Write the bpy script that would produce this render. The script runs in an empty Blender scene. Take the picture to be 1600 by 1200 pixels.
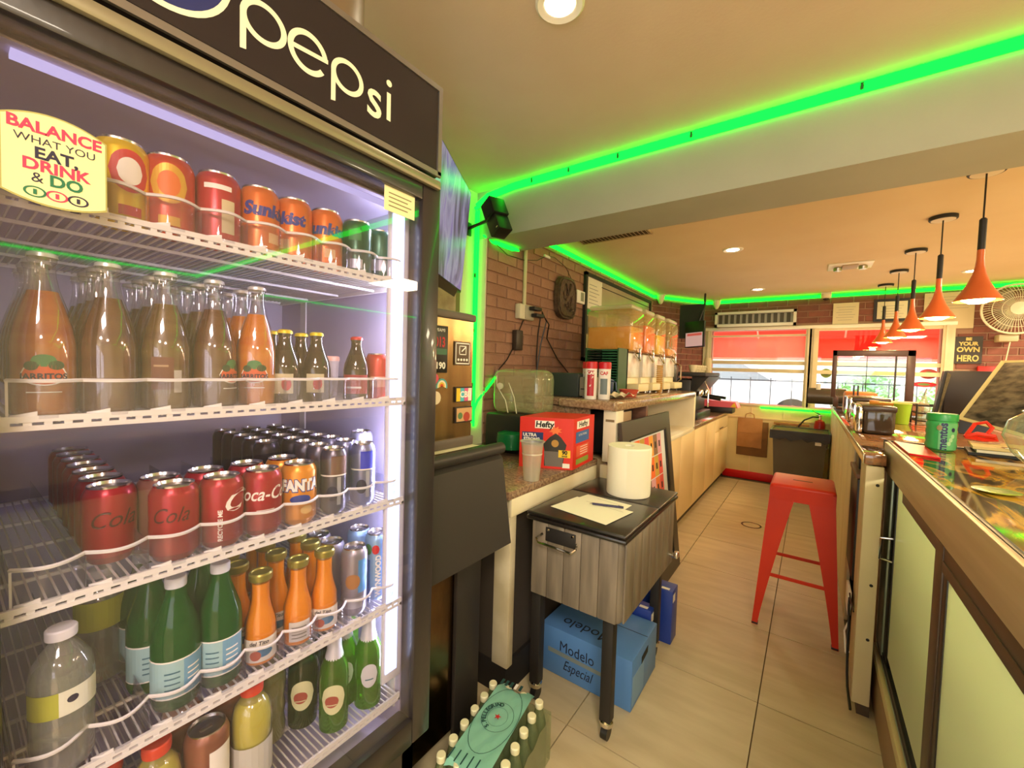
import bpy, bmesh, math, random
from mathutils import Vector, Matrix
random.seed(7)
R = math.radians
PI = math.pi
SC = bpy.context.scene
COL = SC.collection

# ------------------------------------------------------------------ camera
cam_d = bpy.data.cameras.new('camera')
cam = bpy.data.objects.new('camera', cam_d)
COL.objects.link(cam)
CAM_M = ((0.8105031, 0.5850007, 0.0293061), (-0.0472038, 0.0153655, 0.9987671), (-0.5838292, 0.8108872, -0.0400680))
r_, u_, f_ = [Vector(v) for v in CAM_M]
cam.matrix_world = Matrix(((r_.x, u_.x, -f_.x, 0), (r_.y, u_.y, -f_.y, 0), (r_.z, u_.z, -f_.z, 1.37), (0, 0, 0, 1)))
cam_d.sensor_width = 36.0
cam_d.lens = 36.0 * 650.0 / 1600.0
cam_d.clip_start = 0.02
SC.camera = cam

# ------------------------------------------------------------------ world, lights, exposure
SC.view_settings.view_transform = 'Standard'
SC.view_settings.look = 'None'
SC.view_settings.exposure = 0.12
SC.view_settings.gamma = 1.0
SC.view_settings.use_curve_mapping = False
SC.cycles.transparent_max_bounces = 32
SC.cycles.max_bounces = 8
SC.cycles.sample_clamp_indirect = 4.0
world = bpy.data.worlds.new('sky')
SC.world = world
world.use_nodes = True
wb = world.node_tree.nodes['Background']
wb.inputs[0].default_value = (1.0, 0.98, 0.95, 1)
wb.inputs[1].default_value = 4.2


def area(name, loc, sx, sy, power, color, rot=(0, 0, 0)):
    d = bpy.data.lights.new(name, 'AREA')
    d.shape = 'RECTANGLE'; d.size = sx; d.size_y = sy; d.energy = power; d.color = color
    o = bpy.data.objects.new(name, d); COL.objects.link(o)
    o.location = loc; o.rotation_euler = rot
    return o


WARM = (1.0, 0.83, 0.56)
area('front_room_fill_light', (0.8, -0.9, 2.46), 0.6, 0.6, 74, (1.0, 0.87, 0.69))  # unseen area lamps, added to brighten the front room evenly
area('front_room_fill_light', (3.2, -0.9, 2.46), 0.6, 0.6, 74, (1.0, 0.87, 0.69))
area('front_room_fill_light', (2.0, -2.3, 2.46), 0.6, 0.6, 74, (1.0, 0.87, 0.69))
area('rear_room_fill_light', (2.6, 3.4, 2.34), 0.6, 0.6, 75, WARM)  # two more area lamps out of view, added as rear room fill
area('rear_room_fill_light', (2.6, 5.2, 2.34), 0.6, 0.6, 75, WARM)
DOWNLIGHTS = [(-0.561, 3.74, 2.36), (-0.56, 5.61, 2.36), (1.13, 5.48, 2.36), (1.9, 3.7, 2.36), (-0.675, 1.129, 2.48)]


# ------------------------------------------------------------------ helpers
def srgb(h):
    h = h.lstrip('#')
    out = []
    for i in (0, 2, 4):
        c = int(h[i:i + 2], 16) / 255
        out.append(c / 12.92 if c <= 0.04045 else ((c + 0.055) / 1.055) ** 2.4)
    return (*out, 1.0)


MATS = {}


def mat(name, color, rough=0.5, metal=0.0, var=None, scale=8.0, bump=0.0, bscale=60.0, emit=None, es=0.0, coat=0.0,
        stretch=None, objvar=0.0, spec=0.5):
    """procedural principled material; var = second colour mixed in by noise"""
    if name in MATS: return MATS[name]
    m = bpy.data.materials.new(name); m.use_nodes = True
    nt = m.node_tree; N = nt.nodes; L = nt.links
    b = N['Principled BSDF']
    b.inputs['Base Color'].default_value = srgb(color)
    b.inputs['Roughness'].default_value = rough
    b.inputs['Metallic'].default_value = metal
    b.inputs['Specular IOR Level'].default_value = spec
    if coat: b.inputs['Coat Weight'].default_value = coat; b.inputs['Coat Roughness'].default_value = 0.05
    tc = N.new('ShaderNodeTexCoord')
    src = tc.outputs['Object']
    if stretch:
        mp = N.new('ShaderNodeMapping'); mp.inputs['Scale'].default_value = stretch
        L.new(src, mp.inputs[0]); src = mp.outputs[0]
    col = None
    if var:
        n = N.new('ShaderNodeTexNoise'); n.inputs['Scale'].default_value = scale; n.inputs['Detail'].default_value = 5
        L.new(src, n.inputs['Vector'])
        rp = N.new('ShaderNodeValToRGB')
        rp.color_ramp.elements[0].position = 0.35; rp.color_ramp.elements[1].position = 0.65
        rp.color_ramp.elements[0].color = srgb(color); rp.color_ramp.elements[1].color = srgb(var)
        L.new(n.outputs[0], rp.inputs[0]); col = rp.outputs[0]
        L.new(col, b.inputs['Base Color'])
    if objvar:
        oi = N.new('ShaderNodeObjectInfo')
        mr = N.new('ShaderNodeMapRange'); mr.inputs['To Min'].default_value = 1 - objvar; mr.inputs['To Max'].default_value = 1 + objvar
        L.new(oi.outputs['Random'], mr.inputs[0])
        hs = N.new('ShaderNodeHueSaturation')
        L.new(mr.outputs[0], hs.inputs['Value'])
        if col: L.new(col, hs.inputs['Color'])
        else: hs.inputs['Color'].default_value = srgb(color)
        L.new(hs.outputs[0], b.inputs['Base Color'])
    if bump:
        n2 = N.new('ShaderNodeTexNoise'); n2.inputs['Scale'].default_value = bscale; n2.inputs['Detail'].default_value = 4
        L.new(src, n2.inputs['Vector'])
        bp = N.new('ShaderNodeBump'); bp.inputs['Strength'].default_value = bump; bp.inputs['Distance'].default_value = 0.01
        L.new(n2.outputs[0], bp.inputs['Height']); L.new(bp.outputs[0], b.inputs['Normal'])
    if emit:
        b.inputs['Emission Color'].default_value = srgb(emit); b.inputs['Emission Strength'].default_value = es
    MATS[name] = m
    return m


def thin(name, tint, refl=0.08, rough=0.02, haze=None, hz=0.0, trans=False):
    """thin clear sheet: tinted see-through + facing-dependent gloss, plus an optional milky share"""
    if name in MATS: return MATS[name]
    m = bpy.data.materials.new(name); m.use_nodes = True
    nt = m.node_tree; N = nt.nodes; L = nt.links; N.clear()
    out = N.new('ShaderNodeOutputMaterial')
    t = N.new('ShaderNodeBsdfTransparent'); t.inputs[0].default_value = srgb(tint)
    g = N.new('ShaderNodeBsdfGlossy'); g.inputs['Roughness'].default_value = rough
    lw = N.new('ShaderNodeLayerWeight'); lw.inputs['Blend'].default_value = 0.5
    pw = N.new('ShaderNodeMath'); pw.operation = 'POWER'; L.new(lw.outputs['Facing'], pw.inputs[0]); pw.inputs[1].default_value = 4.0
    ml = N.new('ShaderNodeMath'); ml.operation = 'MULTIPLY_ADD'
    L.new(pw.outputs[0], ml.inputs[0]); ml.inputs[1].default_value = 0.9; ml.inputs[2].default_value = refl
    ml.use_clamp = True
    mx = N.new('ShaderNodeMixShader'); L.new(ml.outputs[0], mx.inputs[0]); L.new(t.outputs[0], mx.inputs[1]); L.new(g.outputs[0], mx.inputs[2])
    last = mx.outputs[0]
    if haze:
        d = N.new('ShaderNodeBsdfTranslucent' if trans else 'ShaderNodeBsdfDiffuse'); d.inputs[0].default_value = srgb(haze)
        m2 = N.new('ShaderNodeMixShader'); m2.inputs[0].default_value = hz
        L.new(last, m2.inputs[1]); L.new(d.outputs[0], m2.inputs[2]); last = m2.outputs[0]
    L.new(last, out.inputs[0])
    MATS[name] = m
    return m


def glow(name, color, strength):
    if name in MATS: return MATS[name]
    m = bpy.data.materials.new(name); m.use_nodes = True
    nt = m.node_tree; N = nt.nodes; N.clear()
    out = N.new('ShaderNodeOutputMaterial'); e = N.new('ShaderNodeEmission')
    e.inputs[0].default_value = srgb(color); e.inputs[1].default_value = strength
    nt.links.new(e.outputs[0], out.inputs[0])
    MATS[name] = m
    return m


class MB:
    """mesh collector in world coordinates"""

    def __init__(s): s.v = []; s.f = []; s.mi = []; s.cur = 0

    def add(s, vs, fs):
        o = len(s.v); s.v += [tuple(v) for v in vs]
        for f in fs: s.f.append(tuple(i + o for i in f)); s.mi.append(s.cur)
        return s

    def m(s, i): s.cur = i; return s

    def box(s, x0, y0, z0, x1, y1, z1):
        if x0 > x1: x0, x1 = x1, x0
        if y0 > y1: y0, y1 = y1, y0
        if z0 > z1: z0, z1 = z1, z0
        return s.add([(x0, y0, z0), (x1, y0, z0), (x1, y1, z0), (x0, y1, z0), (x0, y0, z1), (x1, y0, z1), (x1, y1, z1), (x0, y1, z1)],
                     [(0, 3, 2, 1), (4, 5, 6, 7), (0, 1, 5, 4), (1, 2, 6, 5), (2, 3, 7, 6), (3, 0, 4, 7)])

    def bm(s, b, M=None):
        if M: b.transform(M)
        b.verts.ensure_lookup_table()
        idx = {v: i for i, v in enumerate(b.verts)}
        s.add([v.co[:] for v in b.verts], [[idx[v] for v in f.verts] for f in b.faces])
        b.free(); return s

    def rbox(s, x0, y0, z0, x1, y1, z1, r=0.01, seg=2, M=None):
        b = bmesh.new(); bmesh.ops.create_cube(b, size=1)
        sx, sy, sz = abs(x1 - x0), abs(y1 - y0), abs(z1 - z0)
        for v in b.verts: v.co = Vector((v.co.x * sx + (x0 + x1) / 2, v.co.y * sy + (y0 + y1) / 2, v.co.z * sz + (z0 + z1) / 2))
        bmesh.ops.bevel(b, geom=list(b.edges), offset=min(r, sx * .49, sy * .49, sz * .49), segments=seg, affect='EDGES', profile=0.5)
        return s.bm(b, M)

    def lathe(s, prof, c=(0, 0, 0), seg=20, M=None, cap=True, a0=0.0, a1=2 * PI):
        full = abs(a1 - a0 - 2 * PI) < 1e-6
        n = seg if full else seg + 1
        vs = []
        for r, z in prof:
            for k in range(n):
                a = a0 + (a1 - a0) * k / seg
                vs.append(Vector((r * math.cos(a), r * math.sin(a), z)))
        fs = []
        for i in range(len(prof) - 1):
            for k in range(seg):
                k2 = (k + 1) % n
                fs.append((i * n + k, i * n + k2, (i + 1) * n + k2, (i + 1) * n + k))
        if cap and full:
            if prof[0][0] > 1e-5: fs.append(tuple(range(n - 1, -1, -1)))
            if prof[-1][0] > 1e-5: fs.append(tuple((len(prof) - 1) * n + k for k in range(n)))
        if M: vs = [M @ v for v in vs]
        C = Vector(c)
        return s.add([v + C for v in vs], fs)

    def cyl(s, p, q, r, r2=None, seg=12):
        p, q = Vector(p), Vector(q); d = q - p; h = d.length
        M = Vector((0, 0, 1)).rotation_difference(d).to_matrix()
        return s.lathe([(r, 0), (r if r2 is None else r2, h)], p, seg, M)

    def tube(s, pts, r, seg=6, closed=False):
        P = [Vector(p) for p in pts]; n = len(P); vs = []; fs = []
        up = Vector((0.13, 0.21, 0.97)).normalized(); pn = None
        for i, p in enumerate(P):
            a = P[i - 1] if (i > 0 or closed) else p
            b = P[(i + 1) % n] if (i < n - 1 or closed) else p
            t = (b - a).normalized()
            u = pn if pn is not None else (up if abs(t.dot(up)) < 0.95 else Vector((1, 0, 0)))
            u = (u - t * u.dot(t)).normalized(); pn = u
            w = t.cross(u)
            for k in range(seg):
                an = 2 * PI * k / seg
                vs.append(p + (u * math.cos(an) + w * math.sin(an)) * r)
        for i in range(n if closed else n - 1):
            j = (i + 1) % n
            for k in range(seg):
                k2 = (k + 1) % seg
                fs.append((i * seg + k, i * seg + k2, j * seg + k2, j * seg + k))
        if not closed: fs += [tuple(range(seg - 1, -1, -1)), tuple((n - 1) * seg + k for k in range(seg))]
        return s.add(vs, fs)

    def prism(s, poly, d):
        """planar polygon (3-D points) extruded by vector d"""
        n = len(poly); d = Vector(d); P = [Vector(p) for p in poly]
        nrm = Vector((0, 0, 0))
        for i in range(n): nrm += (P[i] - P[0]).cross(P[(i + 1) % n] - P[0])
        if nrm.dot(d) > 0: P.reverse()
        return s.add(P + [p + d for p in P], [tuple(range(n)), tuple(range(2 * n - 1, n - 1, -1))] +
                     [(i, i + n, (i + 1) % n + n, (i + 1) % n) for i in range(n)])

    def quad(s, *p): return s.add(p, [tuple(range(len(p)))])

    def xf(s, M):
        s.v = [tuple(M @ Vector(v)) for v in s.v]; return s

    def mesh(s, name, mats, o=(0, 0, 0), smooth=True):
        me = bpy.data.meshes.new(name)
        o = Vector(o)
        me.from_pydata([Vector(v) - o for v in s.v], [], s.f)
        if not isinstance(mats, (list, tuple)): mats = [mats]
        for m in mats: me.materials.append(m)
        me.polygons.foreach_set('material_index', s.mi)
        if smooth:
            me.polygons.foreach_set('use_smooth', [True] * len(s.f))
            me.update(); me.set_sharp_from_angle(angle=R(32))
        me.update()
        return me


class T:
    """a thing: an Empty (or one mesh) with label and category; parts are built in world coordinates"""

    def __init__(s, name, label, cat, loc=(0, 0, 0), group=None, mb=None, mats=None, rz=0.0, kind=None):
        s.loc = Vector(loc)
        data = mb.mesh(name, mats, loc) if mb else None
        s.o = bpy.data.objects.new(name, data); COL.objects.link(s.o)
        s.o.location = loc; s.o.rotation_euler = (0, 0, rz)
        if label: s.o['label'] = label
        if cat: s.o['category'] = cat
        if group: s.o['group'] = group
        if kind: s.o['kind'] = kind

    def part(s, name, mb, mats, parent=None, label=None, kind=None):
        me = mb if isinstance(mb, bpy.types.Mesh) else mb.mesh(name, mats, s.loc)
        o = bpy.data.objects.new(name, me); COL.objects.link(o)
        o.parent = parent or s.o
        if label: o['label'] = label
        if kind: o['kind'] = kind
        return o


def struct(name, mb, mats, loc=(0, 0, 0)):
    return T(name, None, None, loc, mb=mb, mats=mats, kind='structure')


def copy_tree(root, loc, label=None, group=None, rz=None):
    c = root.copy(); COL.objects.link(c); c.location = loc
    if rz is not None: c.rotation_euler = (0, 0, rz)
    if label: c['label'] = label
    if group: c['group'] = group
    for ch in root.children:
        d = ch.copy(); COL.objects.link(d); d.parent = c
        for g in ch.children:
            e = g.copy(); COL.objects.link(e); e.parent = d
    return c


TXT = {}


def text_mb(s, size, extrude=0.0, bold=0.0, cond=1.0, shear=0.0, space=1.0):
    """lettering as a flat mesh in the XY plane, centred on the origin"""
    key = (s, size, extrude, bold, cond, shear, space)
    if key not in TXT:
        cu = bpy.data.curves.new('lettering', 'FONT')
        cu.body = s; cu.size = size; cu.extrude = extrude; cu.offset = bold; cu.resolution_u = 3
        cu.align_x = 'CENTER'; cu.align_y = 'CENTER'; cu.shear = shear; cu.space_character = space
        o = bpy.data.objects.new('lettering', cu); COL.objects.link(o)
        dg = bpy.context.evaluated_depsgraph_get()
        me = bpy.data.meshes.new_from_object(o.evaluated_get(dg))
        TXT[key] = ([tuple(v.co) for v in me.vertices], [tuple(p.vertices) for p in me.polygons])
        bpy.data.objects.remove(o); bpy.data.curves.remove(cu); bpy.data.meshes.remove(me)
    vs, fs = TXT[key]
    mb = MB(); mb.add([(x * cond, y, z) for x, y, z in vs], fs)
    return mb


def MX(o, right, up):
    """matrix placing local x along right, y along up, z out of the surface"""
    r = Vector(right).normalized(); u = Vector(up); u = (u - r * u.dot(r)).normalized(); n = r.cross(u)
    return Matrix(((r.x, u.x, n.x, o[0]), (r.y, u.y, n.y, o[1]), (r.z, u.z, n.z, o[2]), (0, 0, 0, 1)))


def wrap(mb, r, ang, z, up90=False):
    """bend flat lettering around a vertical cylinder of radius r, centred at angle ang"""
    out = []
    for x, y, zz in mb.v:
        if up90: x, y = -y, x
        a = ang + x / r
        out.append(((r + zz) * math.cos(a), (r + zz) * math.sin(a), z + y))
    mb.v = out
    return mb


def disc_pts(c, r, n=24, ax='x', a0=0.0, a1=2 * PI):
    out = []
    for k in range(n):
        a = a0 + (a1 - a0) * k / n
        u, v = r * math.cos(a), r * math.sin(a)
        out.append({'x': (c[0], c[1] + u, c[2] + v), 'y': (c[0] + u, c[1], c[2] + v), 'z': (c[0] + u, c[1] + v, c[2])}[ax])
    return out

# ------------------------------------------------------------------ materials used widely
M_CEIL = mat('painted_ceiling', '#DCC6B0', 0.85, var='#E1CCB7', scale=3, bump=0.05, bscale=90)
M_CEIL2 = mat('painted_rear_ceiling', '#E9D4AE', 0.85, var='#E4CDA5', scale=2, bump=0.05, bscale=90)
M_BEAM = mat('painted_beam', '#A9AA98', 0.8, var='#AFB09E', scale=3, bump=0.05, bscale=90)
M_WALLY = mat('cream_wall_paint', '#E9E4C4', 0.75, var='#E3DDBA', scale=4)
M_MORTAR = mat('brick_mortar', '#96725C', 0.9, bump=0.3)
M_MORTAR2 = mat('dark_brick_mortar', '#A07C66', 0.9, bump=0.3)
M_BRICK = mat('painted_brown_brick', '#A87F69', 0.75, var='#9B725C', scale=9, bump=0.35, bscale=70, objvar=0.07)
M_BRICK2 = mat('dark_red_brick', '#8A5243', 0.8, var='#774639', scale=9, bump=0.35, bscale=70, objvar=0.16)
M_TILE = mat('beige_floor_tile', '#D3C29C', 0.45, var='#C6B48D', scale=5, bump=0.04, stretch=(0.6, 3.0, 1.0), objvar=0.04)
M_GROUT = mat('dark_floor_grout', '#6A5A45', 0.9)
M_WHITE = mat('white_laminate', '#F1EAD2', 0.45, var='#E7D9B2', scale=3)
M_CREAM = mat('cream_cabinet_laminate', '#F3D9A4', 0.42, var='#EFD29A', scale=2)
M_GRANITE = mat('brown_granite', '#6B5040', 0.18, var='#A58668', scale=95, coat=0.4)
M_GRANITE_E = mat('polished_granite_edge', '#B79A78', 0.2, var='#8B6D53', scale=70, coat=0.5)
M_BLACK = mat('black_plastic', '#1B1918', 0.4)
M_BLACKM = mat('matt_black_metal', '#221F1E', 0.55, bump=0.05)
M_STEEL = mat('brushed_steel', '#B9AC97', 0.28, 1.0, var='#A89B86', scale=5, stretch=(1, 60, 1))
M_CHROME = mat('chrome', '#E6E2DA', 0.08, 1.0)
M_PAPER = mat('white_paper', '#F3EED6', 0.8)
M_INK = mat('black_print', '#151515', 0.7)
M_RED = mat('glossy_red_enamel', '#D23414', 0.4, coat=0.0, var='#C62D12', scale=3, spec=.35)
M_LED = glow('green_led_tube', '#08FF24', 6.0)
M_LEDCORE = mat('led_tube_clip', '#1E5E2A', 0.5)
M_WOODY = mat('stained_trim_wood', '#7A4A2A', 0.5, var='#5E371F', scale=6, stretch=(1, 1, 8))

# ------------------------------------------------------------------ room shell
XR = 5.2; YF = -3.0; YB = 6.25; Z1 = 2.48; Z2 = 2.36; XB = -1.708
fl = struct('floor', MB().box(-2.0, YF, -0.06, XR, YB + 0.1, -0.009), M_GROUT)
tx = [-1.869, -1.286, -0.703, -0.12, 0.463]
ty = [1.99 + 0.585 * k for k in range(-4, 8)]
for j in range(len(ty) - 1):
    for i in range(len(tx) - 1):
        y0, y1 = ty[j] + .0022, min(ty[j + 1], YB) - .0022
        b = MB().box(tx[i] + .0022, y0, -.0089, tx[i + 1] - .0022, y1, 0)
        fl.part('tile', b, M_TILE)
b = MB().box(0.467, YF, -.0089, XR, YB, 0).box(-1.99, YF, -.0089, 0.461, ty[0] - .01, 0)
fl.part('far_tiles', b, M_TILE, kind='stuff')

struct('wall_left', MB().box(-1.95, YF, 0, -1.80, 2.06, Z1 + .1), M_WALLY)
pier = struct('wall_pier', MB().box(-1.95, 2.06, 0, XB - .03, 2.36, 2.18).box(-1.80, 2.05, 0, XB, 2.06, 2.18), M_WALLY)
struct('wall_right', MB().box(XR, YF, 0, XR + .12, YB, Z1 + .1), M_WALLY)
b = MB().box(-1.95, YF - .12, 0, XR, YF, 0.9).box(-1.95, YF - .12, 1.95, XR, YF, Z1 + .1)
for x in (-1.95, 0.2, 2.6, 4.9): b.box(x, YF - .12, 0.9, x + .3, YF, 1.95)  # openings in this unseen wall are made to let sky light fill the room
struct('wall_front', b, M_WALLY)
struct('ceiling', MB().box(-1.95, YF, Z1, XR, 2.06, Z1 + .1), M_CEIL)
struct('ceiling_rear', MB().box(-1.95, 2.40, Z2, XR, YB + .2, Z2 + .1), M_CEIL2)
struct('ceiling_beam', MB().box(-1.95, 2.06, 2.18, XR, 2.40, Z1 + .1), M_BEAM)


def brick_wall(w, origin, udir, n, rows, z0, hole, matb, cap=300, bw=.205, bh=.066, p=.0085, mortar=.009, key=None):
    """bricks standing proud of a wall plane: origin, horizontal direction u, outward normal n"""
    u = Vector(udir); n = Vector(n); cells = []
    half = {}
    for r in range(rows):
        z = z0 + r * (bh + mortar)
        off = (bw + mortar) * (0.5 if r % 2 else 0)
        length = origin[3]
        k = 0
        s = -off
        while s < length:
            a, c = max(s, 0), min(s + bw, length)
            if c - a > .03 and not hole(a, c, z, z + bh):
                cells.append((a, c, z))
            s += bw + mortar
    O = Vector(origin[:3])
    if key: cells.sort(key=key)
    meshes = {}

    def geo(mb, a, c, z, o):
        P = O + u * a - o; d = u * (c - a); e = n * p; t = .003
        q = [P + Vector((0, 0, z)) - n * .004, P + d + Vector((0, 0, z)) - n * .004, P + d + Vector((0, 0, z + bh)) - n * .004, P + Vector((0, 0, z + bh)) - n * .004]
        ut = u * t; zt = Vector((0, 0, t))
        w2 = [q[0] + ut + zt, q[1] - ut + zt, q[2] - ut - zt, q[3] + ut - zt]
        w2 = [v + n * (p + .004) for v in w2]
        mb.add(q + w2, [(4, 5, 6, 7), (0, 1, 5, 4), (1, 2, 6, 5), (2, 3, 7, 6), (3, 0, 4, 7)])

    for i, (a, c, z) in enumerate(cells[:cap]):
        kk = round(c - a, 3)
        base = O + u * a + Vector((0, 0, z))
        if kk not in meshes:
            mb = MB(); geo(mb, a, c, z, base); meshes[kk] = mb.mesh('brick', matb, (0, 0, 0), smooth=False)
        o = bpy.data.objects.new('brick', meshes[kk]); COL.objects.link(o); o.parent = w.o
        o.location = base + n * random.uniform(-.0012, .0012)
    if len(cells) > cap:
        mb = MB()
        for a, c, z in cells[cap:]: geo(mb, a, c, z, Vector((0, 0, 0)))
        w.part('far_bricks', mb, matb, kind='stuff')


wb_ = struct('wall_brick', MB().box(-1.95, 2.36, 0, XB, 5.41, Z2).box(XB - .03, 2.06, 0, XB, 2.36, 2.18), M_MORTAR)
brick_wall(wb_, (XB, 2.06, 0, 3.35), (0, 1, 0), (1, 0, 0), 19, 0.935, lambda a, c, z0, z1: z1 > Z2 - .005 or (a < .34 and z1 > 2.18), M_BRICK,
           key=lambda t: t[0] - (0 if t[2] > 1.0 else -1.0))
DG = Vector((-1.25 + 1.708, 6.25 - 5.41, 0)); DL = DG.length; DG.normalize(); DN = Vector((DG.y, -DG.x, 0))
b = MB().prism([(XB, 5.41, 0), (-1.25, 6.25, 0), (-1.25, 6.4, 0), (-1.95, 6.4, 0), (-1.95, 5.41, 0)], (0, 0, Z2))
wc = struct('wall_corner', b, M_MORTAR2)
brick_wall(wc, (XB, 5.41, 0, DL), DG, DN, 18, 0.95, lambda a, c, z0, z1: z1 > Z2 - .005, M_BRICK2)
# far wall with two window openings
WL = (-1.14, -0.085); WR = (0.045, 1.10); WZ = (0.985, 1.945)
b = MB()
b.box(-1.3, YB, 0, XR, YB + .15, WZ[0]); b.box(-1.3, YB, WZ[1], XR, YB + .15, Z2)
b.box(-1.3, YB, WZ[0], WL[0], YB + .15, WZ[1]); b.box(WL[1], YB, WZ[0], WR[0], YB + .15, WZ[1]); b.box(WR[1], YB, WZ[0], XR, YB + .15, WZ[1])
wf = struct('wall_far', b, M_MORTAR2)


def farhole(a, c, z0, z1):
    x0, x1 = a - 1.25, c - 1.25
    if z1 > Z2 - .005: return True
    if x0 < 1.205 and z0 < 1.985: return True
    if x1 > 2.75: return True
    return False


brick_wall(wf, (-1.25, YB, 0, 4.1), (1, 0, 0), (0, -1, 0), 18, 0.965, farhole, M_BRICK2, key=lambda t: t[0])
# painted panelling below the windows
pn = struct('trim_1', MB().box(-.95, YB - .035, 0.02, 0.28, YB - .001, 0.955), mat('cream_panelling', '#F0DC9C', 0.5, var='#E4CD8C', scale=2))
for x in (-.62, -.27):
    pn.part('panel_batten', MB().box(x, YB - .041, .1, x + .012, YB - .033, .94), M_CREAM)
pn.part('panel_rail', MB().box(-.95, YB - .045, .80, .28, YB - .033, .815), M_CREAM)
struct('baseboard_far', MB().rbox(-.92, YB - .055, 0, .2, YB - .036, .10, .004), mat('red_baseboard', '#D8120E', 0.4))
M_SASH = mat('window_frame_paint', '#D9CBA6', 0.5, var='#CFC09A', scale=4)
b = MB().rbox(-1.25, YB - .045, 0.955, 1.2, YB + .02, 0.985, .006)
struct('trim_2', b, M_SASH)
struct('trim_3', MB().rbox(-1.25, YB - .04, 1.945, 1.2, YB + .01, 1.985, .006), mat('white_lintel', '#F1EBD9', 0.5))
M_PANE = thin('window_pane', '#FFFFFF', 0.05)
for n_, (x0, x1) in ((1, WL), (2, WR)):
    w = T('window_%d' % n_, None, None, (x0, YB, WZ[0]), kind='structure')
    b = MB()
    b.box(x0 - .10, YB - .03, WZ[0], x0, YB + .03, WZ[1]).box(x1, YB - .03, WZ[0], x1 + (.09 if n_ == 2 else .06), YB + .03, WZ[1])
    b.box(x0 - .05, YB - .045, WZ[0], x0 - .03, YB - .03, WZ[1]).box(x1 + .02, YB - .045, WZ[0], x1 + .04, YB - .03, WZ[1])
    w.part('window_frame', b, M_SASH)
    w.part('head_rail', MB().box(x0, YB, 1.86 if n_ == 1 else 1.92, x1, YB + .04, 1.885 if n_ == 1 else 1.945), M_SASH)
    w.part('meeting_rail', MB().box(x0, YB - .01, 1.50, x1, YB + .05, 1.545), M_SASH)
    w.part('lower_rail', MB().box(x0, YB - .01, 1.40, x1, YB + .03, 1.445), M_SASH)
    w.part('pane', MB().box(x0, YB + .05, WZ[0], x1, YB + .055, 1.40), M_PANE)
    w.part('pane', MB().box(x0, YB + .05, 1.445, x1, YB + .055, 1.50), M_PANE)
    w.part('pane', MB().box(x0, YB + .06, 1.545, x1, YB + .065, 1.86 if n_ == 1 else WZ[1]), M_PANE if n_ == 2 else thin('dusty_screen', '#FFFFFF', .05, haze='#F2E6DC', hz=.22))

for lab, x, z, c, rx, rz in (('round green sticker on the left edge of the right window', .135, 1.41, '#8DA84A', .055, .055), ('red and green oval sticker on the right window beside the framed stand', 1.02, 1.43, '#C0504A', .075, .055), ('flat red oval sticker below the other one on the right window', .99, 1.315, '#D02436', .10, .028)):
    t = T('window_sticker', lab, 'sticker', (x, YB + .045, z))
    t.part('sheet', MB().prism([(x + rx * math.cos(2 * PI * k / 20), YB + .047, z + rz * math.sin(2 * PI * k / 20)) for k in range(20)], (0, .002, 0)), mat('decal_' + c[1:], c, .6))
    t.part('center_print', MB().prism([(x + rx * .5 * math.cos(2 * PI * k / 12), YB + .0462, z + rz * .5 * math.sin(2 * PI * k / 12)) for k in range(12)], (0, .0006, 0)), mat('decal_center', '#6F8A4A', .6))

# ------------------------------------------------------------------ outside the windows
struct('street_ground', MB().box(-30, YB + .2, -.2, 30, 60, -.05), mat('sunlit_street', '#D8D4CC', 0.9, var='#C9C5BE', scale=1.5))
M_AWN = mat('red_awning_cloth', '#F0483C', 0.8)
m = M_AWN; nt = m.node_tree
tl = nt.nodes.new('ShaderNodeBsdfTranslucent'); tl.inputs[0].default_value = srgb('#FF2A1C')
mxs = nt.nodes.new('ShaderNodeMixShader'); mxs.inputs[0].default_value = .6
nt.links.new(nt.nodes['Principled BSDF'].outputs[0], mxs.inputs[1]); nt.links.new(tl.outputs[0], mxs.inputs[2])
nt.links.new(mxs.outputs[0], nt.nodes['Material Output'].inputs[0])
aw = T('awning', 'red cloth awning hanging outside over the two windows', 'awning', (0, 6.45, 2.5))
aw.part('canopy', MB().quad((-2.2, 6.45, 2.5), (2.2, 6.45, 2.5), (2.2, 7.5, 1.95), (-2.2, 7.5, 1.95)), M_AWN)
aw.part('valance', MB().box(-2.2, 7.495, 1.60, 2.2, 7.505, 1.95), M_AWN)
b = MB()
for x in (-1.6, -.7, .35, 1.3): b.cyl((x, 6.5, 2.45), (x, 7.47, 1.93), .012)
b.cyl((-2.2, 7.47, 1.62), (2.2, 7.47, 1.62), .012)
aw.part('frame', b, mat('awning_frame', '#E9B9A0', 0.5))
M_OUT = mat('pale_stucco', '#E6E1D6', 0.9, var='#DDD7CB', scale=1)
bd = T('shop_building', 'pale shop building across the street, seen through the windows', 'building', (0, 22, 0))
bd.part('wall', MB().box(-14, 22, 0, 16, 28, 6.0), M_OUT)
bd.part('fascia', MB().box(-14, 21.8, 2.1, 6, 22, 2.9), mat('lime_fascia', '#C9D850', 0.7))
for i in range(8):
    x = -12 + i * 3.1
    w = bd.part('window', MB().box(x, 21.93, .6, x + 2.0, 22, 1.9), mat('dim_shop_glass', '#9FB6AE', 0.2))
    bd.part('pane', MB().box(x + .1, 21.90, .7, x + .95, 21.93, 1.8), mat('shop_pane', '#BFD0C6', 0.1), parent=w)
M_IRON = mat('grey_iron', '#34373B', 0.6)
fe = T('street_fence', 'thin dark iron fence between the windows and the street', 'fence', (0, 11.6, 0))
b = MB()
for i in range(26): b.box(-5 + i * .42, 11.6, -.05, -4.98 + i * .42, 11.62, 1.30)
fe.part('bar', b, M_IRON, kind='stuff')
fe.part('rail', MB().box(-5, 11.59, 1.22, 6, 11.63, 1.25), M_IRON)
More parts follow.
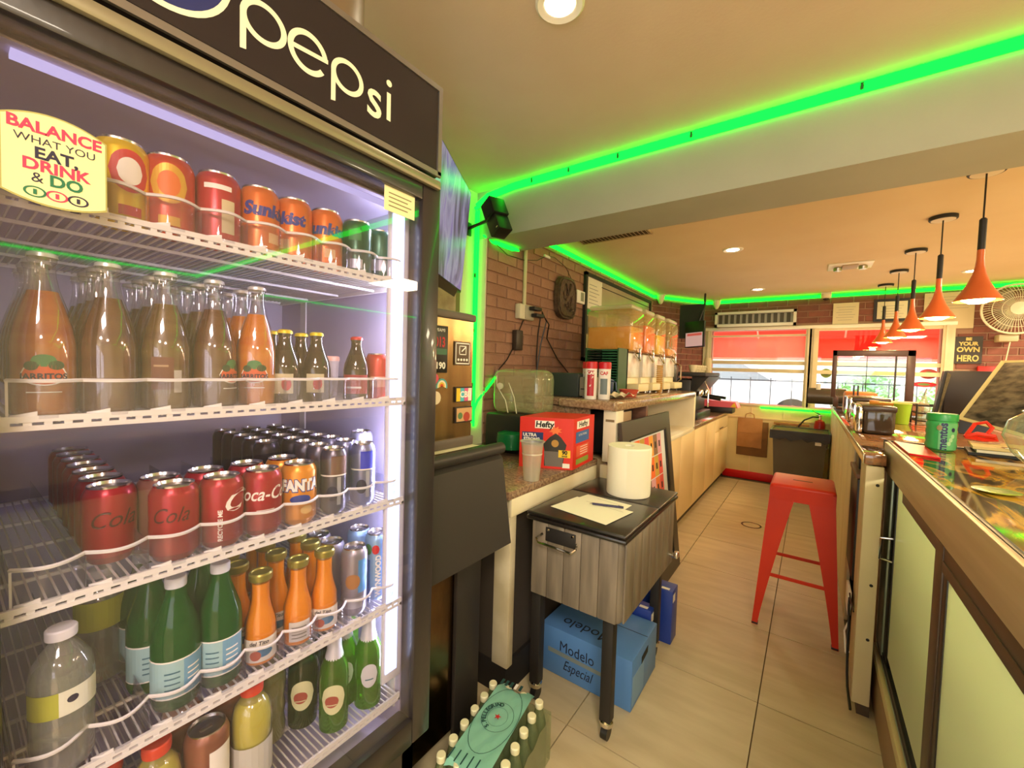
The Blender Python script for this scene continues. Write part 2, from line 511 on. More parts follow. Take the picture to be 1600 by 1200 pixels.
for i, (x, y, lab) in enumerate(((1.4, 16.5, 'round green shrub outside the right window'), (3.3, 17.2, 'larger green shrub near the fence outside'))):
    mb = MB()
    for k in range(420):
        a = random.uniform(0, 2 * PI); ph = math.acos(random.uniform(-.6, 1)); rr = random.uniform(.55, .8)
        c = Vector((x + rr * math.sin(ph) * math.cos(a), y + rr * math.sin(ph) * math.sin(a), .75 + rr * math.cos(ph)))
        d = Vector((random.uniform(-1, 1), random.uniform(-1, 1), random.uniform(-1, 1))).normalized() * .09
        e = Vector((random.uniform(-1, 1), random.uniform(-1, 1), random.uniform(-1, 1))).normalized() * .05
        mb.quad(c - d, c + e, c + d, c - e)
    t = T('shrub', lab, 'shrub', (x, y, 0))
    t.part('foliage', mb, mat('shrub_leaf', '#7FB36A', 0.7), kind='stuff')
    t.part('stem', MB().cyl((x, y, -.05), (x, y, .7), .05, .03), mat('bark', '#6E5A48', .9))
ca = T('parked_car', 'white parked car outside the left window', 'car', (-1.2, 11.0, -.05)); ca.o.scale = (1.35, 1.35, 1.35); ca.o.location = (-2.4, 14.0, -.05)
pr = [(-2.9, .25), (-2.9, .75), (-2.5, .85), (-2.0, 1.28), (-.6, 1.32), (.1, .88), (.85, .78), (.95, .3)]
b = MB().prism([(x, 10.2, z) for x, z in pr], (0, 1.6, 0))
ca.part('body', b, mat('white_car_paint', '#E3E5E6', .3, coat=.5))
b = MB().prism([(-2.35, 10.19, .86), (-1.95, 10.19, 1.22), (-1.35, 10.19, 1.24), (-1.35, 10.19, .86)], (0, .02, 0)); ca.part('side_window', b, mat('car_glass', '#7C868C', .2))
b = MB().prism([(-1.28, 10.19, .86), (-1.28, 10.19, 1.24), (-.65, 10.19, 1.26), (-.05, 10.19, .88)], (0, .02, 0)); ca.part('side_window', b, mat('car_glass', '#7C868C', .2))
for x in (-2.3, .3):
    w = ca.part('wheel', MB().cyl((x, 10.14, .25), (x, 10.36, .25), .31, seg=24), M_BLACK)
    ca.part('rim', MB().cyl((x, 10.12, .25), (x, 10.16, .25), .19, seg=16), M_STEEL, parent=w)

# ------------------------------------------------------------------ ceiling fittings
for i, (x, y, z) in enumerate(DOWNLIGHTS):
    labs = ['recessed downlight in the rear ceiling, nearest the beam, left of the pendants', 'recessed downlight farthest back above the left window',
            'recessed downlight behind the nearest pendant lamp', 'recessed downlight over the customer side of the rear room', 'recessed downlight in the front ceiling near the top of the picture']
    t = T('downlight', labs[i], 'light', (x, y, z), 'recessed ceiling downlights')
    t.part('trim_ring', MB().lathe([(.045, -.002), (.068, -.008), (.075, -.002), (.075, 0)], (x, y, z), 28, cap=False), mat('white_light_trim', '#F4EEDF', .4))
    t.part('lamp', MB().lathe([(.0, -.004), (.045, -.004)], (x, y, z), 24, cap=False), glow('downlight_lamp', '#FFEFCF', 26))
    d = bpy.data.lights.new('downlight_beam', 'SPOT'); d.energy = 16 if z < 2.4 else 12; d.color = WARM; d.spot_size = R(150); d.spot_blend = .8; d.shadow_soft_size = .05
    o = bpy.data.objects.new('downlight_beam', d); COL.objects.link(o); o.location = (x, y, z - .02)


def grille(lab, x0, y0, x1, y1, z, n, mats, alongx=True, frame=.012, name='ceiling_vent'):
    t = T(name, lab, 'vent', ((x0 + x1) / 2, (y0 + y1) / 2, z))
    b = MB().box(x0, y0, z - .008, x1, y0 + frame, z).box(x0, y1 - frame, z - .008, x1, y1, z).box(x0, y0, z - .008, x0 + frame, y1, z).box(x1 - frame, y0, z - .008, x1, y1, z)
    t.part('frame', b, mats[0])
    t.part('backing', MB().box(x0 + .002, y0 + .002, z - .0025, x1 - .002, y1 - .002, z - .0005), mats[1])
    for k in range(n):
        if alongx:
            a = x0 + frame + (x1 - x0 - 2 * frame) * (k + .5) / n
            t.part('slat', MB().prism([(a - .004, y0 + frame, z - .002), (a + .006, y0 + frame, z - .008), (a + .008, y0 + frame, z - .007), (a - .002, y0 + frame, z - .001)], (0, y1 - y0 - 2 * frame, 0)), mats[0])
        else:
            a = y0 + frame + (y1 - y0 - 2 * frame) * (k + .5) / n
            t.part('slat', MB().prism([(x0 + frame, a - .004, z - .002), (x0 + frame, a + .006, z - .008), (x0 + frame, a + .008, z - .007), (x0 + frame, a - .002, z - .001)], (x1 - x0 - 2 * frame, 0, 0)), mats[0])


M_VENT = mat('vent_paint', '#C9AE84', .5); M_VDARK = mat('vent_dark', '#4A3826', .8)
grille('long slatted air vent in the rear ceiling beside the beam', -1.52, 2.90, -.97, 3.02, Z2, 18, (M_VENT, M_VDARK))
grille('small slot vent in the rear ceiling, right of the long vent', -.75, 2.86, -.53, 2.92, Z2, 6, (M_VENT, M_VDARK))
t = T('emergency_light', 'white ceiling fixture with two lamp heads left of the pendants', 'light', (.23, 4.75, Z2))
t.part('plate', MB().rbox(.07, 4.62, Z2 - .012, .38, 4.88, Z2, .004), mat('white_fixture', '#F2EAD8', .4))
t.part('battery_cover', MB().rbox(.17, 4.66, Z2 - .02, .28, 4.84, Z2 - .010, .004), mat('tan_cover', '#B39468', .5))
for x in (.14, .315):
    t.part('lamp_head', MB().lathe([(.0, -.05), (.028, -.045), (.032, -.02), (.02, -.01)], (x, 4.75, Z2), 16), M_STEEL)


# ------------------------------------------------------------------ green LED tubing
def led(lab, runs, r=.012, clips=()):
    t = T('led_strip', lab, 'led strip', runs[0][0], 'green led tubing')
    for rn in runs: t.part('tube', MB().tube(rn, r, 6), M_LED)
    for c in clips: t.part('clip', MB().rbox(c[0] - .006, c[1] - .014, c[2] - .014, c[0] + .006, c[1] + .014, c[2] + .014, .003), M_LEDCORE)


led('green led tube along the top of the painted beam and the right wall', [
    [(-1.79, 2.045, 2.40), (-1.7, 2.045, 2.445), (-1.5, 2.047, 2.464), (-.5, 2.047, 2.464), (1, 2.047, 2.464), (XR - .015, 2.047, 2.464)],
    [(-1.79, 2.03, 2.37), (-1.7, 2.047, 2.425), (-1.5, 2.049, 2.446), (1, 2.049, 2.446), (XR - .015, 2.049, 2.446)],
    [(XR - .015, 2.04, 2.464), (XR - .015, .3, 2.464)]],
    clips=[(x, 2.049, 2.456) for x in (-1.37, -1.13, -.85, -.5, .1, .7, 1.5)])
led('green led tube running down the corner beside the brick wall', [
    [(-1.785, 2.036, 2.36), (-1.785, 2.034, 2.2), (-1.785, 2.036, 1.0)], [(-1.765, 2.036, 2.36), (-1.767, 2.038, 2.2), (-1.767, 2.038, 0.98)], [(-1.767, 2.028, 1.07), (-1.73, 2.03, 1.15), (-1.685, 2.10, 1.255), (-1.684, 2.15, 1.30)]], .008,
    clips=[(-1.777, 2.036, z) for z in (1.95, 1.6, 1.25)])
led('short green led loop under the beam end', [[(-1.73, 2.045, 2.20), (-1.70, 2.11, 2.165), (-1.69, 2.30, 2.165), (-1.66, 2.34, 2.166), (-1.65, 2.30, 2.166), (-1.68, 2.10, 2.168)]], .007)
led('green led tube under the rear ceiling round the far wall', [
    [(-1.69, 2.42, 2.338), (-1.69, 5.41, 2.338), (-1.22, 6.22, 2.338), (-1.1, 6.225, 2.338), (XR - .02, 6.225, 2.338), (XR - .02, 2.42, 2.338)],
    [(-1.693, 2.42, 2.32), (-1.693, 5.41, 2.32), (-1.22, 6.225, 2.32), (-1.1, 6.228, 2.32), (XR - .02, 6.228, 2.32)]], .008)
led('green led tube under the far window sill', [[(-.52, 6.19, .945), (.26, 6.19, .945)]], .009)
t = T('power_lead', 'thin black lead with inline adaptor rising from the green led lead to the socket', 'cable', (-1.69, 2.16, 1.3))
t.part('adaptor_joint', MB().cyl((-1.684, 2.15, 1.305), (-1.684, 2.175, 1.345), .013), mat('grey_plug', '#9A9488', .5))
t.part('wire', MB().tube([(-1.684, 2.175, 1.345), (-1.69, 2.28, 1.42), (-1.69, 2.37, 1.53), (-1.69, 2.41, 1.62), (-1.69, 2.48, 1.74)], .004), M_BLACK)
t.part('adaptor', MB().rbox(-1.70, 2.345, 1.49, -1.66, 2.425, 1.63, .006), mat('adaptor_shell', '#3A3028', .4))
for (nm, lab, x, y) in (('camera_dome', 'small cream sensor on the wall corner at the led strip', -1.62, 5.46), ('camera_dome', 'white sensor mount on the far led strip above the air grille', -1.09, 6.19)):
    t = T(nm, lab, 'sensor', (x, y, 2.30))
    t.part('housing', MB().lathe([(.0, -.07), (.02, -.06), (.045, .0), (.05, .045)], (x, y, 2.30), 12), mat('sensor_shell', '#EFE3BE', .5))
    t.part('base', MB().rbox(x - .05, y - .03, 2.345, x + .05, y + .05, 2.359, .004), M_WHITE)
t = T('security_camera', 'white dome camera with dark lens on the far led strip', 'camera', (.09, 6.17, 2.33))
t.part('base', MB().rbox(.04, 6.14, 2.335, .14, 6.24, 2.36, .005), M_WHITE)
t.part('shell', MB().lathe([(.03, -.05), (.05, -.04), (.055, 0)], (.09, 6.18, 2.335), 20), M_WHITE)
t.part('lens', MB().lathe([(.0, -.066), (.022, -.06), (.032, -.045)], (.09, 6.165, 2.332), 20), M_BLACK)

# ------------------------------------------------------------------ pendant lamps
M_COPPER = mat('orange_copper_enamel', '#E0703A', 0.3, var='#D2602C', scale=3, coat=.4)
PEND = [(.615, 2.88), (.60, 3.59), (.60, 4.41), (.60, 5.17), (.585, 5.88)]
plab = ['nearest orange pendant lamp on a black cord over the right counter', 'second orange pendant lamp from the front', 'middle orange pendant lamp of the row of five',
        'fourth orange pendant lamp, second from the window', 'farthest orange pendant lamp, in front of the red awning']
proto = None
for i, (x, y) in enumerate(PEND):
    if proto is None:
        t = T('pendant_lamp', plab[0], 'lamp', (x, y, Z2), 'orange pendant lamps')
        L_ = (x, y, Z2)
        t.part('canopy', MB().lathe([(.0, -.022), (.062, -.022), (.065, -.018), (.065, -.001)], L_, 28), M_BLACKM)
        t.part('canopy_plate', MB().lathe([(.0, -.024), (.055, -.024), (.055, -.0215)], L_, 24), mat('canopy_underside', '#E9DCC0', .5))
        t.part('cord', MB().cyl((x, y, Z2 - .02), (x, y, Z2 - .24), .0035, seg=8), M_BLACK)
        t.part('sleeve', MB().lathe([(.009, -.38), (.0135, -.375), (.0135, -.235), (.008, -.228)], L_, 16), M_BLACKM)
        prof = [(.0135, -.375), (.0138, -.42), (.016, -.45), (.024, -.49), (.038, -.53), (.058, -.57), (.079, -.605), (.083, -.612)]
        inn = [(r - .002, z - .001) for r, z in reversed(prof)]
        sh = t.part('lamp_shade', MB().lathe(prof + [(.081, -.6135)] + inn[1:], L_, 32, cap=False), M_COPPER)
        t.part('bulb', MB().lathe([(.0, -.628), (.030, -.624), (.056, -.608), (.050, -.590), (.030, -.56), (.014, -.52)], L_, 18), glow('pendant_bulb', '#FFD07A', 40), parent=sh)
        proto = t
    else:
        copy_tree(proto.o, (x, y, Z2), plab[i])
    d = bpy.data.lights.new('pendant_light', 'POINT'); d.energy = 9; d.color = (1, .68, .34); d.shadow_soft_size = .03
    o = bpy.data.objects.new('pendant_light', d); COL.objects.link(o); o.location = (x, y, Z2 - .645)

# ================================================================== glass-door drinks cooler
FX = -0.75                      # front face of the door
M_COOL = mat('cooler_black_enamel', '#2A2526', 0.32, coat=.3, bump=.03)
M_LINER = mat('cooler_white_liner', '#BEB8D2', 0.5)
M_WIRE = mat('white_coated_wire', '#E9E6E4', 0.4)
M_PURP = mat('cooler_back_panel', '#B5AEC4', 0.5)
ck = T('drinks_cooler', 'tall black single-door drinks cooler lit inside, with a lettered header', 'cooler', (-1.1, .35, 0))
Y0, Y1 = -0.035, 0.715
ck.part('cabinet', MB().box(-1.48, Y0, .16, -1.44, Y1, 1.80).box(-1.44, Y0, .16, -.80, Y0 + .045, 1.80).box(-1.44, Y1 - .035, .16, -.80, Y1, 1.80)
        .box(-1.44, Y0, 1.755, -.80, Y1, 1.80).box(-1.44, Y0, .16, -.80, Y1, .44), M_COOL)
ck.part('liner', MB().box(-1.44, .012, .44, -1.425, .678, 1.755), M_PURP)
ck.part('liner_side', MB().box(-1.425, .672, .44, -.80, .680, 1.755).box(-1.425, .010, .44, -.80, .018, 1.755).box(-1.425, .018, 1.745, -.80, .672, 1.755).box(-1.425, .018, .44, -.80, .672, .448), M_LINER)
ck.part('base_grille', MB().rbox(-1.40, Y0 + .02, .0, -.80, Y1 - .01, .16, .01), M_BLACKM)
hd = ck.part('header', MB().rbox(-1.40, Y0 - .02, 1.815, FX + .006, Y1, 2.025, .012), M_COOL)
ck.part('header_trim', MB().box(FX + .004, Y0 - .02, 2.012, FX + .010, Y1 - .001, 2.024).box(FX + .004, Y1 - .012, 1.82, FX + .010, Y1 - .001, 2.012)
        .box(FX + .004, Y0 - .02, 1.816, FX + .010, Y1 - .001, 1.828), mat('header_edge', '#8A8480', .3, .6), parent=hd)
ck.part('header_panel', MB().box(FX + .0065, Y0, 1.83, FX + .0085, Y1 - .016, 2.010), mat('header_dark_print', '#1D1922', 0.22, coat=.3), parent=hd)
M_LOGO = mat('header_cream_lettering', '#F1EDD2', .5)


def ring(mb, cy, cz, ro, ri, x, n=40, sy=1.0, sz=1.0, a0=0.0, a1=2 * PI):
    vs = []; fs = []
    for k in range(n + 1):
        a = a0 + (a1 - a0) * k / n
        vs += [(x, cy + ro * math.cos(a) * sy, cz + ro * math.sin(a) * sz), (x, cy + ri * math.cos(a) * sy, cz + ri * math.sin(a) * sz)]
    for k in range(n): fs.append((2 * k, 2 * k + 2, 2 * k + 3, 2 * k + 1))
    return mb.add(vs, fs)


xs = FX + .0092
b = MB()
ly = 1.910                       # middle of the lower-case letters
def letter_p(mb, y, w=.0355):
    ring(mb, y + w, ly, w, w - .0095, xs, sz=.92); mb.quad((xs + .0003, y, ly - .058), (xs + .0003, y + .009, ly - .056), (xs + .0003, y + .009, ly + .004), (xs + .0003, y, ly + .004))
letter_p(b, .2830)
letter_p(b, .4330, .0340)
ring(b, .391, ly - .001, .036, .0265, xs, a0=0.05, a1=1.80 * PI)
b.quad((xs + .0003, .358, ly - .007), (xs + .0003, .427, ly + .0), (xs + .0003, .427, ly + .0075), (xs + .0003, .358, ly + .001))
ck.part('lettering', b, M_LOGO, parent=hd)
b = text_mb('s', .112, bold=.0010, cond=.92).xf(MX((xs, .5265, ly - .009, 0), (0, 1, 0), (0, 0, 1)))
b.quad((xs, .556, ly - .034), (xs, .566, ly - .034), (xs, .566, ly + .022), (xs, .556, ly + .022))
b.prism(disc_pts((xs, .561, ly + .041), .0068, 12), (.0004, 0, 0))
ck.part('lettering', b, M_LOGO, parent=hd)
b = MB(); ring(b, .185, 1.935, .088, .080, xs, 48)
ck.part('emblem_ring', b, M_LOGO, parent=hd)
ck.part('emblem', MB().prism(disc_pts((xs - .0003, .185, 1.935), .080, 40), (.0003, 0, 0)), mat('emblem_blue', '#27306B', .3), parent=hd)
# door
b = MB()
b.rbox(-.80, Y0, .44, FX, .040, 1.80, .006).rbox(-.80, .668, .44, FX, Y1 + .01, 1.80, .006).rbox(-.80, .04, 1.752, FX, .668, 1.80, .004).rbox(-.80, .04, .44, FX, .668, .505, .004)
dr = ck.part('door', b, M_COOL)
ck.part('handle_rail', MB().rbox(FX - .002, Y0, 1.786, FX + .012, Y1, 1.808, .006), mat('worn_metal_rail', '#8F8770', .35, .5), parent=dr)
ck.part('pane', MB().box(FX - .012, .038, .500, FX - .009, .67, 1.755), thin('cooler_glass', '#F8F6FA', .05, haze='#B9B1B4', hz=.015), parent=dr)
ck.part('notice', MB().box(FX - .0088, .567, 1.700, FX - .008, .650, 1.752), mat('cream_notice', '#EFE7B4', .8), parent=dr)
b = MB()
for k in range(4): b.box(FX - .0079, .578, 1.738 - k * .009, FX - .0076, .640 - (k % 2) * .01, 1.7405 - k * .009)
ck.part('notice_print', b, mat('faint_print', '#8C8460', .8), parent=dr)
ck.part('gasket', MB().box(-.812, .030, .50, -.80, .040, 1.76).box(-.812, .668, .50, -.80, .674, 1.76).box(-.812, .03, 1.748, -.80, .674, 1.756), mat('pale_gasket', '#B9AEC8', .6))
# led tube
tb = ck.part('light_housing', MB().rbox(-.806, .612, .600, -.797, .668, 1.735, .003), mat('lamp_housing', '#E6E6F2', .3))
ck.part('light_tube', MB().box(-.797, .620, .625, -.794, .652, 1.715), glow('cooler_tube', '#C4D2FF', 2.6), parent=tb)
b = MB()
for k in range(52): b.box(-.794, .632, .640 + k * .0205, -.7932, .640, .648 + k * .0205)
ck.part('led_chip', b, glow('led_chip', '#FFFFFF', 10), parent=tb, kind='stuff')
ck.part('top_light', MB().box(-.835, .06, 1.738, -.815, .64, 1.744), glow('cooler_top_tube', '#D6CCFF', .9))
b = MB()
for k in range(52): b.box(-.845, .665, .60 + k * .022, -.825, .672, .612 + k * .022)
ck.part('shelf_standard', MB().box(-.850, .668, .5, -.822, .673, 1.74).box(-.850, .018, .5, -.822, .022, 1.74).box(-1.30, .668, .5, -1.27, .673, 1.74), M_WIRE)
ck.part('standard_slot', b, M_PURP, kind='stuff')
d = bpy.data.lights.new('cooler_tube_light', 'AREA'); d.shape = 'RECTANGLE'; d.size = .03; d.size_y = 1.08; d.energy = 13; d.color = (.80, .80, 1.0)
o = bpy.data.objects.new('cooler_tube_light', d); COL.objects.link(o); o.location = (-.805, .645, 1.165)
o.matrix_world = Matrix.Translation((-.806, .642, 1.165)) @ Matrix(((.75, 0, .66, 0), (-.66, 0, .75, 0), (0, 1, 0, 0), (0, 0, 0, 1))).to_4x4()
SH = [1.560, 1.285, 1.044, .793, .552]
for si, z in enumerate(SH):
    b = MB()
    b.box(-.797, .035, z - .002, -.792, .662, z + .006).box(-.797, .035, z - .0125, -.792, .662, z - .006).box(-1.41, .035, z - .008, -1.405, .662, z)
    b.box(-1.41, .035, z - .012, -.792, .040, z - .002).box(-1.41, .657, z - .012, -.792, .662, z - .002)
    for k in range(35): b.box(-.7965, .045 + k * .0178, z - .0075, -.793, .0525 + k * .0178, z - .001)
    s = ck.part('shelf', b, M_WIRE)
    b = MB()
    for k in range(52): b.box(-1.405, .046 + k * .0118, z - .0032, -.795, .0480 + k * .0118, z - .0004)
    ck.part('wire_grid', b, M_WIRE, parent=s, kind='stuff')
    b = MB()
    for x in (-.92, -1.08, -1.24): b.box(x, .04, z - .009, x + .005, .66, z - .004)
    ck.part('cross_wire', b, M_WIRE, parent=s)
    if si < 4:
        zz = z + .050; b = MB(); n = 9; pitch = .0675; y0 = .051
        fr = MB()
        for c in range(n):
            pts = [(-.812 + .022 * math.sin(PI * q / 10), y0 + pitch * (c + q / 10), zz) for q in range(11)]
            b.tube(pts, .0027, 5)
            fr.quad(*[(p[0], p[1], z + .002) for p in pts], *[(p[0], p[1], zz) for p in reversed(pts)]) if False else fr.add([(p[0], p[1], z + .002) for p in pts] + [(p[0], p[1], zz) for p in pts], [(q, q + 1, q + 12, q + 11) for q in range(10)])
        ck.part('divider_rim', b, M_WIRE, parent=s, kind='stuff')
        ck.part('divider_front', fr, thin('clear_divider', '#F2F2F6', .05, haze='#DADAE6', hz=.05), parent=s)
        b = MB()
        for c in range(n + 1):
            y = y0 + pitch * c
            if c in (0, n): b.box(-.8065, y - .0012, z, -.8035, y + .0012, zz)
            if c < n: b.prism([(-.802, y + .002, z + .001), (-.794, y + .012, z + .003), (-.792, y + .024, z + .006), (-.800, y + .014, z + .002)], (0, 0, .006))
        ck.part('divider_tab', b, M_WIRE, parent=s, kind='stuff')
        b = MB()
        for c in range(n + 1): b.box(-1.38, y0 + pitch * c - .0006, z, -.806, y0 + pitch * c + .0006, z + .046)
        ck.part('divider_fin', b, thin('clear_divider', '#F2F2F6', .05, haze='#DADAE6', hz=.10), parent=s)
# balance sticker on the glass
st = T('health_sticker', 'cream round-edged sticker reading BALANCE WHAT YOU EAT, DRINK & DO on the cooler glass', 'sticker', (FX - .0085, .09, 1.6))
SX = FX - .0075; cy, cz, hw = .0905, 1.600, .0445
pl = []
for k in range(13): t_ = -1 + 2 * k / 12; pl.append((SX, cy + hw * t_, 1.557 - .010 * (1 - t_ * t_)))
for k in range(13): t_ = 1 - 2 * k / 12; pl.append((SX, cy + hw * t_, 1.643 + .013 * (1 - t_ * t_)))
st.part('backing', MB().prism(pl, (-.0008, 0, 0)), mat('sticker_border', '#A8A05E', .6))
pl2 = [(SX + .0002, cy + (p[1] - cy) * .965, cz + (p[2] - cz) * .965) for p in pl]
st.part('card', MB().prism(pl2, (.0003, 0, 0)), mat('sticker_cream', '#E6DDA4', .6))


def put(t, name, s, size, o, right, up, m, **k):
    return t.part(name, text_mb(s, size, **k).xf(MX(o, right, up)), m)


PINK = mat('print_crimson', '#D8365A', .6); DGRN = mat('print_green', '#1F6A48', .6); NAVY = mat('print_navy', '#241F3C', .6)
XO = SX + .0009
yv = (0, 1, 0); zv = (0, 0, 1)
put(st, 'lettering', 'BALANCE', .0185, (XO, cy, 1.6365, 0), yv, zv, PINK, bold=.0006, cond=.98)
put(st, 'lettering', 'WHAT YOU', .0125, (XO, cy, 1.6215, 0), yv, zv, NAVY)
put(st, 'lettering', 'EAT,', .0185, (XO, cy, 1.6070, 0), yv, zv, NAVY, bold=.0006)
put(st, 'lettering', 'DRINK', .0185, (XO, cy, 1.5925, 0), yv, zv, PINK, bold=.0006)
put(st, 'lettering', '&', .0165, (XO, cy - .016, 1.5780, 0), yv, zv, NAVY)
put(st, 'lettering', 'DO', .0185, (XO, cy + .008, 1.5780, 0), yv, zv, DGRN, bold=.0006)
for i, (c, m_) in enumerate(((-.018, DGRN), (0, PINK), (.018, NAVY))):
    b = MB(); ring(b, cy + c, 1.5615, .0085, .0065, XO, 20, sy=1.1, sz=.75); st.part('emblem_ring', b, m_)
    st.part('emblem_mark', MB().box(XO, cy + c - .0015, 1.5585, XO + .0003, cy + c + .0015, 1.5645), m_)

# ------------------------------------------------------------------ cans and bottles
M_ALU = mat('can_aluminium', '#D8D6D6', .22, 1.0)


def can_mesh(key, col, h=.121, r=.033, rough=.28, metal=.35, var=None):
    m_ = mat('can_' + key, col, rough, metal, var=var, scale=30)
    prof = [(.0, .004), (r * .70, .001), (r * .76, 0), (r * .80, .002), (r, .012), (r, h - .016), (r * .93, h - .009), (r * .82, h - .003)]
    body = MB().lathe(prof, seg=24, cap=False).mesh('can_body', m_)
    lid = MB().lathe([(r * .82, h - .003), (r * .83, h), (r * .79, h), (r * .75, h - .005), (.0, h - .005)], seg=24, cap=False).rbox(-.004, -.011, h - .005, .004, .007, h - .0035, .001).mesh('can_lid', M_ALU)
    return body, lid


CANS = {}


def can(key, col, x, y, z, label, group=None, art=None, name='drink_can', cat='can', h=.121, r=.033, **k):
    if key not in CANS: CANS[key] = can_mesh(key, col, h, r, **k)
    t = T(name, label, cat, (x, y, z), group)
    bo = t.part('can_body', CANS[key][0], None)
    t.part('can_lid', CANS[key][1], None)
    if art:
        for (nm, mb, m_) in art(math.atan2(-y, -x), r): t.part(nm, mb, m_) if False else _raw(t, nm, mb, m_)
    return t


def _raw(t, nm, mb, m_, parent=None):
    me = mb.mesh(nm, m_, (0, 0, 0), smooth=False)
    o = bpy.data.objects.new(nm, me); COL.objects.link(o); o.parent = parent or t.o
    return o


def band(r, z0, z1, a0, a1, n=10):
    mb = MB()
    for k in range(n):
        a, c = a0 + (a1 - a0) * k / n, a0 + (a1 - a0) * (k + 1) / n
        mb.quad((r * math.cos(a), r * math.sin(a), z0), (r * math.cos(c), r * math.sin(c), z0), (r * math.cos(c), r * math.sin(c), z1), (r * math.cos(a), r * math.sin(a), z1))
    return mb


def oval(r, ang, z, hw, hh, n=12):
    mb = MB(); vs = []
    for k in range(n + 1):
        t_ = -1 + 2 * k / n; h = hh * math.sqrt(max(0.0, 1 - t_ * t_)) ; a = ang + hw * t_ / r
        vs += [(r * math.cos(a), r * math.sin(a), z - h), (r * math.cos(a), r * math.sin(a), z + h)]
    return mb.add(vs, [(2 * k, 2 * k + 2, 2 * k + 3, 2 * k + 1) for k in range(n)])


BLUEP = mat('print_blue', '#24368E', .5); WHITEP = mat('print_white', '#F4F0E6', .5); YEL = mat('print_yellow', '#F0C829', .5); REDP = mat('print_red', '#C8262C', .5)
GOLDP = mat('print_gold', '#D9A83A', .4, .3); GREENP = mat('print_leaf_green', '#3F7C46', .5); SILV = mat('print_silver', '#C9C9D2', .35, .5)


def art_sunkist(word, da):
    def f(a, r):
        return [('lettering', wrap(text_mb(word, .031, bold=.0016, shear=.15), r + .0005, a + da, .078), BLUEP),
                ('print_panel', band(r + .0003, .022, .040, a + da - .1, a + da + .55), mat('pale_orange_panel', '#F3C38A', .5))]
    return f


def art_round(c1, c2, z=.075, da=0.0):
    def f(a, r):
        return [('emblem', oval(r + .0003, a + da, z, .024, .030), c1), ('emblem_center', oval(r + .0006, a + da, z, .015, .019), c2),
                ('print_panel', band(r + .0003, .012, .026, a + da - .4, a + da + .4), c1)]
    return f


PX = -.840
YS = [.084, .150, .2155, .284, .352, .417, .482, .556, .620]
z = SH[0]
can('yellow', '#E7C21C', PX, .165, z, 'yellow can half hidden behind the cream sticker on the top shelf', art=art_round(REDP, WHITEP, .075, .3))
can('redorange', '#C8402A', PX, .2215, z, 'dark red can with a golden round badge, top shelf right of the yellow can', art=art_round(GOLDP, mat('badge_orange', '#E0722C', .5)))
can('cherry', '#B83038', PX, .2885, z, 'red can with cream bottle badge, left of the orange cans on the top shelf',
    art=lambda a, r: [('print_panel', band(r + .0003, .02, .075, a + .15, a + .75), mat('cream_badge', '#D8C9A0', .5)), ('print_panel', band(r + .0003, .09, .098, a - .6, a + .6), WHITEP)])
for i, (y, w, da) in enumerate(((.3545, 'Sunkist', .55), (.417, 'Sunkist', -.75), (.483, 'Sunkist', .05))):
    can('orange', '#E0742E', PX, y, z, ('orange soda can left of its two twins on the top shelf, word turned right', 'orange soda can in the middle of three on the top shelf, word turned left',
        'orange soda can, rightmost of three on the top shelf, word facing out')[i], 'orange soda cans on the top shelf', art=art_sunkist(w, da))
can('darkgreen', '#26543A', PX, .556, z, 'dark green can beside the rightmost orange can on the top shelf', art=lambda a, r: [('print_panel', band(r + .0003, .015, .035, a - .4, a + .4), SILV), ('print_panel', band(r + .0003, .075, .10, a - .5, a + .3), GREENP)])
can('palegreen', '#3B6B58', PX, .6175, z + .002, 'grey-green can at the right end of the top shelf by the light tube', h=.115, r=.0315, art=lambda a, r: [('print_panel', band(r + .0003, .02, .045, a - .6, a + .5), SILV)])

# ---- glass bottles
GL_CLEAR = thin('clear_bottle_glass', '#FAFAF8', .14, rough=.05)
GL_GREEN = thin('green_bottle_glass', '#3FA050', .08, rough=.05, haze='#0F6B28', hz=.45, trans=False)
GL_DGREEN = thin('dark_green_bottle_glass', '#4A7A2E', .14, rough=.05, haze='#24441A', hz=.5)
GL_LGREEN = thin('light_green_bottle_glass', '#7DBE3C', .14, rough=.05, haze='#4F8A1E', hz=.38)


def bottle_meshes(key, prof, glass, liquid=None, fill=None, seg=24, thick=.0022):
    out = [('glass_body', MB().lathe(prof, seg=seg, cap=False).mesh('glass_body', glass))]
    if liquid:
        q = []
        for i, (r, z) in enumerate(prof):
            if z >= fill:
                r0, z0 = prof[i - 1]
                t_ = (fill - z0) / max(z - z0, 1e-6); rr = r0 + (r - r0) * t_
                q.append((max(rr - thick, .001), fill)); q.append((.0, fill)); break
            q.append((max(r - thick, 0.0), z + (.003 if z < .004 else 0)))
        out.append(('liquid', MB().lathe(q, seg=seg, cap=False).mesh('liquid', liquid)))
    return out


BT = {}


def bottle(key, x, y, z, label, group=None, extra=None, name='glass_bottle', cat='bottle', make=None):
    if key not in BT: BT[key] = make()
    t = T(name, label, cat, (x, y, z), group)
    for nm, me in BT[key]: t.part(nm, me, None)
    if extra:
        a = math.atan2(-y, -x)
        for nm, mb, m_ in extra(a): _raw(t, nm, mb, m_)
    return t


JP = [(.0, .003), (.026, .0), (.0315, .006), (.0325, .03), (.0325, .098), (.0300, .118), (.0225, .148), (.0160, .170), (.0128, .188), (.0122, .206), (.0138, .207), (.0138, .216), (.0120, .217)]
M_CROWN = mat('white_crown_cap', '#DADADA', .35, .4)


def crown(zt, m_, r=.0150):
    pts = []
    b = MB()
    b.lathe([(r, 0), (r * .96, .005), (r * .7, .0075), (0, .0078)], (0, 0, zt), 21, cap=False)
    return b.mesh('crown_cap', m_)


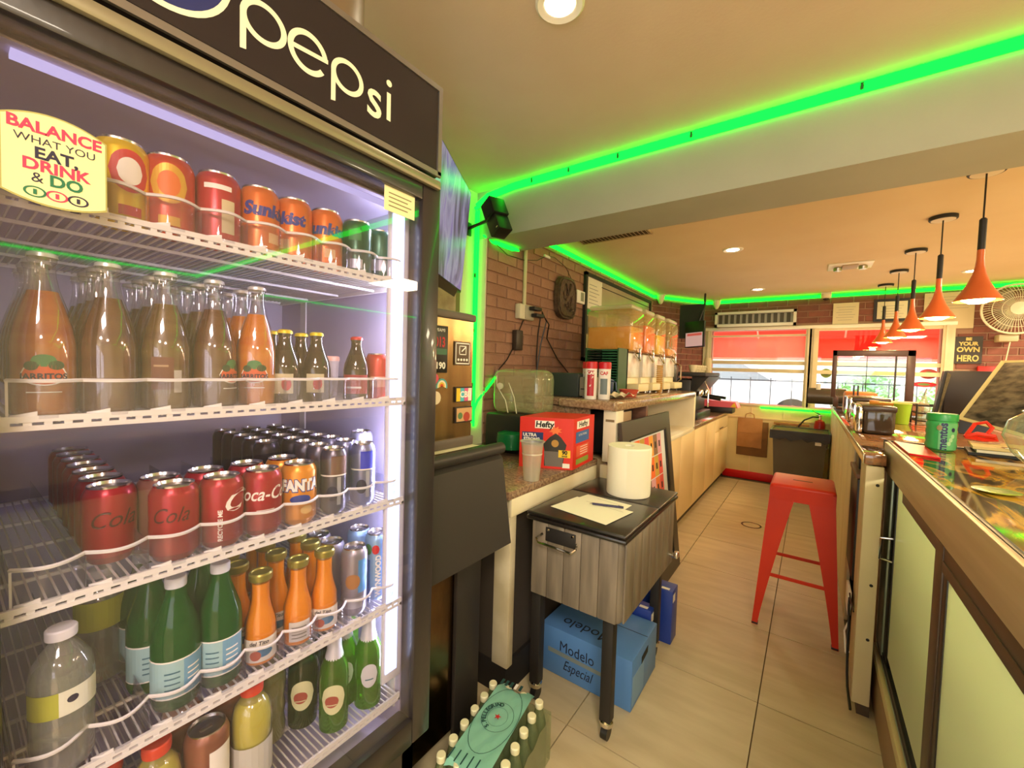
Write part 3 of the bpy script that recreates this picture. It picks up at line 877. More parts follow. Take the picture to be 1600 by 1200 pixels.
def jar(key, body, fillc):
    def mk():
        return bottle_meshes(key, JP, GL_CLEAR, mat('soda_' + key, fillc, .25, var=body, scale=2.5, stretch=(1, 1, 12)), .168) + [('crown_cap', crown(.2125, M_CROWN))]
    return mk


def art_jar(da=0.0, word='JARRITOS'):
    def f(a):
        r = .0329; a2 = a + da
        return [('label_panel', oval(r, a2, .058, .021, .013), mat('label_orange', '#D25B32', .5)),
                ('label_border', oval(r - .0002, a2, .058, .0225, .0148), WHITEP),
                ('label_leaf', oval(r, a2, .076, .012, .008), GREENP), ('label_leaf', oval(r, a2 + .35, .070, .008, .006), mat('dark_leaf', '#2E4A2C', .6)),
                ('label_leaf', oval(r, a2 - .35, .069, .007, .006), mat('dark_leaf', '#2E4A2C', .6)),
                ('lettering', wrap(text_mb(word, .0105, bold=.0004), r + .0006, a2, .055), NAVY),
                ('label_line', band(r, .034, .0355, a2 - .5, a2 + .5), WHITEP)]
    return f


def art_back(a):
    r = .0329
    return [('label_panel', band(r, .035, .085, a - .55, a + .30), mat('brown_label', '#6E4432', .6)), ('barcode', band(r + .0003, .03, .065, a + .30, a + .62, 4), mat('barcode_grey', '#B9B2A6', .6)),
            ('label_line', band(r + .0003, .070, .073, a - .45, a + .1), mat('label_tan', '#A98D6D', .6))]


z = SH[1]
JC = {'tamarind': ('#A8481A', '#C4782A'), 'brown': ('#4E2216', '#6E4A2C'), 'olive': ('#523220', '#7C6538'), 'amber': ('#CC6416', '#E09020')}
row = [(.086, 'tamarind', art_jar(0), 'front amber soda bottle at the left end of the second shelf, fruit label', ),
       (.150, 'brown', None, 'clear-necked brown soda bottle, second from left in the front of the second shelf'),
       (.2165, 'olive', art_back, 'brown soda bottle with its barcode side out, third from left on the second shelf'),
       (.283, 'brown', art_jar(.9), 'brown soda bottle whose fruit label is turned right, fourth on the second shelf'),
       (.3505, 'amber', art_jar(-.1), 'bright amber soda bottle with fruit label, left of the yellow-capped bottles')]
for y, c, ex, lab in row:
    bottle('jar_' + c, PX, y, z, lab, 'tall soda bottles on the second shelf', ex, make=jar(c, *JC[c]))
pos = ['second', 'third', 'fourth', 'fifth']
cols = ['leftmost', 'second', 'third', 'fourth', 'fifth']
for ci, (y, c) in enumerate(((.086, 'tamarind'), (.150, 'olive'), (.2165, 'brown'), (.283, 'olive'), (.3505, 'amber'))):
    for d_ in range(1, 4):
        bottle('jar_' + c, PX - .0675 * d_, y + .001 * d_, z, 'soda bottle standing %s from the front in the %s column of the second shelf' % (pos[d_ - 1], cols[ci]), 'tall soda bottles on the second shelf', None, make=jar(c, *JC[c]))
SP = [(.0, .003), (.022, .0), (.027, .005), (.0275, .02), (.0275, .070), (.025, .085), (.0165, .108), (.0120, .122), (.0115, .135), (.0128, .136), (.0128, .141)]


def small_beer(capc, liq):
    return lambda: bottle_meshes('s', SP, thin('smoky_brown_glass', '#8D8570', .16, haze='#4A4038', hz=.35), mat('liq_' + capc[1:], liq, .3), .105) + [('crown_cap', crown(.138, mat('crown_' + capc[1:], capc, .35, .2), .0138))]


def small_label(c):
    return lambda a: [('label_panel', band(.0278, .022, .060, a - .7, a + .55), mat('small_label_' + c[1:], c, .6)), ('emblem', oval(.0281, a + .1, .040, .009, .012), REDP)]


for i, (x, y, lab) in enumerate(((PX, .402, 'small dark bottle with yellow cap beside the bright amber soda bottle'), (PX, .466, 'small dark bottle with yellow cap and pale label, second shelf'),
                                 (PX - .062, .404, 'yellow-capped bottle standing behind the first yellow-capped bottle'), (PX - .062, .466, 'yellow-capped bottle standing behind the labelled yellow-capped bottle'))):
    bottle('small_yellow', x, y, z, lab, 'yellow-capped bottles on the second shelf', small_label('#C9BE98') if i < 2 else None, make=small_beer('#E6D22A', '#3E3A28'))
bottle('small_red', PX, .560, z - .002, 'small dark bottle with red cap and red label near the right of the second shelf', None,
       lambda a: [('label_panel', band(.0278, .018, .060, a - 1.2, a + 1.0), mat('brick_red_label', '#A5383E', .6)), ('label_line', band(.0281, .030, .034, a - .7, a + .4), WHITEP)], make=small_beer('#C23A34', '#3A2A24'))
can('redsoda', '#C4463A', PX, .6195, z, 'red can at the right end of the second shelf behind the light tube', h=.108, r=.030, art=lambda a, r: [('print_panel', band(r + .0003, .03, .055, a - .6, a + .5), mat('tan_panel', '#D9967A', .5))])
for i, y in enumerate((.500, .545, .590)):
    t = T('lidded_cup', ('pale cup with brown lid behind the bottles on the second shelf, left of three', 'pale cup with brown lid behind the bottles, middle of three', 'pale cup with brown lid behind the red-capped bottle, right of three')[i], 'cup', (PX - .16, y, z), 'lidded cups at the back of the second shelf')
    t.part('cup_body', MB().lathe([(.0, .001), (.018, 0), (.022, .09)], (PX - .16, y, z), 18, cap=False), mat('cup_shell', '#8D8078', .5))
    t.part('lid', MB().lathe([(.0235, .088), (.0235, .097), (.02, .100), (.0, .100)], (PX - .16, y, z), 18, cap=False), mat('brown_lid', '#B98A70', .5))

# ---- third shelf: cola and energy cans
z = SH[2]
def art_cola(word, da, vert=False):
    def f(a, r):
        if vert: return [('lettering', wrap(text_mb('RECYCLE ME', .0095, bold=.0003), r + .0005, a - .05, .040, True), WHITEP), ('swoosh', wrap(text_mb('C', .050, bold=.0008, shear=.5), r + .0005, a + .45, .078), WHITEP)]
        return [('lettering', wrap(text_mb(word, .034, bold=.0004, shear=.35, cond=.8), r + .0005, a + da, .078), WHITEP), ('label_line', band(r + .0005, .048, .0495, a + da - .4, a + da + .5), WHITEP)]
    return f


darkc = mat('dark_swirl', '#4A0A12', .5)
COLA = '#A41226'
cola_y = [.156, .227, .295, .362]
nth = ['front', 'second', 'third', 'fourth', 'fifth', 'sixth', 'seventh', 'eighth']
for d_ in range(7):
    can('cola', COLA, -.905 - .0665 * d_, .161 + .0015 * d_, z, 'red cola can, %s in the long leftmost column of the third shelf' % nth[d_], 'red cola cans on the third shelf',
        art=(lambda a, r: [('lettering', wrap(text_mb('Cola', .036, shear=.4, cond=.9), r + .0005, a + .1, .07), darkc)]) if d_ == 0 else None)
can('cola', COLA, PX, .227, z, 'front red cola can left of the can marked recycle', 'red cola cans on the third shelf', art=lambda a, r: [('lettering', wrap(text_mb('Cola', .034, shear=.4, cond=.8), r + .0005, a - .2, .075), darkc)])
can('colabrown', '#8A5A4E', -.908, .226, z, 'brownish can half hidden behind the front red cola can', None)
can('cola', COLA, PX, .2945, z, 'front red cola can with vertical white RECYCLE ME lettering', 'red cola cans on the third shelf', art=art_cola('', 0, True))
can('cola', COLA, -.908, .292, z, 'red cola can directly behind the can with RECYCLE ME lettering', 'red cola cans on the third shelf')
can('cola', COLA, PX, .362, z, 'front red cola can with white script lettering, left of the orange can', 'red cola cans on the third shelf', art=art_cola('Coca-Cola', .12))
can('cola', COLA, -.908, .362, z, 'red cola can directly behind the can with white script lettering', 'red cola cans on the third shelf')
can('fanta', '#E2912A', PX, .4315, z, 'orange FANTA can with dark blue lettering, middle of the third shelf',
    art=lambda a, r: [('lettering', wrap(text_mb('FANTA', .030, bold=.0016, cond=.8), r + .0007, a + .1, .079), WHITEP), ('lettering_shadow', wrap(text_mb('FANTA', .030, bold=.0034, cond=.8), r + .0003, a + .1, .0785), BLUEP),
                      ('print_panel', oval(r + .0003, a + .1, .052, .02, .009), BLUEP), ('print_panel', oval(r + .0003, a + .45, .030, .012, .008), mat('pale_orange_slice', '#F2C472', .5))])
can('fanta', '#E2912A', -.908, .4315, z, 'orange can directly behind the orange FANTA can', None)


def art_energy(c):
    return lambda a, r: [('print_panel', band(r + .0003, .085, .125, a - .2, a + 1.1), c), ('print_panel', band(r + .0003, .02, .080, a + .25, a + .55), SILV), ('emblem', oval(r + .0005, a - .1, .045, .012, .016), NAVY), ('label_line', band(r + .0004, .082, .085, a - 1.2, a + 1.2), WHITEP)]


can('energydark', '#6A6670', PX, .508, z, 'slim dark silver energy can right of the FANTA can', art=art_energy(mat('bronze_print', '#7C5C4E', .4, .3)), h=.140, r=.0275, metal=.7)
can('energyblue', '#8F93B4', PX, .581, z, 'slim silver and blue energy can near the light tube, third shelf', art=art_energy(mat('cobalt_print', '#2B35C4', .4)), h=.142, r=.0275, metal=.7)
can('energytall', '#A9ACC8', PX - .08, .630, z, 'tall pale blue can behind the silver and blue energy can', art=lambda a, r: [('print_panel', band(r + .0003, .10, .12, a - .5, a + .6), WHITEP)], h=.155, r=.028, metal=.5)
for d_ in range(1, 8):
    for ci, y in enumerate((.508, .574)):
        can('energyblack' if d_ > 2 else ('energydark' if ci == 0 else 'energyblue'), '#35303A' if d_ > 2 else '#6A6670', PX - .0585 * d_, y, z,
            'slim energy can %s from the front in the %s energy column of the third shelf' % (nth[d_], 'left' if ci == 0 else 'right'), 'slim energy cans on the third shelf', h=.140, r=.0275, metal=.6)
for d_ in range(3, 8):
    can('energyblack', '#35303A', PX - .0585 * d_, .446, z, 'dark slim can %s from the front behind the orange cans, third shelf' % nth[d_], 'slim energy cans on the third shelf', h=.140, r=.0275, metal=.6)

# ---- fourth shelf
z = SH[3]
PBP = [(.0, .004), (.022, .0), (.031, .006), (.033, .02), (.032, .033), (.033, .046), (.032, .059), (.033, .072), (.0325, .10), (.0335, .128), (.030, .150), (.020, .168), (.0125, .178), (.0125, .186)]


def cap_mesh(zt, c, r=.0145, h=.014):
    pr = [(r * .97, 0), (r, .003), (r, h - .002), (r * .9, h), (0, h)]
    return MB().lathe(pr, (0, 0, zt), 24, cap=False).mesh('screw_cap', mat('cap_' + c[1:], c, .4))


PETC = thin('clear_pet', '#F0F2EE', .12, rough=.08, haze='#D9DCD2', hz=.16)
pet = lambda: bottle_meshes('pet', PBP, PETC, thin('still_water', '#E9ECE6', .12, haze='#B9BDB2', hz=.22), .140) + [('screw_cap', cap_mesh(.184, '#ECEAF2', .0165))]
bottle('pet', -.832, .0975, z, 'clear ribbed water bottle with pale cap at the left end of the fourth shelf', None,
       lambda a: [('label_panel', band(.0338, .088, .122, a - .1, a + 1.4), mat('white_lime_label', '#E7E8D4', .6)), ('label_panel', band(.0337, .088, .122, a - 1.3, a - .1), mat('lime_label', '#B5B83E', .6)), ('emblem', oval(.0341, a + .3, .108, .006, .005), NAVY)],
       name='water_bottle', make=pet)
bottle('pet', -1.01, .165, z + .002, 'clear bottle with lime label band standing at the back left of the fourth shelf', None,
       lambda a: [('label_panel', band(.0338, .10, .15, a - 1.3, a + 1.4), mat('lime_label', '#B5B83E', .6))], name='water_bottle', make=pet)
PEL = [(.0, .004), (.020, .0), (.030, .006), (.0335, .018), (.0335, .112), (.0310, .132), (.0225, .160), (.0150, .184), (.0130, .196), (.0130, .206)]
pel = lambda: bottle_meshes('pel', PEL, GL_GREEN, thin('green_water', '#4FB060', .05, haze='#22943C', hz=.4), .175) + [('screw_cap', cap_mesh(.199, '#D7DAE4', .0150, .016))]


def art_pel(da):
    return lambda a: [('label_panel', band(.0340, .030, .088, a + da - 1.5, a + da + .2), mat('pale_blue_label', '#9CC2C6', .6)), ('label_panel', band(.0340, .030, .088, a + da + .2, a + da + 1.3), mat('blue_label', '#6FA3C4', .6)),
                      ('label_border', band(.0342, .088, .0905, a + da - 1.5, a + da + 1.3), WHITEP), ('label_border', band(.0342, .028, .0305, a + da - 1.5, a + da + 1.3), WHITEP)] + \
        [('fine_print', band(.0343, .042 + q * .009, .0445 + q * .009, a + da - .55, a + da + .05, 5), mat('teal_print', '#3D6E7E', .6)) for q in range(4)] + \
        [('fine_print', band(.0343, .042 + q * .009, .0445 + q * .009, a + da + .35, a + da + .95, 5), WHITEP) for q in range(4)]


for x, y, da, lab in ((PX, .2285, .1, 'green sparkling water bottle with pale blue label, front left of its pair'), (PX, .2925, -.1, 'green sparkling water bottle right of its twin, beside the orange juices'),
                      (-.915, .214, .2, 'green sparkling water bottle partly hidden behind the front left one'), (-.92, .288, 0, 'green sparkling water bottle behind the front right one'), (-.99, .220, 0, 'green sparkling water bottle third from the front')):
    bottle('pel', x, y, z, lab, 'green water bottles on the fourth shelf', art_pel(da), name='water_bottle', make=pel)
JU = [(.0, .003), (.024, .0), (.0275, .004), (.0275, .060), (.0265, .078), (.0205, .100), (.0172, .118), (.0165, .140), (.0172, .158), (.0155, .161)]
M_JUICE = mat('orange_juice', '#FF9E08', .35, var='#FA8E04', scale=4)
ju = lambda: bottle_meshes('ju', JU, GL_CLEAR, M_JUICE, .152) + [('twist_lid', MB().lathe([(.0195, .158), (.0205, .161), (.0205, .170), (.0185, .173), (.016, .172), (.015, .170), (0, .170)], seg=24, cap=False).mesh('twist_lid', mat('gold_twist_lid', '#A39A4A', .3, .6)))]


def art_ju(k):
    def f(a):
        r = .0279
        if k == 1: return [('label_panel', band(r, .012, .052, a - .6, a + .9), mat('juice_label_grey', '#D8D4CC', .6))] + [('fine_print', band(r + .0003, .018 + q * .007, .0205 + q * .007, a - .4, a + .6, 5), mat('grey_print', '#8A857C', .6)) for q in range(4)]
        return [('label_panel', band(r, .010, .053, a - 1.2, a + 1.3), mat('juice_label_white', '#EBE3D4', .6)), ('lettering', wrap(text_mb('del Tito', .0105, bold=.0002, shear=.2), r + .0005, a - .1, .046), NAVY),
                ('emblem', oval(r + .0003, a + .2, .027, .016, .008), mat('juice_art_blue', '#3F7FA8', .6)), ('emblem', oval(r + .0005, a - .3, .023, .010, .009), mat('juice_art_red', '#B5482A', .6))]
    return f


for x, y, k, lab in ((PX, .360, 0, 'orange juice bottle with white label, leftmost in front of the fourth shelf'), (PX, .432, 1, 'orange juice bottle with its grey text label out, middle of the front three'), (PX, .489, 0, 'orange juice bottle, rightmost of the front three'),
                     (-.908, .345, 0, 'orange juice bottle second row, behind the leftmost one'), (-.905, .418, 0, 'orange juice bottle second row, behind the middle one'), (-.900, .490, 0, 'orange juice bottle second row, behind the rightmost one'),
                     (-.970, .352, 0, 'orange juice bottle third row left'), (-.970, .425, 0, 'orange juice bottle third row middle'), (-.965, .492, 0, 'orange juice bottle third row right'),
                     (-1.03, .425, 0, 'orange juice bottle at the back of the fourth shelf')):
    bottle('ju', x, y, z, lab, 'orange juice bottles on the fourth shelf', art_ju(k), name='juice_bottle', make=ju)
cup_art = lambda a, r: [('emblem', oval(r + .0003, a - .1, .082, .017, .017), mat('amber_print', '#A87442', .5)), ('print_panel', band(r + .0003, .02, .045, a - .8, a + .7), SILV), ('print_panel', band(r + .0002, .055, .13, a + .3, a + 1.2), mat('sky_print', '#4E8FCB', .5))]
can('coffee', '#9C97A4', PX, .562, z, 'silver grey can with amber round badge, front of the fourth shelf right of the juices', h=.155, r=.029, metal=.5, art=cup_art)
can('coffee', '#9C97A4', -.905, .545, z, 'grey can behind the can with amber badge', None, h=.155, r=.029)
can('coffee', '#9C97A4', -.968, .548, z, 'grey can third from the front, right part of the fourth shelf', None, h=.155, r=.029)
can('fruit', '#8FB4DC', PX, .6235, z + .01, 'tall pale blue can with red fruit print at the right end of the fourth shelf', h=.160, r=.028, metal=.3,
    art=lambda a, r: [('emblem', oval(r + .0004, a - .1, .125, .009, .011), REDP), ('emblem', oval(r + .0003, a - .75, .125, .010, .013), GREENP), ('print_panel', band(r + .0002, .0, .10, a - 1.2, a - .55), mat('cobalt_soft', '#4770C2', .5)),
                      ('lettering', wrap(text_mb('WYNWOOD', .017, bold=.0008), r + .0006, a + .15, .062, True), WHITEP)])
can('fruit', '#8FB4DC', -.905, .618, z + .005, 'pale blue fruit can directly behind the one with red print', None, h=.160, r=.028)

# ---- bottom shelf
z = SH[4]
GT = [(.0, .004), (.026, .0), (.033, .006), (.0335, .03), (.031, .05), (.0335, .07), (.031, .09), (.0335, .105), (.0345, .135), (.030, .162), (.020, .176), (.0175, .180), (.0175, .188)]
PETS = thin('sports_pet', '#F5F5EA', .12, rough=.08, haze='#D8DAB8', hz=.12)
gt = lambda c, capc: (lambda: bottle_meshes('gt' + c, GT, PETS, mat('sports_' + c[1:], c, .3), .172) + [('screw_cap', cap_mesh(.186, capc, .0195, .018))])


def art_gt(c):
    return lambda a: [('label_panel', band(.0347, .045, .120, a - 1.5, a + 1.5), mat('wrap_' + c[1:], c, .5)), ('label_panel', band(.0350, .020, .040, a - .8, a + .9), mat('wrap_grey', '#C9C7BE', .5))]


bottle('gt_y', PX, .345, z, 'yellow sports drink with orange-red cap, bottom shelf beside the beer bottles', None,
       lambda a: [('label_panel', band(.0350, .030, .100, a - 1.5, a + 1.5), mat('wrap_silver', '#C5C3B8', .5))], name='sports_bottle', make=gt('#D3C71C', '#D8452A'))
bottle('gt_y', PX, .2025, z - .012, 'yellow sports drink with orange-red cap at the bottom edge of the picture', None, None, name='sports_bottle', make=gt('#D3C71C', '#D8452A'))
bottle('gt_y', -.88, .150, z - .03, 'sports drink with red cap, lowest left one showing only its cap', None, None, name='sports_bottle', make=gt('#D3C71C', '#D8452A'))
bottle('gt_o', -.915, .335, z + .0, 'dark orange sports drink lying in shade behind the silver lid on the bottom shelf', None, art_gt('#9C4A26'), name='sports_bottle', make=gt('#A4502A', '#9A4A2A'))
bottle('gt_o', -.93, .262, z, 'second dark orange sports drink at the back of the bottom shelf', None, None, name='sports_bottle', make=gt('#A4502A', '#9A4A2A'))
bottle('gt_d', -.92, .410, z, 'murky olive bottle behind the yellow sports drink', None, None, name='sports_bottle', make=gt('#77782A', '#6A6A30'))
can('coldbrew', '#8F5B46', PX, .2725, z + .02, 'wide can with silver lid between the two yellow sports drinks', None, h=.150, r=.0335,
    art=lambda a, r: [('print_panel', band(r + .0003, .05, .12, a + .1, a + 1.3), WHITEP)])
BE = [(.0, .004), (.024, .0), (.030, .005), (.0305, .02), (.0305, .118), (.0285, .138), (.0200, .160), (.0145, .180), (.0135, .215), (.0148, .217), (.0148, .224)]


def beer(g):
    return lambda: bottle_meshes('be', BE, g, None) + [('crown_cap', crown(.221, mat('silver_crown', '#D3D3DC', .3, .5), .0158)),
                                                     ('foil', MB().lathe([(.0200, .160), (.0156, .180), (.0142, .215), (.0156, .219)], seg=20, cap=False).mesh('foil', mat('silver_foil', '#DADAE4', .35, .2)))]


def art_be(a):
    return [('label_panel', oval(.0309, a - .05, .080, .026, .033), mat('beer_label', '#DAD9A8', .6)), ('emblem', oval(.0312, a - .15, .076, .015, .013), mat('beer_red', '#A34A3C', .6)),
            ('lettering', wrap(text_mb('IRIE', .011, bold=.0004), .0316, a - .15, .077), mat('beer_label', '#DAD9A8', .6)) if False else ('label_line', band(.0315, .068, .070, a - .5, a + .2), mat('beer_label', '#DAD9A8', .6))]


def art_be2(a):
    return [('label_panel', oval(.0309, a + .1, .085, .020, .028), mat('beer_label_pale', '#CFCFD6', .6)), ('label_line', band(.0313, .075, .078, a - .2, a + .4), mat('teal_print', '#3D6E7E', .6))]


for key, g, x, y, ex, lab in (('bd', GL_DGREEN, -.905, .478, art_be, 'dark green beer bottle with red and cream label, left in the beer group'),
                              ('bl', GL_LGREEN, PX, .515, art_be, 'bright green beer bottle with red and cream label, front of the group'),
                              ('bl', GL_LGREEN, -.885, .568, art_be2, 'green beer bottle with pale back label between two others'),
                              ('bl', GL_LGREEN, PX + .005, .600, art_be2, 'green beer bottle with pale label nearest the light tube'),
                              ('bd', GL_DGREEN, -.975, .530, art_be2, 'dark green beer bottle in the second row, left'),
                              ('bl', GL_LGREEN, -.965, .625, art_be2, 'green beer bottle in the second row, right'),
                              ('bd', GL_DGREEN, -1.04, .590, None, 'dark green beer bottle at the back of the bottom shelf')):
    bottle('beer_' + key, x, y, z, lab, 'beer bottles on the bottom shelf', ex, name='beer_bottle', make=beer(g))
# thing on top of the cooler
t = T('standing_fan_guard', 'brown curved panel standing on top of the cooler', 'panel', (-.86, .56, 2.026))
t.part('shell', MB().lathe([(.10, 0), (.10, .30)], (-.86, .46, 2.026), 16, a0=-1.2, a1=1.2, cap=False).lathe([(.094, 0), (.094, .30)], (-.86, .46, 2.026), 16, a0=-1.2, a1=1.2, cap=False), mat('brown_shell', '#7A6650', .4))
t.part('rim', MB().lathe([(.101, 0), (.101, .008), (.092, .008), (.092, 0)], (-.86, .46, 2.026), 16, a0=-1.2, a1=1.2, cap=False), M_BLACK)

# ================================================================== left side: ice maker, television, counter
im = T('ice_machine', 'stainless ice machine head covered in magnets over a black bin, right of the cooler', 'ice machine', (-1.3, .96, 0))
M_SS = mat('warm_stainless', '#B09468', 0.25, .9, var='#8F7550', scale=3, stretch=(1, 6, .3))
im.part('head', MB().box(-1.72, .80, 1.115, -1.0, 1.140, 1.535), M_SS)
im.part('head_cap', MB().rbox(-1.73, .79, 1.528, -.992, 1.150, 1.555, .006), mat('dark_grey_cap', '#5C5148', .5))
im.part('head_base', MB().rbox(-1.73, .79, 1.085, -.992, 1.146, 1.118, .004), mat('dark_grey_cap', '#5C5148', .5))
im.part('bin_top', MB().rbox(-1.70, .79, 1.06, -.90, 1.15, 1.085, .006), mat('pale_bin_top', '#CFC7A0', .5))
im.part('bin_body', MB().box(-1.70, .79, .10, -.965, 1.150, 1.06), mat('reflective_steel', '#8E7256', .2, 1.0, var='#6E563E', scale=2.5, bump=.25, bscale=5))
im.part('bin_side_panel', MB().rbox(-.965, 1.03, .05, -.945, 1.155, .80, .006), mat('black_bin_plastic', '#2C2724', .5))
b = MB().prism([(-.905, .785, 1.085), (-.868, .785, 1.05), (-.822, .785, .76), (-.86, .785, .745), (-.96, .785, .80), (-.96, .785, 1.085)], (0, .378, 0))
im.part('bin_door', b, mat('black_bin_plastic', '#2C2724', .5, var='#332D29', bump=.08))
im.part('door_hinge', MB().cyl((-.878, .785, 1.086), (-.878, 1.165, 1.086), .020, seg=16), mat('black_bin_plastic', '#2C2724', .5))
im.part('foot', MB().cyl((-1.0, 1.10, 0), (-1.0, 1.10, .10), .02), M_BLACK)
im.part('foot', MB().cyl((-1.0, .84, 0), (-1.0, .84, .10), .02), M_BLACK)
XM = -.9985


def magnet(lab, y0, z0, y1, z1, col, ob, th=.003):
    t = T('magnet', lab, 'magnet', (XM, (y0 + y1) / 2, (z0 + z1) / 2))
    t.part('backing', MB().rbox(XM, y0, z0, XM + th, y1, z1, .001), col)
    ob(t, XM + th + .0003)
    return t


def mg1(t, x):
    t.part('print_panel', MB().box(x, .936, 1.405, x + .0003, 1.004, 1.425), mat('sticker_green_strip', '#3E6B52', .5))
    put(t, 'lettering', '013', .045, (x + .0006, .972, 1.445, 0), yv, zv, REDP, bold=.001, cond=.7)
    put(t, 'lettering', '190', .030, (x + .0006, .975, 1.368, 0), yv, zv, WHITEP, bold=.001)
    put(t, 'lettering', 'MIAMI', .016, (x + .0006, .972, 1.485, 0), yv, zv, WHITEP)


magnet('black and red sticker at the top left of the ice machine head', .930, 1.345, 1.008, 1.500, M_BLACK, mg1)


def mg2(t, x):
    b = MB()
    for (a0, c0, a1, c1) in ((1.046, 1.446, 1.118, 1.450), (1.046, 1.376, 1.118, 1.380), (1.046, 1.376, 1.049, 1.450), (1.115, 1.376, 1.118, 1.450), (1.064, 1.408, 1.100, 1.411), (1.064, 1.437, 1.100, 1.440), (1.064, 1.408, 1.067, 1.440), (1.097, 1.408, 1.100, 1.440)):
        b.box(x, a0, c0, x + .0004, a1, c1)
    t.part('outline', b, WHITEP, kind='stuff')
    for k in range(4): t.part('button', MB().prism(disc_pts((x, 1.060 + k * .0145, 1.391), .0045, 12), (.001, 0, 0)), WHITEP)
    t.part('pointer', MB().prism([(x, 1.078, 1.418), (x, 1.098, 1.434), (x, 1.095, 1.437), (x, 1.075, 1.421)], (.0004, 0, 0)), WHITEP)


magnet('brown control sticker with screen symbol and four buttons on the ice machine', 1.042, 1.372, 1.122, 1.454, mat('brown_plate', '#5A4636', .5), mg2)


def mg3(t, x):
    for k, c in enumerate(('#E8C22E', '#4BB5C4', '#D85C8E', '#EFE8D2')):
        t.part('print_panel', MB().box(x, 1.052 + k * .02, 1.246, x + .0003, 1.071 + k * .02, 1.292), mat('magnet_' + c[1:], c, .5))
    put(t, 'lettering', 'CBD', .030, (x + .0006, 1.100, 1.269, 0), yv, zv, WHITEP, bold=.001)


magnet('colourful souvenir magnet with white letters on the ice machine', 1.048, 1.243, 1.138, 1.296, mat('dark_magnet_edge', '#2E2620', .6), mg3, .006)


def mg4(t, x):
    t.part('print_panel', MB().box(x, 1.055, 1.175, x + .0003, 1.134, 1.222), mat('magnet_tan', '#C99C6A', .5))
    t.part('figure', MB().prism(disc_pts((x, 1.106, 1.19), .017, 16), (.0006, 0, 0)), mat('magnet_red', '#A8392A', .5))
    t.part('figure', MB().prism(disc_pts((x, 1.073, 1.195), .012, 16), (.0006, 0, 0)), mat('magnet_green', '#55794A', .5))


magnet('brown picture magnet near the bottom right of the ice machine head', 1.050, 1.170, 1.138, 1.226, mat('dark_magnet_edge', '#2E2620', .6), mg4, .006)
t = T('rainbow_magnet', 'rainbow arc magnet with orange dots on the left of the ice machine head', 'magnet', (XM, .985, 1.30))
for k, c in enumerate(('#4FA3A5', '#E9E2C9', '#E6BE3A', '#D8492E')):
    b = MB(); ring(b, .985, 1.30, .026 - k * .006, .020 - k * .006, XM + .002, 20, a0=-.3, a1=PI + .3); t.part('arc', b, mat('arc_' + c[1:], c, .5))
t.part('figure', MB().prism(disc_pts((XM, .952, 1.325), .018, 16), (.002, 0, 0)), mat('magnet_pink', '#E0506A', .5))
t.part('figure', MB().prism(disc_pts((XM, .960, 1.262), .022, 16), (.002, 0, 0)), mat('magnet_cream', '#EBD9B8', .5))
# television
tv = T('television', 'flat television tilted on a wall mount above the ice machine', 'television', (-1.3, 1.2, 2.0))
TVM = MX((-1.55, 1.659, 1.76), (-.477, .879, 0), (.095, 0, 1))


def tvp(nm, bx, m_, par=None): return tv.part(nm, MB().rbox(*bx, .004).xf(TVM), m_, parent=par)


bz = tvp('bezel', (-.86, -.0, -.03, .0, .53, .0), M_BLACK)
bm_ = mat('tv_picture', '#6E6592', .25, emit='#8C80B8', es=.42)
nt = bm_.node_tree; b_ = nt.nodes['Principled BSDF']
no = nt.nodes.new('ShaderNodeTexNoise'); no.inputs['Scale'].default_value = 3.2; no.inputs['Detail'].default_value = 5; no.inputs['Distortion'].default_value = .9
mp = nt.nodes.new('ShaderNodeMapping'); mp.inputs['Scale'].default_value = (1, 3, 1); tc = nt.nodes.new('ShaderNodeTexCoord')
nt.links.new(tc.outputs['Object'], mp.inputs[0]); nt.links.new(mp.outputs[0], no.inputs['Vector'])
rp = nt.nodes.new('ShaderNodeValToRGB')
for p_, c in ((.36, '#453C55'), (.46, '#8D84B4'), (.56, '#B9B1D8'), (.66, '#7A52C8')):
    e = rp.color_ramp.elements.new(p_); e.color = srgb(c)
nt.links.new(no.outputs[0], rp.inputs[0]); nt.links.new(rp.outputs[0], b_.inputs['Emission Color'])
tv.part('screen', MB().box(-.85, .012, .0005, -.01, .522, .0015).xf(TVM), bm_)
tv.part('lower_trim', MB().prism([(-.8, 0, -.03), (-.8, 0, .002), (-.8, -.035, -.012)], (.72, 0, 0)).xf(TVM), mat('tv_trim', '#4A453E', .3, .4))
tv.part('wall_mount', MB().box(-1.80, 1.15, 1.85, -1.79, 1.40, 2.10).box(-1.80, 1.25, 1.93, -1.45, 1.29, 1.98), M_BLACKM)
t = T('framed_picture', 'small brown framed picture on the wall under the television', 'picture', (-1.79, 1.7, 1.7))
t.part('frame', MB().rbox(-1.80, 1.50, 1.56, -1.78, 1.90, 1.86, .004), mat('brown_frame', '#7A5E45', .5))
t.part('picture', MB().box(-1.7795, 1.55, 1.60, -1.779, 1.86, 1.82), mat('faded_print', '#C9B79A', .7, var='#A8917A', scale=12))
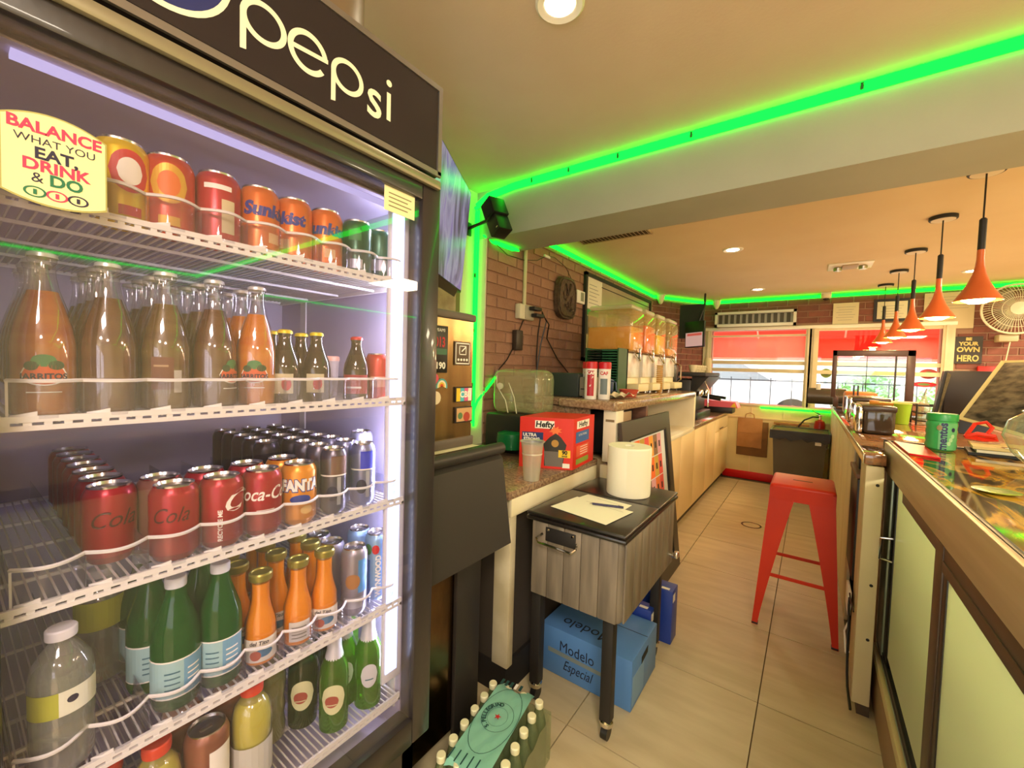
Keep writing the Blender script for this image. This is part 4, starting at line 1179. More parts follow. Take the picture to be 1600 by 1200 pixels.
# speaker at the beam corner
sp = T('wall_speaker', 'small black two-part speaker tilted on a bracket at the beam corner', 'speaker', (-1.56, 1.9, 2.2))
SM = MX((-1.555, 1.905, 2.24), (.9, -.25, .45), (-.42, .05, .9))
sp.part('upper_case', MB().rbox(-.045, .0, -.10, .05, .11, .012, .004).xf(SM), M_BLACK)
sp.part('lower_case', MB().rbox(-.055, -.10, -.10, .035, .0, .0, .004).xf(SM), M_BLACK)
sp.part('grille', MB().rbox(-.04, .005, .0125, .045, .105, .016, .002).xf(SM), mat('speaker_cloth', '#141312', .9))
sp.part('badge', MB().box(.01, -.085, .0005, .025, -.08, .002).xf(SM), M_CHROME)
sp.part('bracket', MB().cyl((-1.795, 1.97, 2.23), (-1.60, 1.93, 2.235), .011).rbox(-1.80, 1.94, 2.19, -1.788, 2.0, 2.27, .003), M_BLACK)

# low granite counter with red box etc.
LC = T('low_counter', 'low brown granite counter with cream front edge left of the aisle', 'counter', (-1.3, 1.75, 0))
LC.part('worktop', MB().rbox(-1.70, 1.31, .845, -.94, 2.14, .88, .006), M_GRANITE)
LC.part('front_fascia', MB().rbox(-.962, 1.335, .77, -.945, 2.14, .845, .003), M_WHITE)
LC.part('end_post', MB().rbox(-1.03, 1.34, .14, -.95, 1.38, .845, .004), mat('weathered_white_post', '#D9CDAE', .6, var='#BFB08D', scale=5))
LC.part('end_post', MB().rbox(-.985, 2.08, 0, -.945, 2.13, .77, .004), M_WHITE)
LC.part('side_panel', MB().box(-1.70, 1.355, .14, -1.03, 1.375, .845), mat('dark_side', '#3E352C', .7))
LC.part('plinth', MB().box(-1.70, 1.36, 0, -.97, 2.14, .14), mat('dark_plinth', '#1D1815', .7))
LC.part('back_panel', MB().box(-1.0, 1.40, .14, -.985, 2.10, .77), mat('dark_side', '#3E352C', .7))


def face_panel(t, nm, o, right, up, w, h, m_, th=.0006):
    return t.part(nm, MB().box(0, 0, 0, w, h, th).xf(MX(o, right, up)), m_)


# red bin bag box: corners on the counter (-1.147,1.711) front left, (-.905,1.85) front right, (-.925,2.12) back right
rb = T('bin_bag_box', 'red cardboard box lettered Hefty ULTRA STRONG 90 BAGS on the low counter', 'box', (-1.03, 1.9, .88))
P0 = Vector((-1.160, 1.690, .881)); P1 = Vector((-.918, 1.795, .881)); P2 = Vector((-.945, 2.085, .881)); P3 = P0 + (P2 - P1)
Hb = .248
M_RBOX = mat('red_cardboard', '#DE2A1A', .45)
rb.part('carton', MB().prism([P0, P1, P2, P3], (0, 0, Hb)), M_RBOX)
u1 = (P1 - P0); w1 = u1.length; u2 = (P2 - P1); w2_ = u2.length
n1 = Vector((u1.y, -u1.x, 0)).normalized(); n2 = Vector((u2.y, -u2.x, 0)).normalized()


def fo(u, n, P, a, z, e=.0008): return tuple(P + u.normalized() * a + n * e + Vector((0, 0, z)))


face_panel(rb, 'blue_panel', fo(u1, n1, P0, .012, .105), u1, zv, .105, .070, mat('box_navy', '#22346E', .5))
rb.part('logo_panel', MB().box(0, 0, 0, .095, .038, .0006).xf(MX(fo(u1, n1, P0, .075, .195), u1, (.0, .0, 1))), WHITEP)
put(rb, 'lettering', 'Hefty', .040, fo(u1, n1, P0, .122, .214, .0018), u1, zv, M_INK, bold=.0014, shear=.1)
put(rb, 'lettering', 'ULTRA', .022, fo(u1, n1, P0, .050, .160, .0018), u1, zv, WHITEP, bold=.001)
put(rb, 'lettering', 'STRONG', .020, fo(u1, n1, P0, .060, .140, .0018), u1, zv, WHITEP, bold=.001)
put(rb, 'lettering', 'MULTIPURPOSE', .008, fo(u1, n1, P0, .060, .122, .0018), u1, zv, WHITEP)
bag = [(.125, .012), (.215, .012), (.225, .085), (.232, .12), (.205, .155), (.180, .175), (.150, .155), (.118, .12), (.125, .085)]
rb.part('bag_picture', MB().prism([fo(u1, n1, P0, a, z, .0009) for a, z in bag], tuple(n1 * .0004)), mat('bag_print_black', '#26221F', .4))
rb.part('bin_picture', MB().prism([fo(u1, n1, P0, a, z, .0015) for a, z in ((.13, .012), (.212, .012), (.222, .085), (.123, .085))], tuple(n1 * .0004)), mat('bin_print_grey', '#6E655E', .5))
rb.part('tie_picture', MB().prism([fo(u1, n1, P0, .176 + .035 * math.cos(2 * PI * k / 16) * (1 if k % 2 else .55), .188 + .022 * math.sin(2 * PI * k / 16) * (1 if k % 2 else .55), .0012) for k in range(16)], tuple(n1 * .0004)), mat('tie_orange', '#F07A3A', .5))
rb.part('tie_picture', MB().prism(disc_pts((0, 0, 0), .018, 18, 'z'), (0, 0, .0004)).xf(MX(fo(u1, n1, P0, .176, .125, .0022), u1, zv)), mat('bag_gold', '#B98A3E', .5))
rb.part('count_panel', MB().box(0, 0, 0, .058, .036, .0006).xf(MX(fo(u1, n1, P0, .194, .058, .0022), u1, zv)), YEL)
put(rb, 'lettering', '90', .026, fo(u1, n1, P0, .224, .082, .0034), u1, zv, M_INK, bold=.0012)
put(rb, 'lettering', 'BAGS', .011, fo(u1, n1, P0, .224, .065, .0034), u1, zv, M_INK, bold=.0004)
face_panel(rb, 'barcode', fo(u1, n1, P0, .215, .008, .0020), u1, zv, .035, .022, WHITEP)
face_panel(rb, 'logo_panel', fo(u2, n2, P1, .04, .195), u2, zv, .17, .038, WHITEP)
put(rb, 'lettering', 'Hefty', .036, fo(u2, n2, P1, .125, .214, .0018), u2, zv, M_INK, bold=.001, cond=1.5)
face_panel(rb, 'blue_panel', fo(u2, n2, P1, .03, .125), u2, zv, .18, .055, mat('box_blue', '#3A66A8', .5))
put(rb, 'lettering', 'ULTRA STRONG', .015, fo(u2, n2, P1, .12, .162, .0018), u2, zv, WHITEP)
face_panel(rb, 'text_panel', fo(u2, n2, P1, .04, .055), u2, zv, .17, .055, mat('box_orange', '#E8613A', .5))
for q in range(4): face_panel(rb, 'fine_print', fo(u2, n2, P1, .09, .063 + q * .012, .0016), u2, zv, .10, .003, WHITEP)
face_panel(rb, 'green_panel', fo(u2, n2, P1, .04, .018), u2, zv, .17, .026, mat('box_lime', '#8FA63C', .5))
# plastic cup
t = T('plastic_cup', 'frosted plastic cup standing before the red box on the low counter', 'cup', (-.975, 1.52, .881))
t.part('cup_body', MB().lathe([(.0, .003), (.034, .0), (.038, .04), (.043, .115), (.049, .165), (.055, .168), (.055, .171), (.047, .167)], (-.975, 1.52, .881), 28, cap=False), thin('frosted_cup', '#EFEDE2', .10, rough=.2, haze='#E6E2CF', hz=.28))
t.part('cup_band', MB().lathe([(.0432, .112), (.0452, .116), (.0442, .120)], (-.975, 1.52, .881), 28, cap=False), thin('frosted_cup2', '#EFEDE2', .15, rough=.2, haze='#E6E2CF', hz=.5))
# juicer with clear cover
t = T('juicer', 'juicer with tall clear cover and black base behind the red box', 'juicer', (-1.40, 2.0, .88))
t.part('base', MB().rbox(-1.56, 1.90, .881, -1.28, 2.13, 1.10, .02), mat('juicer_black', '#1E2320', .35))
t.part('green_bowl', MB().lathe([(.0, -.05), (.075, -.045), (.085, 0), (.08, .04), (.05, .05)], (-1.36, 1.90, .96), 20), mat('juicer_green', '#0F6E3A', .3))
t.part('cover', MB().rbox(-1.54, 1.92, 1.10, -1.20, 2.12, 1.36, .055, 4), thin('clear_cover', '#F2F2E6', .09, rough=.05, haze='#D9D4AA', hz=.20))
b = MB().tube([(-1.49, 1.915, 1.32), (-1.485, 1.913, 1.26), (-1.42, 1.913, 1.18), (-1.40, 1.913, 1.11)], .003, 5).tube([(-1.40, 1.913, 1.28), (-1.36, 1.913, 1.20), (-1.34, 1.913, 1.11)], .0025, 5)
t.part('moulded_rib', b, mat('rib_light', '#D9D8B8', .2))
t.part('knob', MB().lathe([(.0, 0), (.018, 0), (.02, .012), (.0, .014)], (0, 0, 0), 16).xf(MX((-1.455, 1.913, 1.26), (1, 0, 0), zv)), mat('rib_light', '#D9D8B8', .2))
t = T('black_shade_cap', 'black jar lid with chrome edge beside the juicer base', 'lid', (-1.46, 1.76, .881))
t.part('lid_body', MB().lathe([(.0, .0), (.055, .0), (.06, .012), (.055, .03), (.0, .035)], (-1.46, 1.76, .881), 24), M_BLACK)
t.part('edge_ring', MB().lathe([(.0605, .008), (.0615, .012), (.0605, .016)], (-1.46, 1.76, .881), 24, cap=False), M_CHROME)
# wall outlet, conduit, adaptor cords, thermostat, plaque
t = T('conduit', 'cream electrical conduit down the brick wall to a socket box', 'conduit', (-1.69, 2.47, 2.1))
t.part('pipe', MB().cyl((-1.688, 2.465, 1.80), (-1.688, 2.465, 2.352), .013), mat('cream_pipe', '#D3CC9E', .5))
bx = t.part('socket_box', MB().rbox(-1.70, 2.37, 1.71, -1.655, 2.55, 1.815, .008), mat('cream_box', '#D8D2B4', .4))
t.part('cover_plate', MB().rbox(-1.656, 2.43, 1.715, -1.650, 2.54, 1.81, .003), mat('grey_plate', '#A9A48C', .4), parent=bx)
t = T('power_cable', 'tangle of black plugs and cords hanging from the socket box', 'cable', (-1.66, 2.5, 1.76))
for i, (ya, za) in enumerate(((2.50, 1.79), (2.53, 1.745))):
    t.part('plug', MB().rbox(-1.649, ya - .03, za - .012, -1.60, ya + .07, za + .014, .005), M_BLACK)
cps = [[(-1.62, 2.60, 1.78), (-1.63, 2.68, 1.72), (-1.66, 2.66, 1.55), (-1.67, 2.62, 1.30), (-1.67, 2.61, 1.12)], [(-1.62, 2.58, 1.74), (-1.65, 2.60, 1.62), (-1.67, 2.62, 1.44), (-1.68, 2.66, 1.25), (-1.67, 2.65, 1.12)],
       [(-1.62, 2.60, 1.77), (-1.63, 2.72, 1.70), (-1.67, 2.76, 1.60), (-1.68, 2.95, 1.45), (-1.66, 3.12, 1.33), (-1.60, 3.10, 1.25)]]
for p_ in cps: t.part('cord', MB().tube(p_, .005, 6), M_BLACK)
t = T('plaque_wire', 'thin wire looping along the brick wall to the dark plaque', 'wire', (-1.69, 2.6, 2.2))
t.part('wire', MB().tube([(-1.685, 2.13, 2.155), (-1.69, 2.25, 2.12), (-1.69, 2.45, 2.13), (-1.69, 2.62, 2.165), (-1.69, 2.75, 2.23), (-1.68, 2.85, 2.24), (-1.67, 3.02, 2.20), (-1.67, 3.18, 2.08), (-1.68, 3.21, 2.03)], .003, 5), mat('brown_wire', '#4A3526', .6))
t.part('tape', MB().rbox(-1.698, 2.72, 2.215, -1.684, 2.80, 2.235, .002), WHITEP)
t = T('wall_plaque', 'dark ornate oval-cornered plaque hanging on the brick wall', 'plaque', (-1.68, 3.04, 1.95))
M_PLQ = mat('dark_bronze', '#4A3A2E', .5, .3, var='#6A5542', scale=30, bump=.6, bscale=45)
b = MB(); pts = []
for k in range(36):
    a = 2 * PI * k / 36; sx, sz = math.cos(a), math.sin(a)
    pts.append((-1.690, 3.04 + .155 * math.copysign(abs(sx) ** .6, sx), 1.95 + .170 * math.copysign(abs(sz) ** .7, sz)))
t.part('board', b.prism(pts, (.04, 0, 0)), M_PLQ)
b = MB().tube([(-1.648, 3.04 + (p[1] - 3.04) * .88, 1.95 + (p[2] - 1.95) * .88) for p in pts], .008, 6, closed=True)
t.part('raised_rim', b, M_PLQ)
b = MB()
random.seed(3)
for k in range(7):
    yy = 3.04 + random.uniform(-.08, .08); zz = 1.95 + random.uniform(-.10, .10)
    b.tube([(-1.646, yy + random.uniform(-.04, .04), zz + random.uniform(-.04, .04)) for _ in range(5)], .007, 5)
b.tube([(-1.646, 3.00, 2.06), (-1.644, 3.04, 1.98), (-1.646, 3.08, 2.06)], .010, 6)
t.part('relief', b, M_PLQ, kind='stuff')
t = T('thermostat', 'small white thermostat on the brick wall right of the plaque', 'thermostat', (-1.69, 3.30, 2.0))
t.part('case', MB().rbox(-1.699, 3.235, 1.945, -1.665, 3.385, 2.055, .006), WHITEP)
t.part('display', MB().box(-1.6645, 3.30, 1.965, -1.664, 3.36, 2.04), mat('grey_display', '#8F8E80', .4))
# menu board
t = T('menu_board', 'long black-framed glass menu board on the brick wall behind the juice tanks', 'menu board', (-1.68, 4.2, 1.85))
y0, y1, z0, z1 = 3.41, 5.25, 1.45, 2.245
t.part('frame', MB().box(-1.70, y0, z0, -1.67, y0 + .035, z1).box(-1.70, y1 - .035, z0, -1.67, y1, z1).box(-1.70, y0, z0, -1.67, y1, z0 + .03).box(-1.70, y0, z1 - .03, -1.67, y1, z1), M_BLACKM)
t.part('board', MB().box(-1.699, y0 + .03, z0 + .03, -1.685, y1 - .03, z1 - .03), mat('board_grey', '#B3A88C', .25, var='#A79B7F', scale=2))
t.part('inner_edge', MB().box(-1.684, y0 + .36, z1 - .085, -1.682, y1 - .04, z1 - .078), M_INK)
for (a, c, d_, e, col) in ((3.45, 1.93, 3.78, 2.21, '#EDE8D2'), (3.45, 1.70, 3.70, 1.86, '#55605A'), (3.45, 1.56, 3.68, 1.69, '#EFE4A8'), (3.46, 1.87, 3.72, 1.92, '#3FA050')):
    t.part('notice', MB().box(-1.684, a, c, -1.683, d_, e), mat('notice_' + col[1:], col, .7))
for q in range(6): t.part('notice_line', MB().box(-1.6826, 3.50, 1.98 + q * .033, -1.6822, 3.72 - (q % 3) * .03, 1.985 + q * .033), mat('grey_print', '#8A857C', .6))

# raised serving hutch
HU = T('raised_counter', 'raised granite shelf counter with white posts and open shelf', 'counter', (-1.3, 3.1, 0))
HZ = 1.20
HU.part('worktop', MB().rbox(-1.70, 2.16, HZ - .045, -.88, 4.10, HZ, .006), M_GRANITE)
HU.part('front_edge', MB().rbox(-.882, 2.15, HZ - .055, -.845, 4.02, HZ + .001, .012, 3), M_GRANITE_E)
HU.part('end_edge', MB().rbox(-1.20, 2.135, HZ - .05, -.85, 2.165, HZ + .001, .010, 3), M_GRANITE_E)
HU.part('post', MB().rbox(-.93, 2.17, .86, -.855, 2.28, HZ - .05, .004), M_WHITE)
HU.part('post_slot', MB().box(-.915, 2.168, 1.085, -.865, 2.1695, 1.098), mat('slot_brown', '#8C7A5A', .6))
HU.part('back_splash', MB().rbox(-1.68, 2.17, .87, -1.02, 2.20, HZ - .05, .004), M_GRANITE)
HU.part('divider', MB().rbox(-1.25, 2.72, .86, -.87, 2.76, HZ - .05, .003), M_WOODY)
HU.part('end_panel', MB().rbox(-1.45, 4.00, .86, -.85, 4.06, HZ - .01, .004), M_WHITE)
HU.part('inner_back', MB().box(-1.47, 2.76, .86, -1.45, 4.0, HZ - .05), mat('inner_cream', '#DCCB9E', .6))
HU.part('shelf_floor', MB().rbox(-1.45, 2.76, .8435, -.85, 4.06, .875, .004), M_WHITE)
t = T('shelf_cable', 'brown cable drooping across the open shelf under the raised counter', 'cable', (-1.2, 3.3, 1.05))
t.part('cable', MB().tube([(-1.43, 2.9, 1.02), (-1.43, 3.2, 1.04), (-1.43, 3.35, 1.07), (-1.43, 3.6, 1.08), (-1.43, 3.9, 1.12)], .006, 5), mat('brown_cable', '#7A5A38', .6))
t = T('shelf_appliance', 'dark appliance with pale front panel on the shelf behind the leaning poster', 'appliance', (-1.1, 2.5, .95))
t.part('case', MB().rbox(-1.30, 2.32, .876, -.95, 2.70, 1.12, .008), M_BLACK)
t.part('front_panel', MB().rbox(-.949, 2.40, 1.02, -.945, 2.66, 1.11, .002), mat('tan_panel2', '#C9AA84', .4))
t.part('drawer', MB().rbox(-.949, 2.40, .90, -.94, 2.66, .94, .003), mat('tan_panel3', '#B39A6A', .5))

# lower cabinets along the brick wall
M_CAB = M_CREAM
LB = T('base_cabinets', 'row of cream base cabinets with brown countertop along the brick wall', 'cabinet', (-1.3, 4.3, 0))
LB.part('carcass', MB().box(-1.45, 2.31, .09, -.90, 6.19, .84), M_CAB)
LB.part('end_panel', MB().rbox(-.94, 2.17, 0, -.86, 2.30, .842, .003), M_WHITE)
LB.part('toe_kick', MB().box(-1.45, 2.31, 0, -.93, 6.19, .09), mat('toe_dark', '#4A3A28', .7))
ys = [2.33, 3.05, 3.74, 4.25, 4.80, 5.30]
for i in range(len(ys) - 1):
    LB.part('door', MB().rbox(-.90, ys[i] + .003, .095, -.882, ys[i + 1] - .003, .825, .003), M_CAB)
dd = LB.part('drawer', MB().rbox(-.90, 5.303, .68, -.882, 6.18, .825, .003), M_CAB)
LB.part('handle', MB().cyl((-.872, 5.55, .70), (-.872, 5.75, .70), .006), mat('dark_handle', '#5A4630', .4), parent=dd)
LB.part('door', MB().rbox(-.90, 5.303, .095, -.882, 6.18, .67, .003), M_CAB)
LB.part('countertop', MB().rbox(-1.45, 4.07, .842, -.865, 6.19, .875, .005), M_GRANITE)
LB.part('top_rail', MB().rbox(-.90, 2.32, .826, -.868, 4.06, .842, .003), M_WHITE)

# ---- on the raised counter
t = T('card_printer', 'dark box-shaped printer with grey front on the raised counter', 'printer', (-1.25, 2.34, HZ))
t.part('case', MB().rbox(-1.38, 2.25, HZ + .001, -1.13, 2.46, HZ + .145, .008), mat('printer_dark', '#26302C', .5))
t.part('front_cover', MB().rbox(-1.13, 2.26, HZ + .01, -1.075, 2.45, HZ + .125, .006), mat('printer_grey', '#7C7768', .5))
t.part('paper_slot', MB().box(-1.12, 2.258, HZ + .05, -1.085, 2.2595, HZ + .056), M_INK)


def spray(x, y, lab, red):
    t = T('tall_tin', lab, 'tin', (x, y, HZ), 'red-lidded white tins')
    t.part('body', MB().lathe([(.0, .001), (.034, .001), (.035, .004), (.035, .178), (.0, .178)], (x, y, HZ), 28), mat('tin_white', '#EBE6DC', .35))
    t.part('lid', MB().lathe([(.0365, .176), (.0365, .212), (.033, .216), (.0, .216)], (x, y, HZ), 28, cap=False), mat('tin_red_lid', '#C9202C', .35))
    a = math.atan2(-y, -x)
    if red:
        _raw2(t, 'print_panel', band(.0353, .02, .165, a - .6, a + .55), mat('tin_red_print', '#B3202E', .4), (x, y, HZ))
        _raw2(t, 'lettering', wrap(text_mb('CAF', .024, bold=.001), .0360, a, .150), WHITEP, (x, y, HZ))
        _raw2(t, 'swoosh', wrap(text_mb('/', .08, bold=.001), .0360, a + .1, .10), WHITEP, (x, y, HZ))
    else:
        _raw2(t, 'lettering', wrap(text_mb('CAF', .026, bold=.001), .0356, a - .1, .150), REDP, (x, y, HZ))
        _raw2(t, 'print_panel', band(.0353, .03, .12, a - .7, a + .5), mat('tin_grey_print', '#6C7B7E', .5), (x, y, HZ))
    return t


def _raw2(t, nm, mb, m_, o):
    me = mb.mesh(nm, m_, (0, 0, 0), smooth=False)
    ob = bpy.data.objects.new(nm, me); COL.objects.link(ob); ob.parent = t.o


spray(-1.105, 2.33, 'white tin with red lid and grey print, farthest left of the three tins', False)
spray(-1.035, 2.215, 'white tin with red lid and broad red print, middle of the three tins', True)
spray(-.975, 2.27, 'white tin with red lid and plain pale side, right of the three tins', False)
t = T('paper_bag_scraps', 'crumpled cream cloth beside the tins on the raised counter', 'cloth', (-.92, 2.36, HZ))
b = MB(); random.seed(11)
g = bmesh.new(); bmesh.ops.create_grid(g, x_segments=14, y_segments=14, size=.5)
for v in g.verts:
    v.co = Vector((-.95 + v.co.x * .13, 2.42 + v.co.y * .30, HZ + .012 + .03 * abs(math.sin(v.co.x * 9 + v.co.y * 6)) * (1 - abs(v.co.y))))
b.bm(g); t.part('cloth', b, mat('cream_cloth', '#E9DDBE', .9))
t = T('stack_of_lids', 'tall stack of dark green trays in a rack before the first juice tank', 'stack', (-1.2, 2.8, HZ))
t.part('rack_side', MB().box(-1.33, 2.74, HZ + .001, -1.32, 2.92, HZ + .325).box(-1.09, 2.74, HZ + .001, -1.08, 2.92, HZ + .325).box(-1.33, 2.90, HZ + .001, -1.08, 2.92, HZ + .325), mat('rack_green', '#2E5A34', .5), kind='stuff')
for k in range(12):
    for x0, x1 in ((-1.315, -1.215), (-1.205, -1.095)):
        t.part('tray', MB().box(x0, 2.75, HZ + .10 + k * .0185, x1, 2.89, HZ + .107 + k * .0185), mat('tray_green', '#2F6B4A', .3) if x0 > -1.21 else mat('tray_black', '#20241F', .3))
t = T('blue_jug', 'blue grey plastic jug below the green trays on the raised counter', 'jug', (-1.13, 2.68, HZ))
t.part('jug_body', MB().lathe([(.0, .002), (.05, .0), (.058, .02), (.062, .10), (.055, .11)], (-1.14, 2.66, HZ), 24, cap=False), mat('blue_grey_plastic', '#4E6180', .3))
t.part('handle', MB().tube([(-1.085, 2.64, HZ + .10), (-1.045, 2.62, HZ + .09), (-1.04, 2.62, HZ + .04), (-1.08, 2.64, HZ + .02)], .005, 6), mat('blue_grey_plastic', '#4E6180', .3))
t = T('red_basket', 'small red plastic basket at the counter edge before the juice dispensers', 'basket', (-.98, 2.72, HZ))
t.part('basket_body', MB().lathe([(.0, .002), (.045, .001), (.060, .045), (.064, .046), (.048, .003)], (-.985, 2.70, HZ), 20, cap=False), mat('basket_red', '#C5503A', .5))
# juice dispenser tanks
M_TANK = thin('clear_tank', '#FBF8EA', .09, rough=.05, haze='#FFE79A', hz=.16)
tanks = [(2.93, 3.20, '#F0A020', .60, 'first juice tank, widest in view, two-thirds full of deep orange juice', -1.42), (3.26, 3.50, '#F2681A', .72, 'second juice tank with red-orange juice', -1.42),
         (3.56, 3.80, '#EFC32A', .55, 'third juice tank with yellow juice', -1.42), (3.90, 4.20, '#F09020', .22, 'last juice tank with rounded lid, nearly empty, orange at the bottom', -1.36)]
for i, (ya, yb, c, fill, lab, xb) in enumerate(tanks):
    xf_ = -1.065
    t = T('juice_dispenser', lab, 'dispenser', (-1.25, (ya + yb) / 2, HZ), 'juice dispensers on the raised counter')
    t.part('base', MB().rbox(xb, ya, HZ + .02, xf_ - .03, yb, HZ + .12, .006), mat('dispenser_base', '#E9DFB8', .4))
    t.part('drip_tray', MB().rbox(xf_ - .03, ya + .02, HZ + .02, xf_ + .06, yb - .02, HZ + .075, .005), mat('drip_cream', '#E6D7A2', .4))
    t.part('front_panel', MB().rbox(xf_ - .10, ya + .01, HZ + .12, xf_ - .02, yb - .01, HZ + .30, .008), mat('dispenser_front', '#E9E6DC', .25, var='#D9C9B4', scale=9))
    t.part('tap', MB().cyl((xf_ - .02, (ya + yb) / 2, HZ + .30), (xf_ + .02, (ya + yb) / 2, HZ + .24), .014).rbox(xf_ - .005, (ya + yb) / 2 - .01, HZ + .25, xf_ + .03, (ya + yb) / 2 + .01, HZ + .34, .004), M_CHROME)
    ta = t.part('tank', MB().rbox(xb, ya + .005, HZ + .31, xf_, yb - .005, HZ + .62, .02, 3), M_TANK)
    t.part('juice', MB().rbox(xb + .006, ya + .012, HZ + .316, xf_ - .008, yb - .012, HZ + .316 + .30 * fill, .016, 2), mat('tank_juice_' + c[1:], c, .3, var=c, emit=c, es=.0), parent=ta)
    t.part('tank_lid', MB().rbox(xb + .01, ya + .01, HZ + .621, xf_ - .01, yb - .01, HZ + .655, .015, 3), thin('clear_lid', '#FBF8EA', .12, rough=.1, haze='#F3ECC6', hz=.35))
    for x in (xb + .03, xf_ - .06):
        for yy in (ya + .03, yb - .03): t.part('foot', MB().cyl((x, yy, HZ), (x, yy, HZ + .021), .012), M_CHROME)
t = T('cone_stack', 'stack of ice cream cones between two dispensers', 'cones', (-1.06, 3.53, HZ))
for k in range(14): t.part('cone', MB().lathe([(.022, HZ + k * .016 + .001), (.028, HZ + k * .016 + .014), (.026, HZ + k * .016 + .014), (.02, HZ + k * .016 + .002)], (-1.03, 3.53, 0), 14, cap=False), mat('cone_tan', '#C99A4E', .6))
# espresso machine and cups
ES = T('espresso_machine', 'black espresso machine with chrome spout under the left window', 'coffee machine', (-1.2, 5.0, .875))
ES.part('body', MB().rbox(-1.42, 4.62, .95, -1.02, 5.35, 1.30, .02), M_BLACK)
ES.part('top_tray', MB().rbox(-1.42, 4.60, 1.33, -.88, 5.40, 1.375, .012), M_BLACKM)
ES.part('front_panel', MB().prism([(-1.02, 4.64, 1.12), (-.86, 4.64, 1.33), (-1.02, 4.64, 1.33)], (0, .70, 0)), M_BLACK)
ES.part('drip_tray', MB().rbox(-1.30, 4.64, .876, -.95, 5.33, .95, .01), M_BLACK)
for y in (4.80, 5.12):
    gh = ES.part('group_head', MB().lathe([(.0, 0), (.035, 0), (.04, .04), (.03, .07)], (-.97, y, 1.12), 18), M_CHROME)
    ES.part('portafilter', MB().cyl((-.95, y, 1.12), (-.76, y - .03, 1.10), .014, .017), M_BLACK, parent=gh)
ES.part('steam_wand', MB().tube([(-.90, 4.68, 1.28), (-.86, 4.67, 1.20), (-.86, 4.67, 1.02)], .007), M_CHROME)
for i in range(5):
    y = 4.66 + i * .115
    t = T('espresso_cup', ['first', 'second', 'third', 'fourth', 'fifth'][i] + ' cream cup from the left on top of the espresso machine', 'cup', (-1.02, y, 1.376), 'cups on the espresso machine')
    t.part('cup_body', MB().lathe([(.0, .002), (.025, 0), (.04, .055), (.042, .075), (.038, .073), (.02, .01)], (-1.02, y, 1.376), 18, cap=False), mat('cup_cream', '#E3D5AE', .4))
    t.part('handle', MB().tube([(-.982, y, 1.435), (-.962, y, 1.43), (-.96, y, 1.405), (-.985, y, 1.395)], .004), mat('cup_cream', '#E3D5AE', .4))
t = T('cup_tower', 'stack of paper cups upside down at the right of the espresso cups', 'cup stack', (-1.0, 5.28, 1.376))
for k in range(4): t.part('cup', MB().lathe([(.045, k * .03), (.036, .11 + k * .02)], (-1.0, 5.30, 1.376), 16), mat('paper_cup', '#D6C59A', .6))
t = T('black_kettle', 'tall black urn behind the last juice tank', 'urn', (-1.2, 4.42, .875))
t.part('urn_body', MB().lathe([(.0, .0), (.10, .0), (.105, .02), (.105, .55), (.09, .60), (.0, .62)], (-1.2, 4.38, .876), 28), mat('urn_black', '#231C18', .25, .3))
t.part('handle', MB().tube([(-1.10, 4.32, 1.46), (-1.05, 4.30, 1.43), (-1.05, 4.30, 1.30), (-1.10, 4.32, 1.26)], .008), M_CHROME)
t = T('pink_tray', 'pink and yellow bag of sweets on the sill beside the espresso machine', 'packet', (-.90, 5.85, .876))
t.part('packet_body', MB().prism([(-1.1, 5.75, .95), (-.72, 5.75, .95), (-.75, 5.75, 1.02), (-1.1, 5.75, 1.03)], (0, .25, 0)), mat('pink_foil', '#EE6A80', .4))
t.part('yellow_corner', MB().prism([(-.80, 5.745, .96), (-.735, 5.745, .955), (-.76, 5.745, 1.015)], (0, .02, 0)), YEL)
t.part('box', MB().rbox(-1.1, 5.75, .876, -.78, 6.0, .949, .005), M_BLACK)
# corner television
t = T('corner_monitor', 'small monitor hanging on a black bracket in the far left corner', 'television', (-1.2, 5.5, 1.9))
CM = MX((-1.185, 5.50, 1.80), (1, -.25, .06), (-.10, .10, 1))
t.part('case', MB().rbox(-.12, -.12, 0, .12, .20, .04, .006).xf(MX((-1.185, 5.50, 1.80), (1, -.25, .06), (-.10, .10, 1))), M_BLACK)
t.part('screen', MB().box(-.11, -.11, .0405, .10, .06, .042).xf(CM), mat('corner_screen', '#C9A5A8', .2, emit='#C9A0A4', es=.5))
t.part('picture_band', MB().box(-.09, .02, .0425, .09, .05, .043).xf(CM), mat('corner_red', '#D8605C', .3, emit='#D8605C', es=.3))
t.part('bracket', MB().box(-1.40, 5.55, 1.80, -1.12, 5.60, 2.22).tube([(-1.16, 5.5, 2.0), (-1.10, 5.5, 2.2), (-1.12, 5.6, 2.35)], .012), M_BLACKM)

# ================================================================== cooler cart and what lies around it
CT = T('cooler_cart', 'grey wood-look rolling cooler cart with black lid and legs', 'cooler cart', (-.70, 1.72, 0))
M_GW = mat('grey_wood_print', '#8B7F6F', .5, var='#6F6558', scale=5, stretch=(6, 6, .6), bump=.06)
cx0, cx1, cy0, cy1 = -.895, -.498, 1.385, 2.05
CT.part('tub', MB().rbox(cx0 + .004, cy0 + .004, .462, cx1 - .004, cy1 - .004, .775, .03, 4), M_GW)
for k in range(5):
    a = cx0 + .02 + k * (cx1 - cx0 - .04) / 5
    CT.part('plank', MB().rbox(a + .001, cy0 - .002, .475, a + (cx1 - cx0 - .04) / 5 - .001, cy0 + .006, .768, .003), M_GW)
for k in range(7):
    a = cy0 + .02 + k * (cy1 - cy0 - .04) / 7
    CT.part('plank', MB().rbox(cx1 - .006, a + .001, .475, cx1 + .002, a + (cy1 - cy0 - .04) / 7 - .001, .768, .003), M_GW)
M_LID = mat('black_lid', '#211C19', .32, coat=.3, bump=.03)
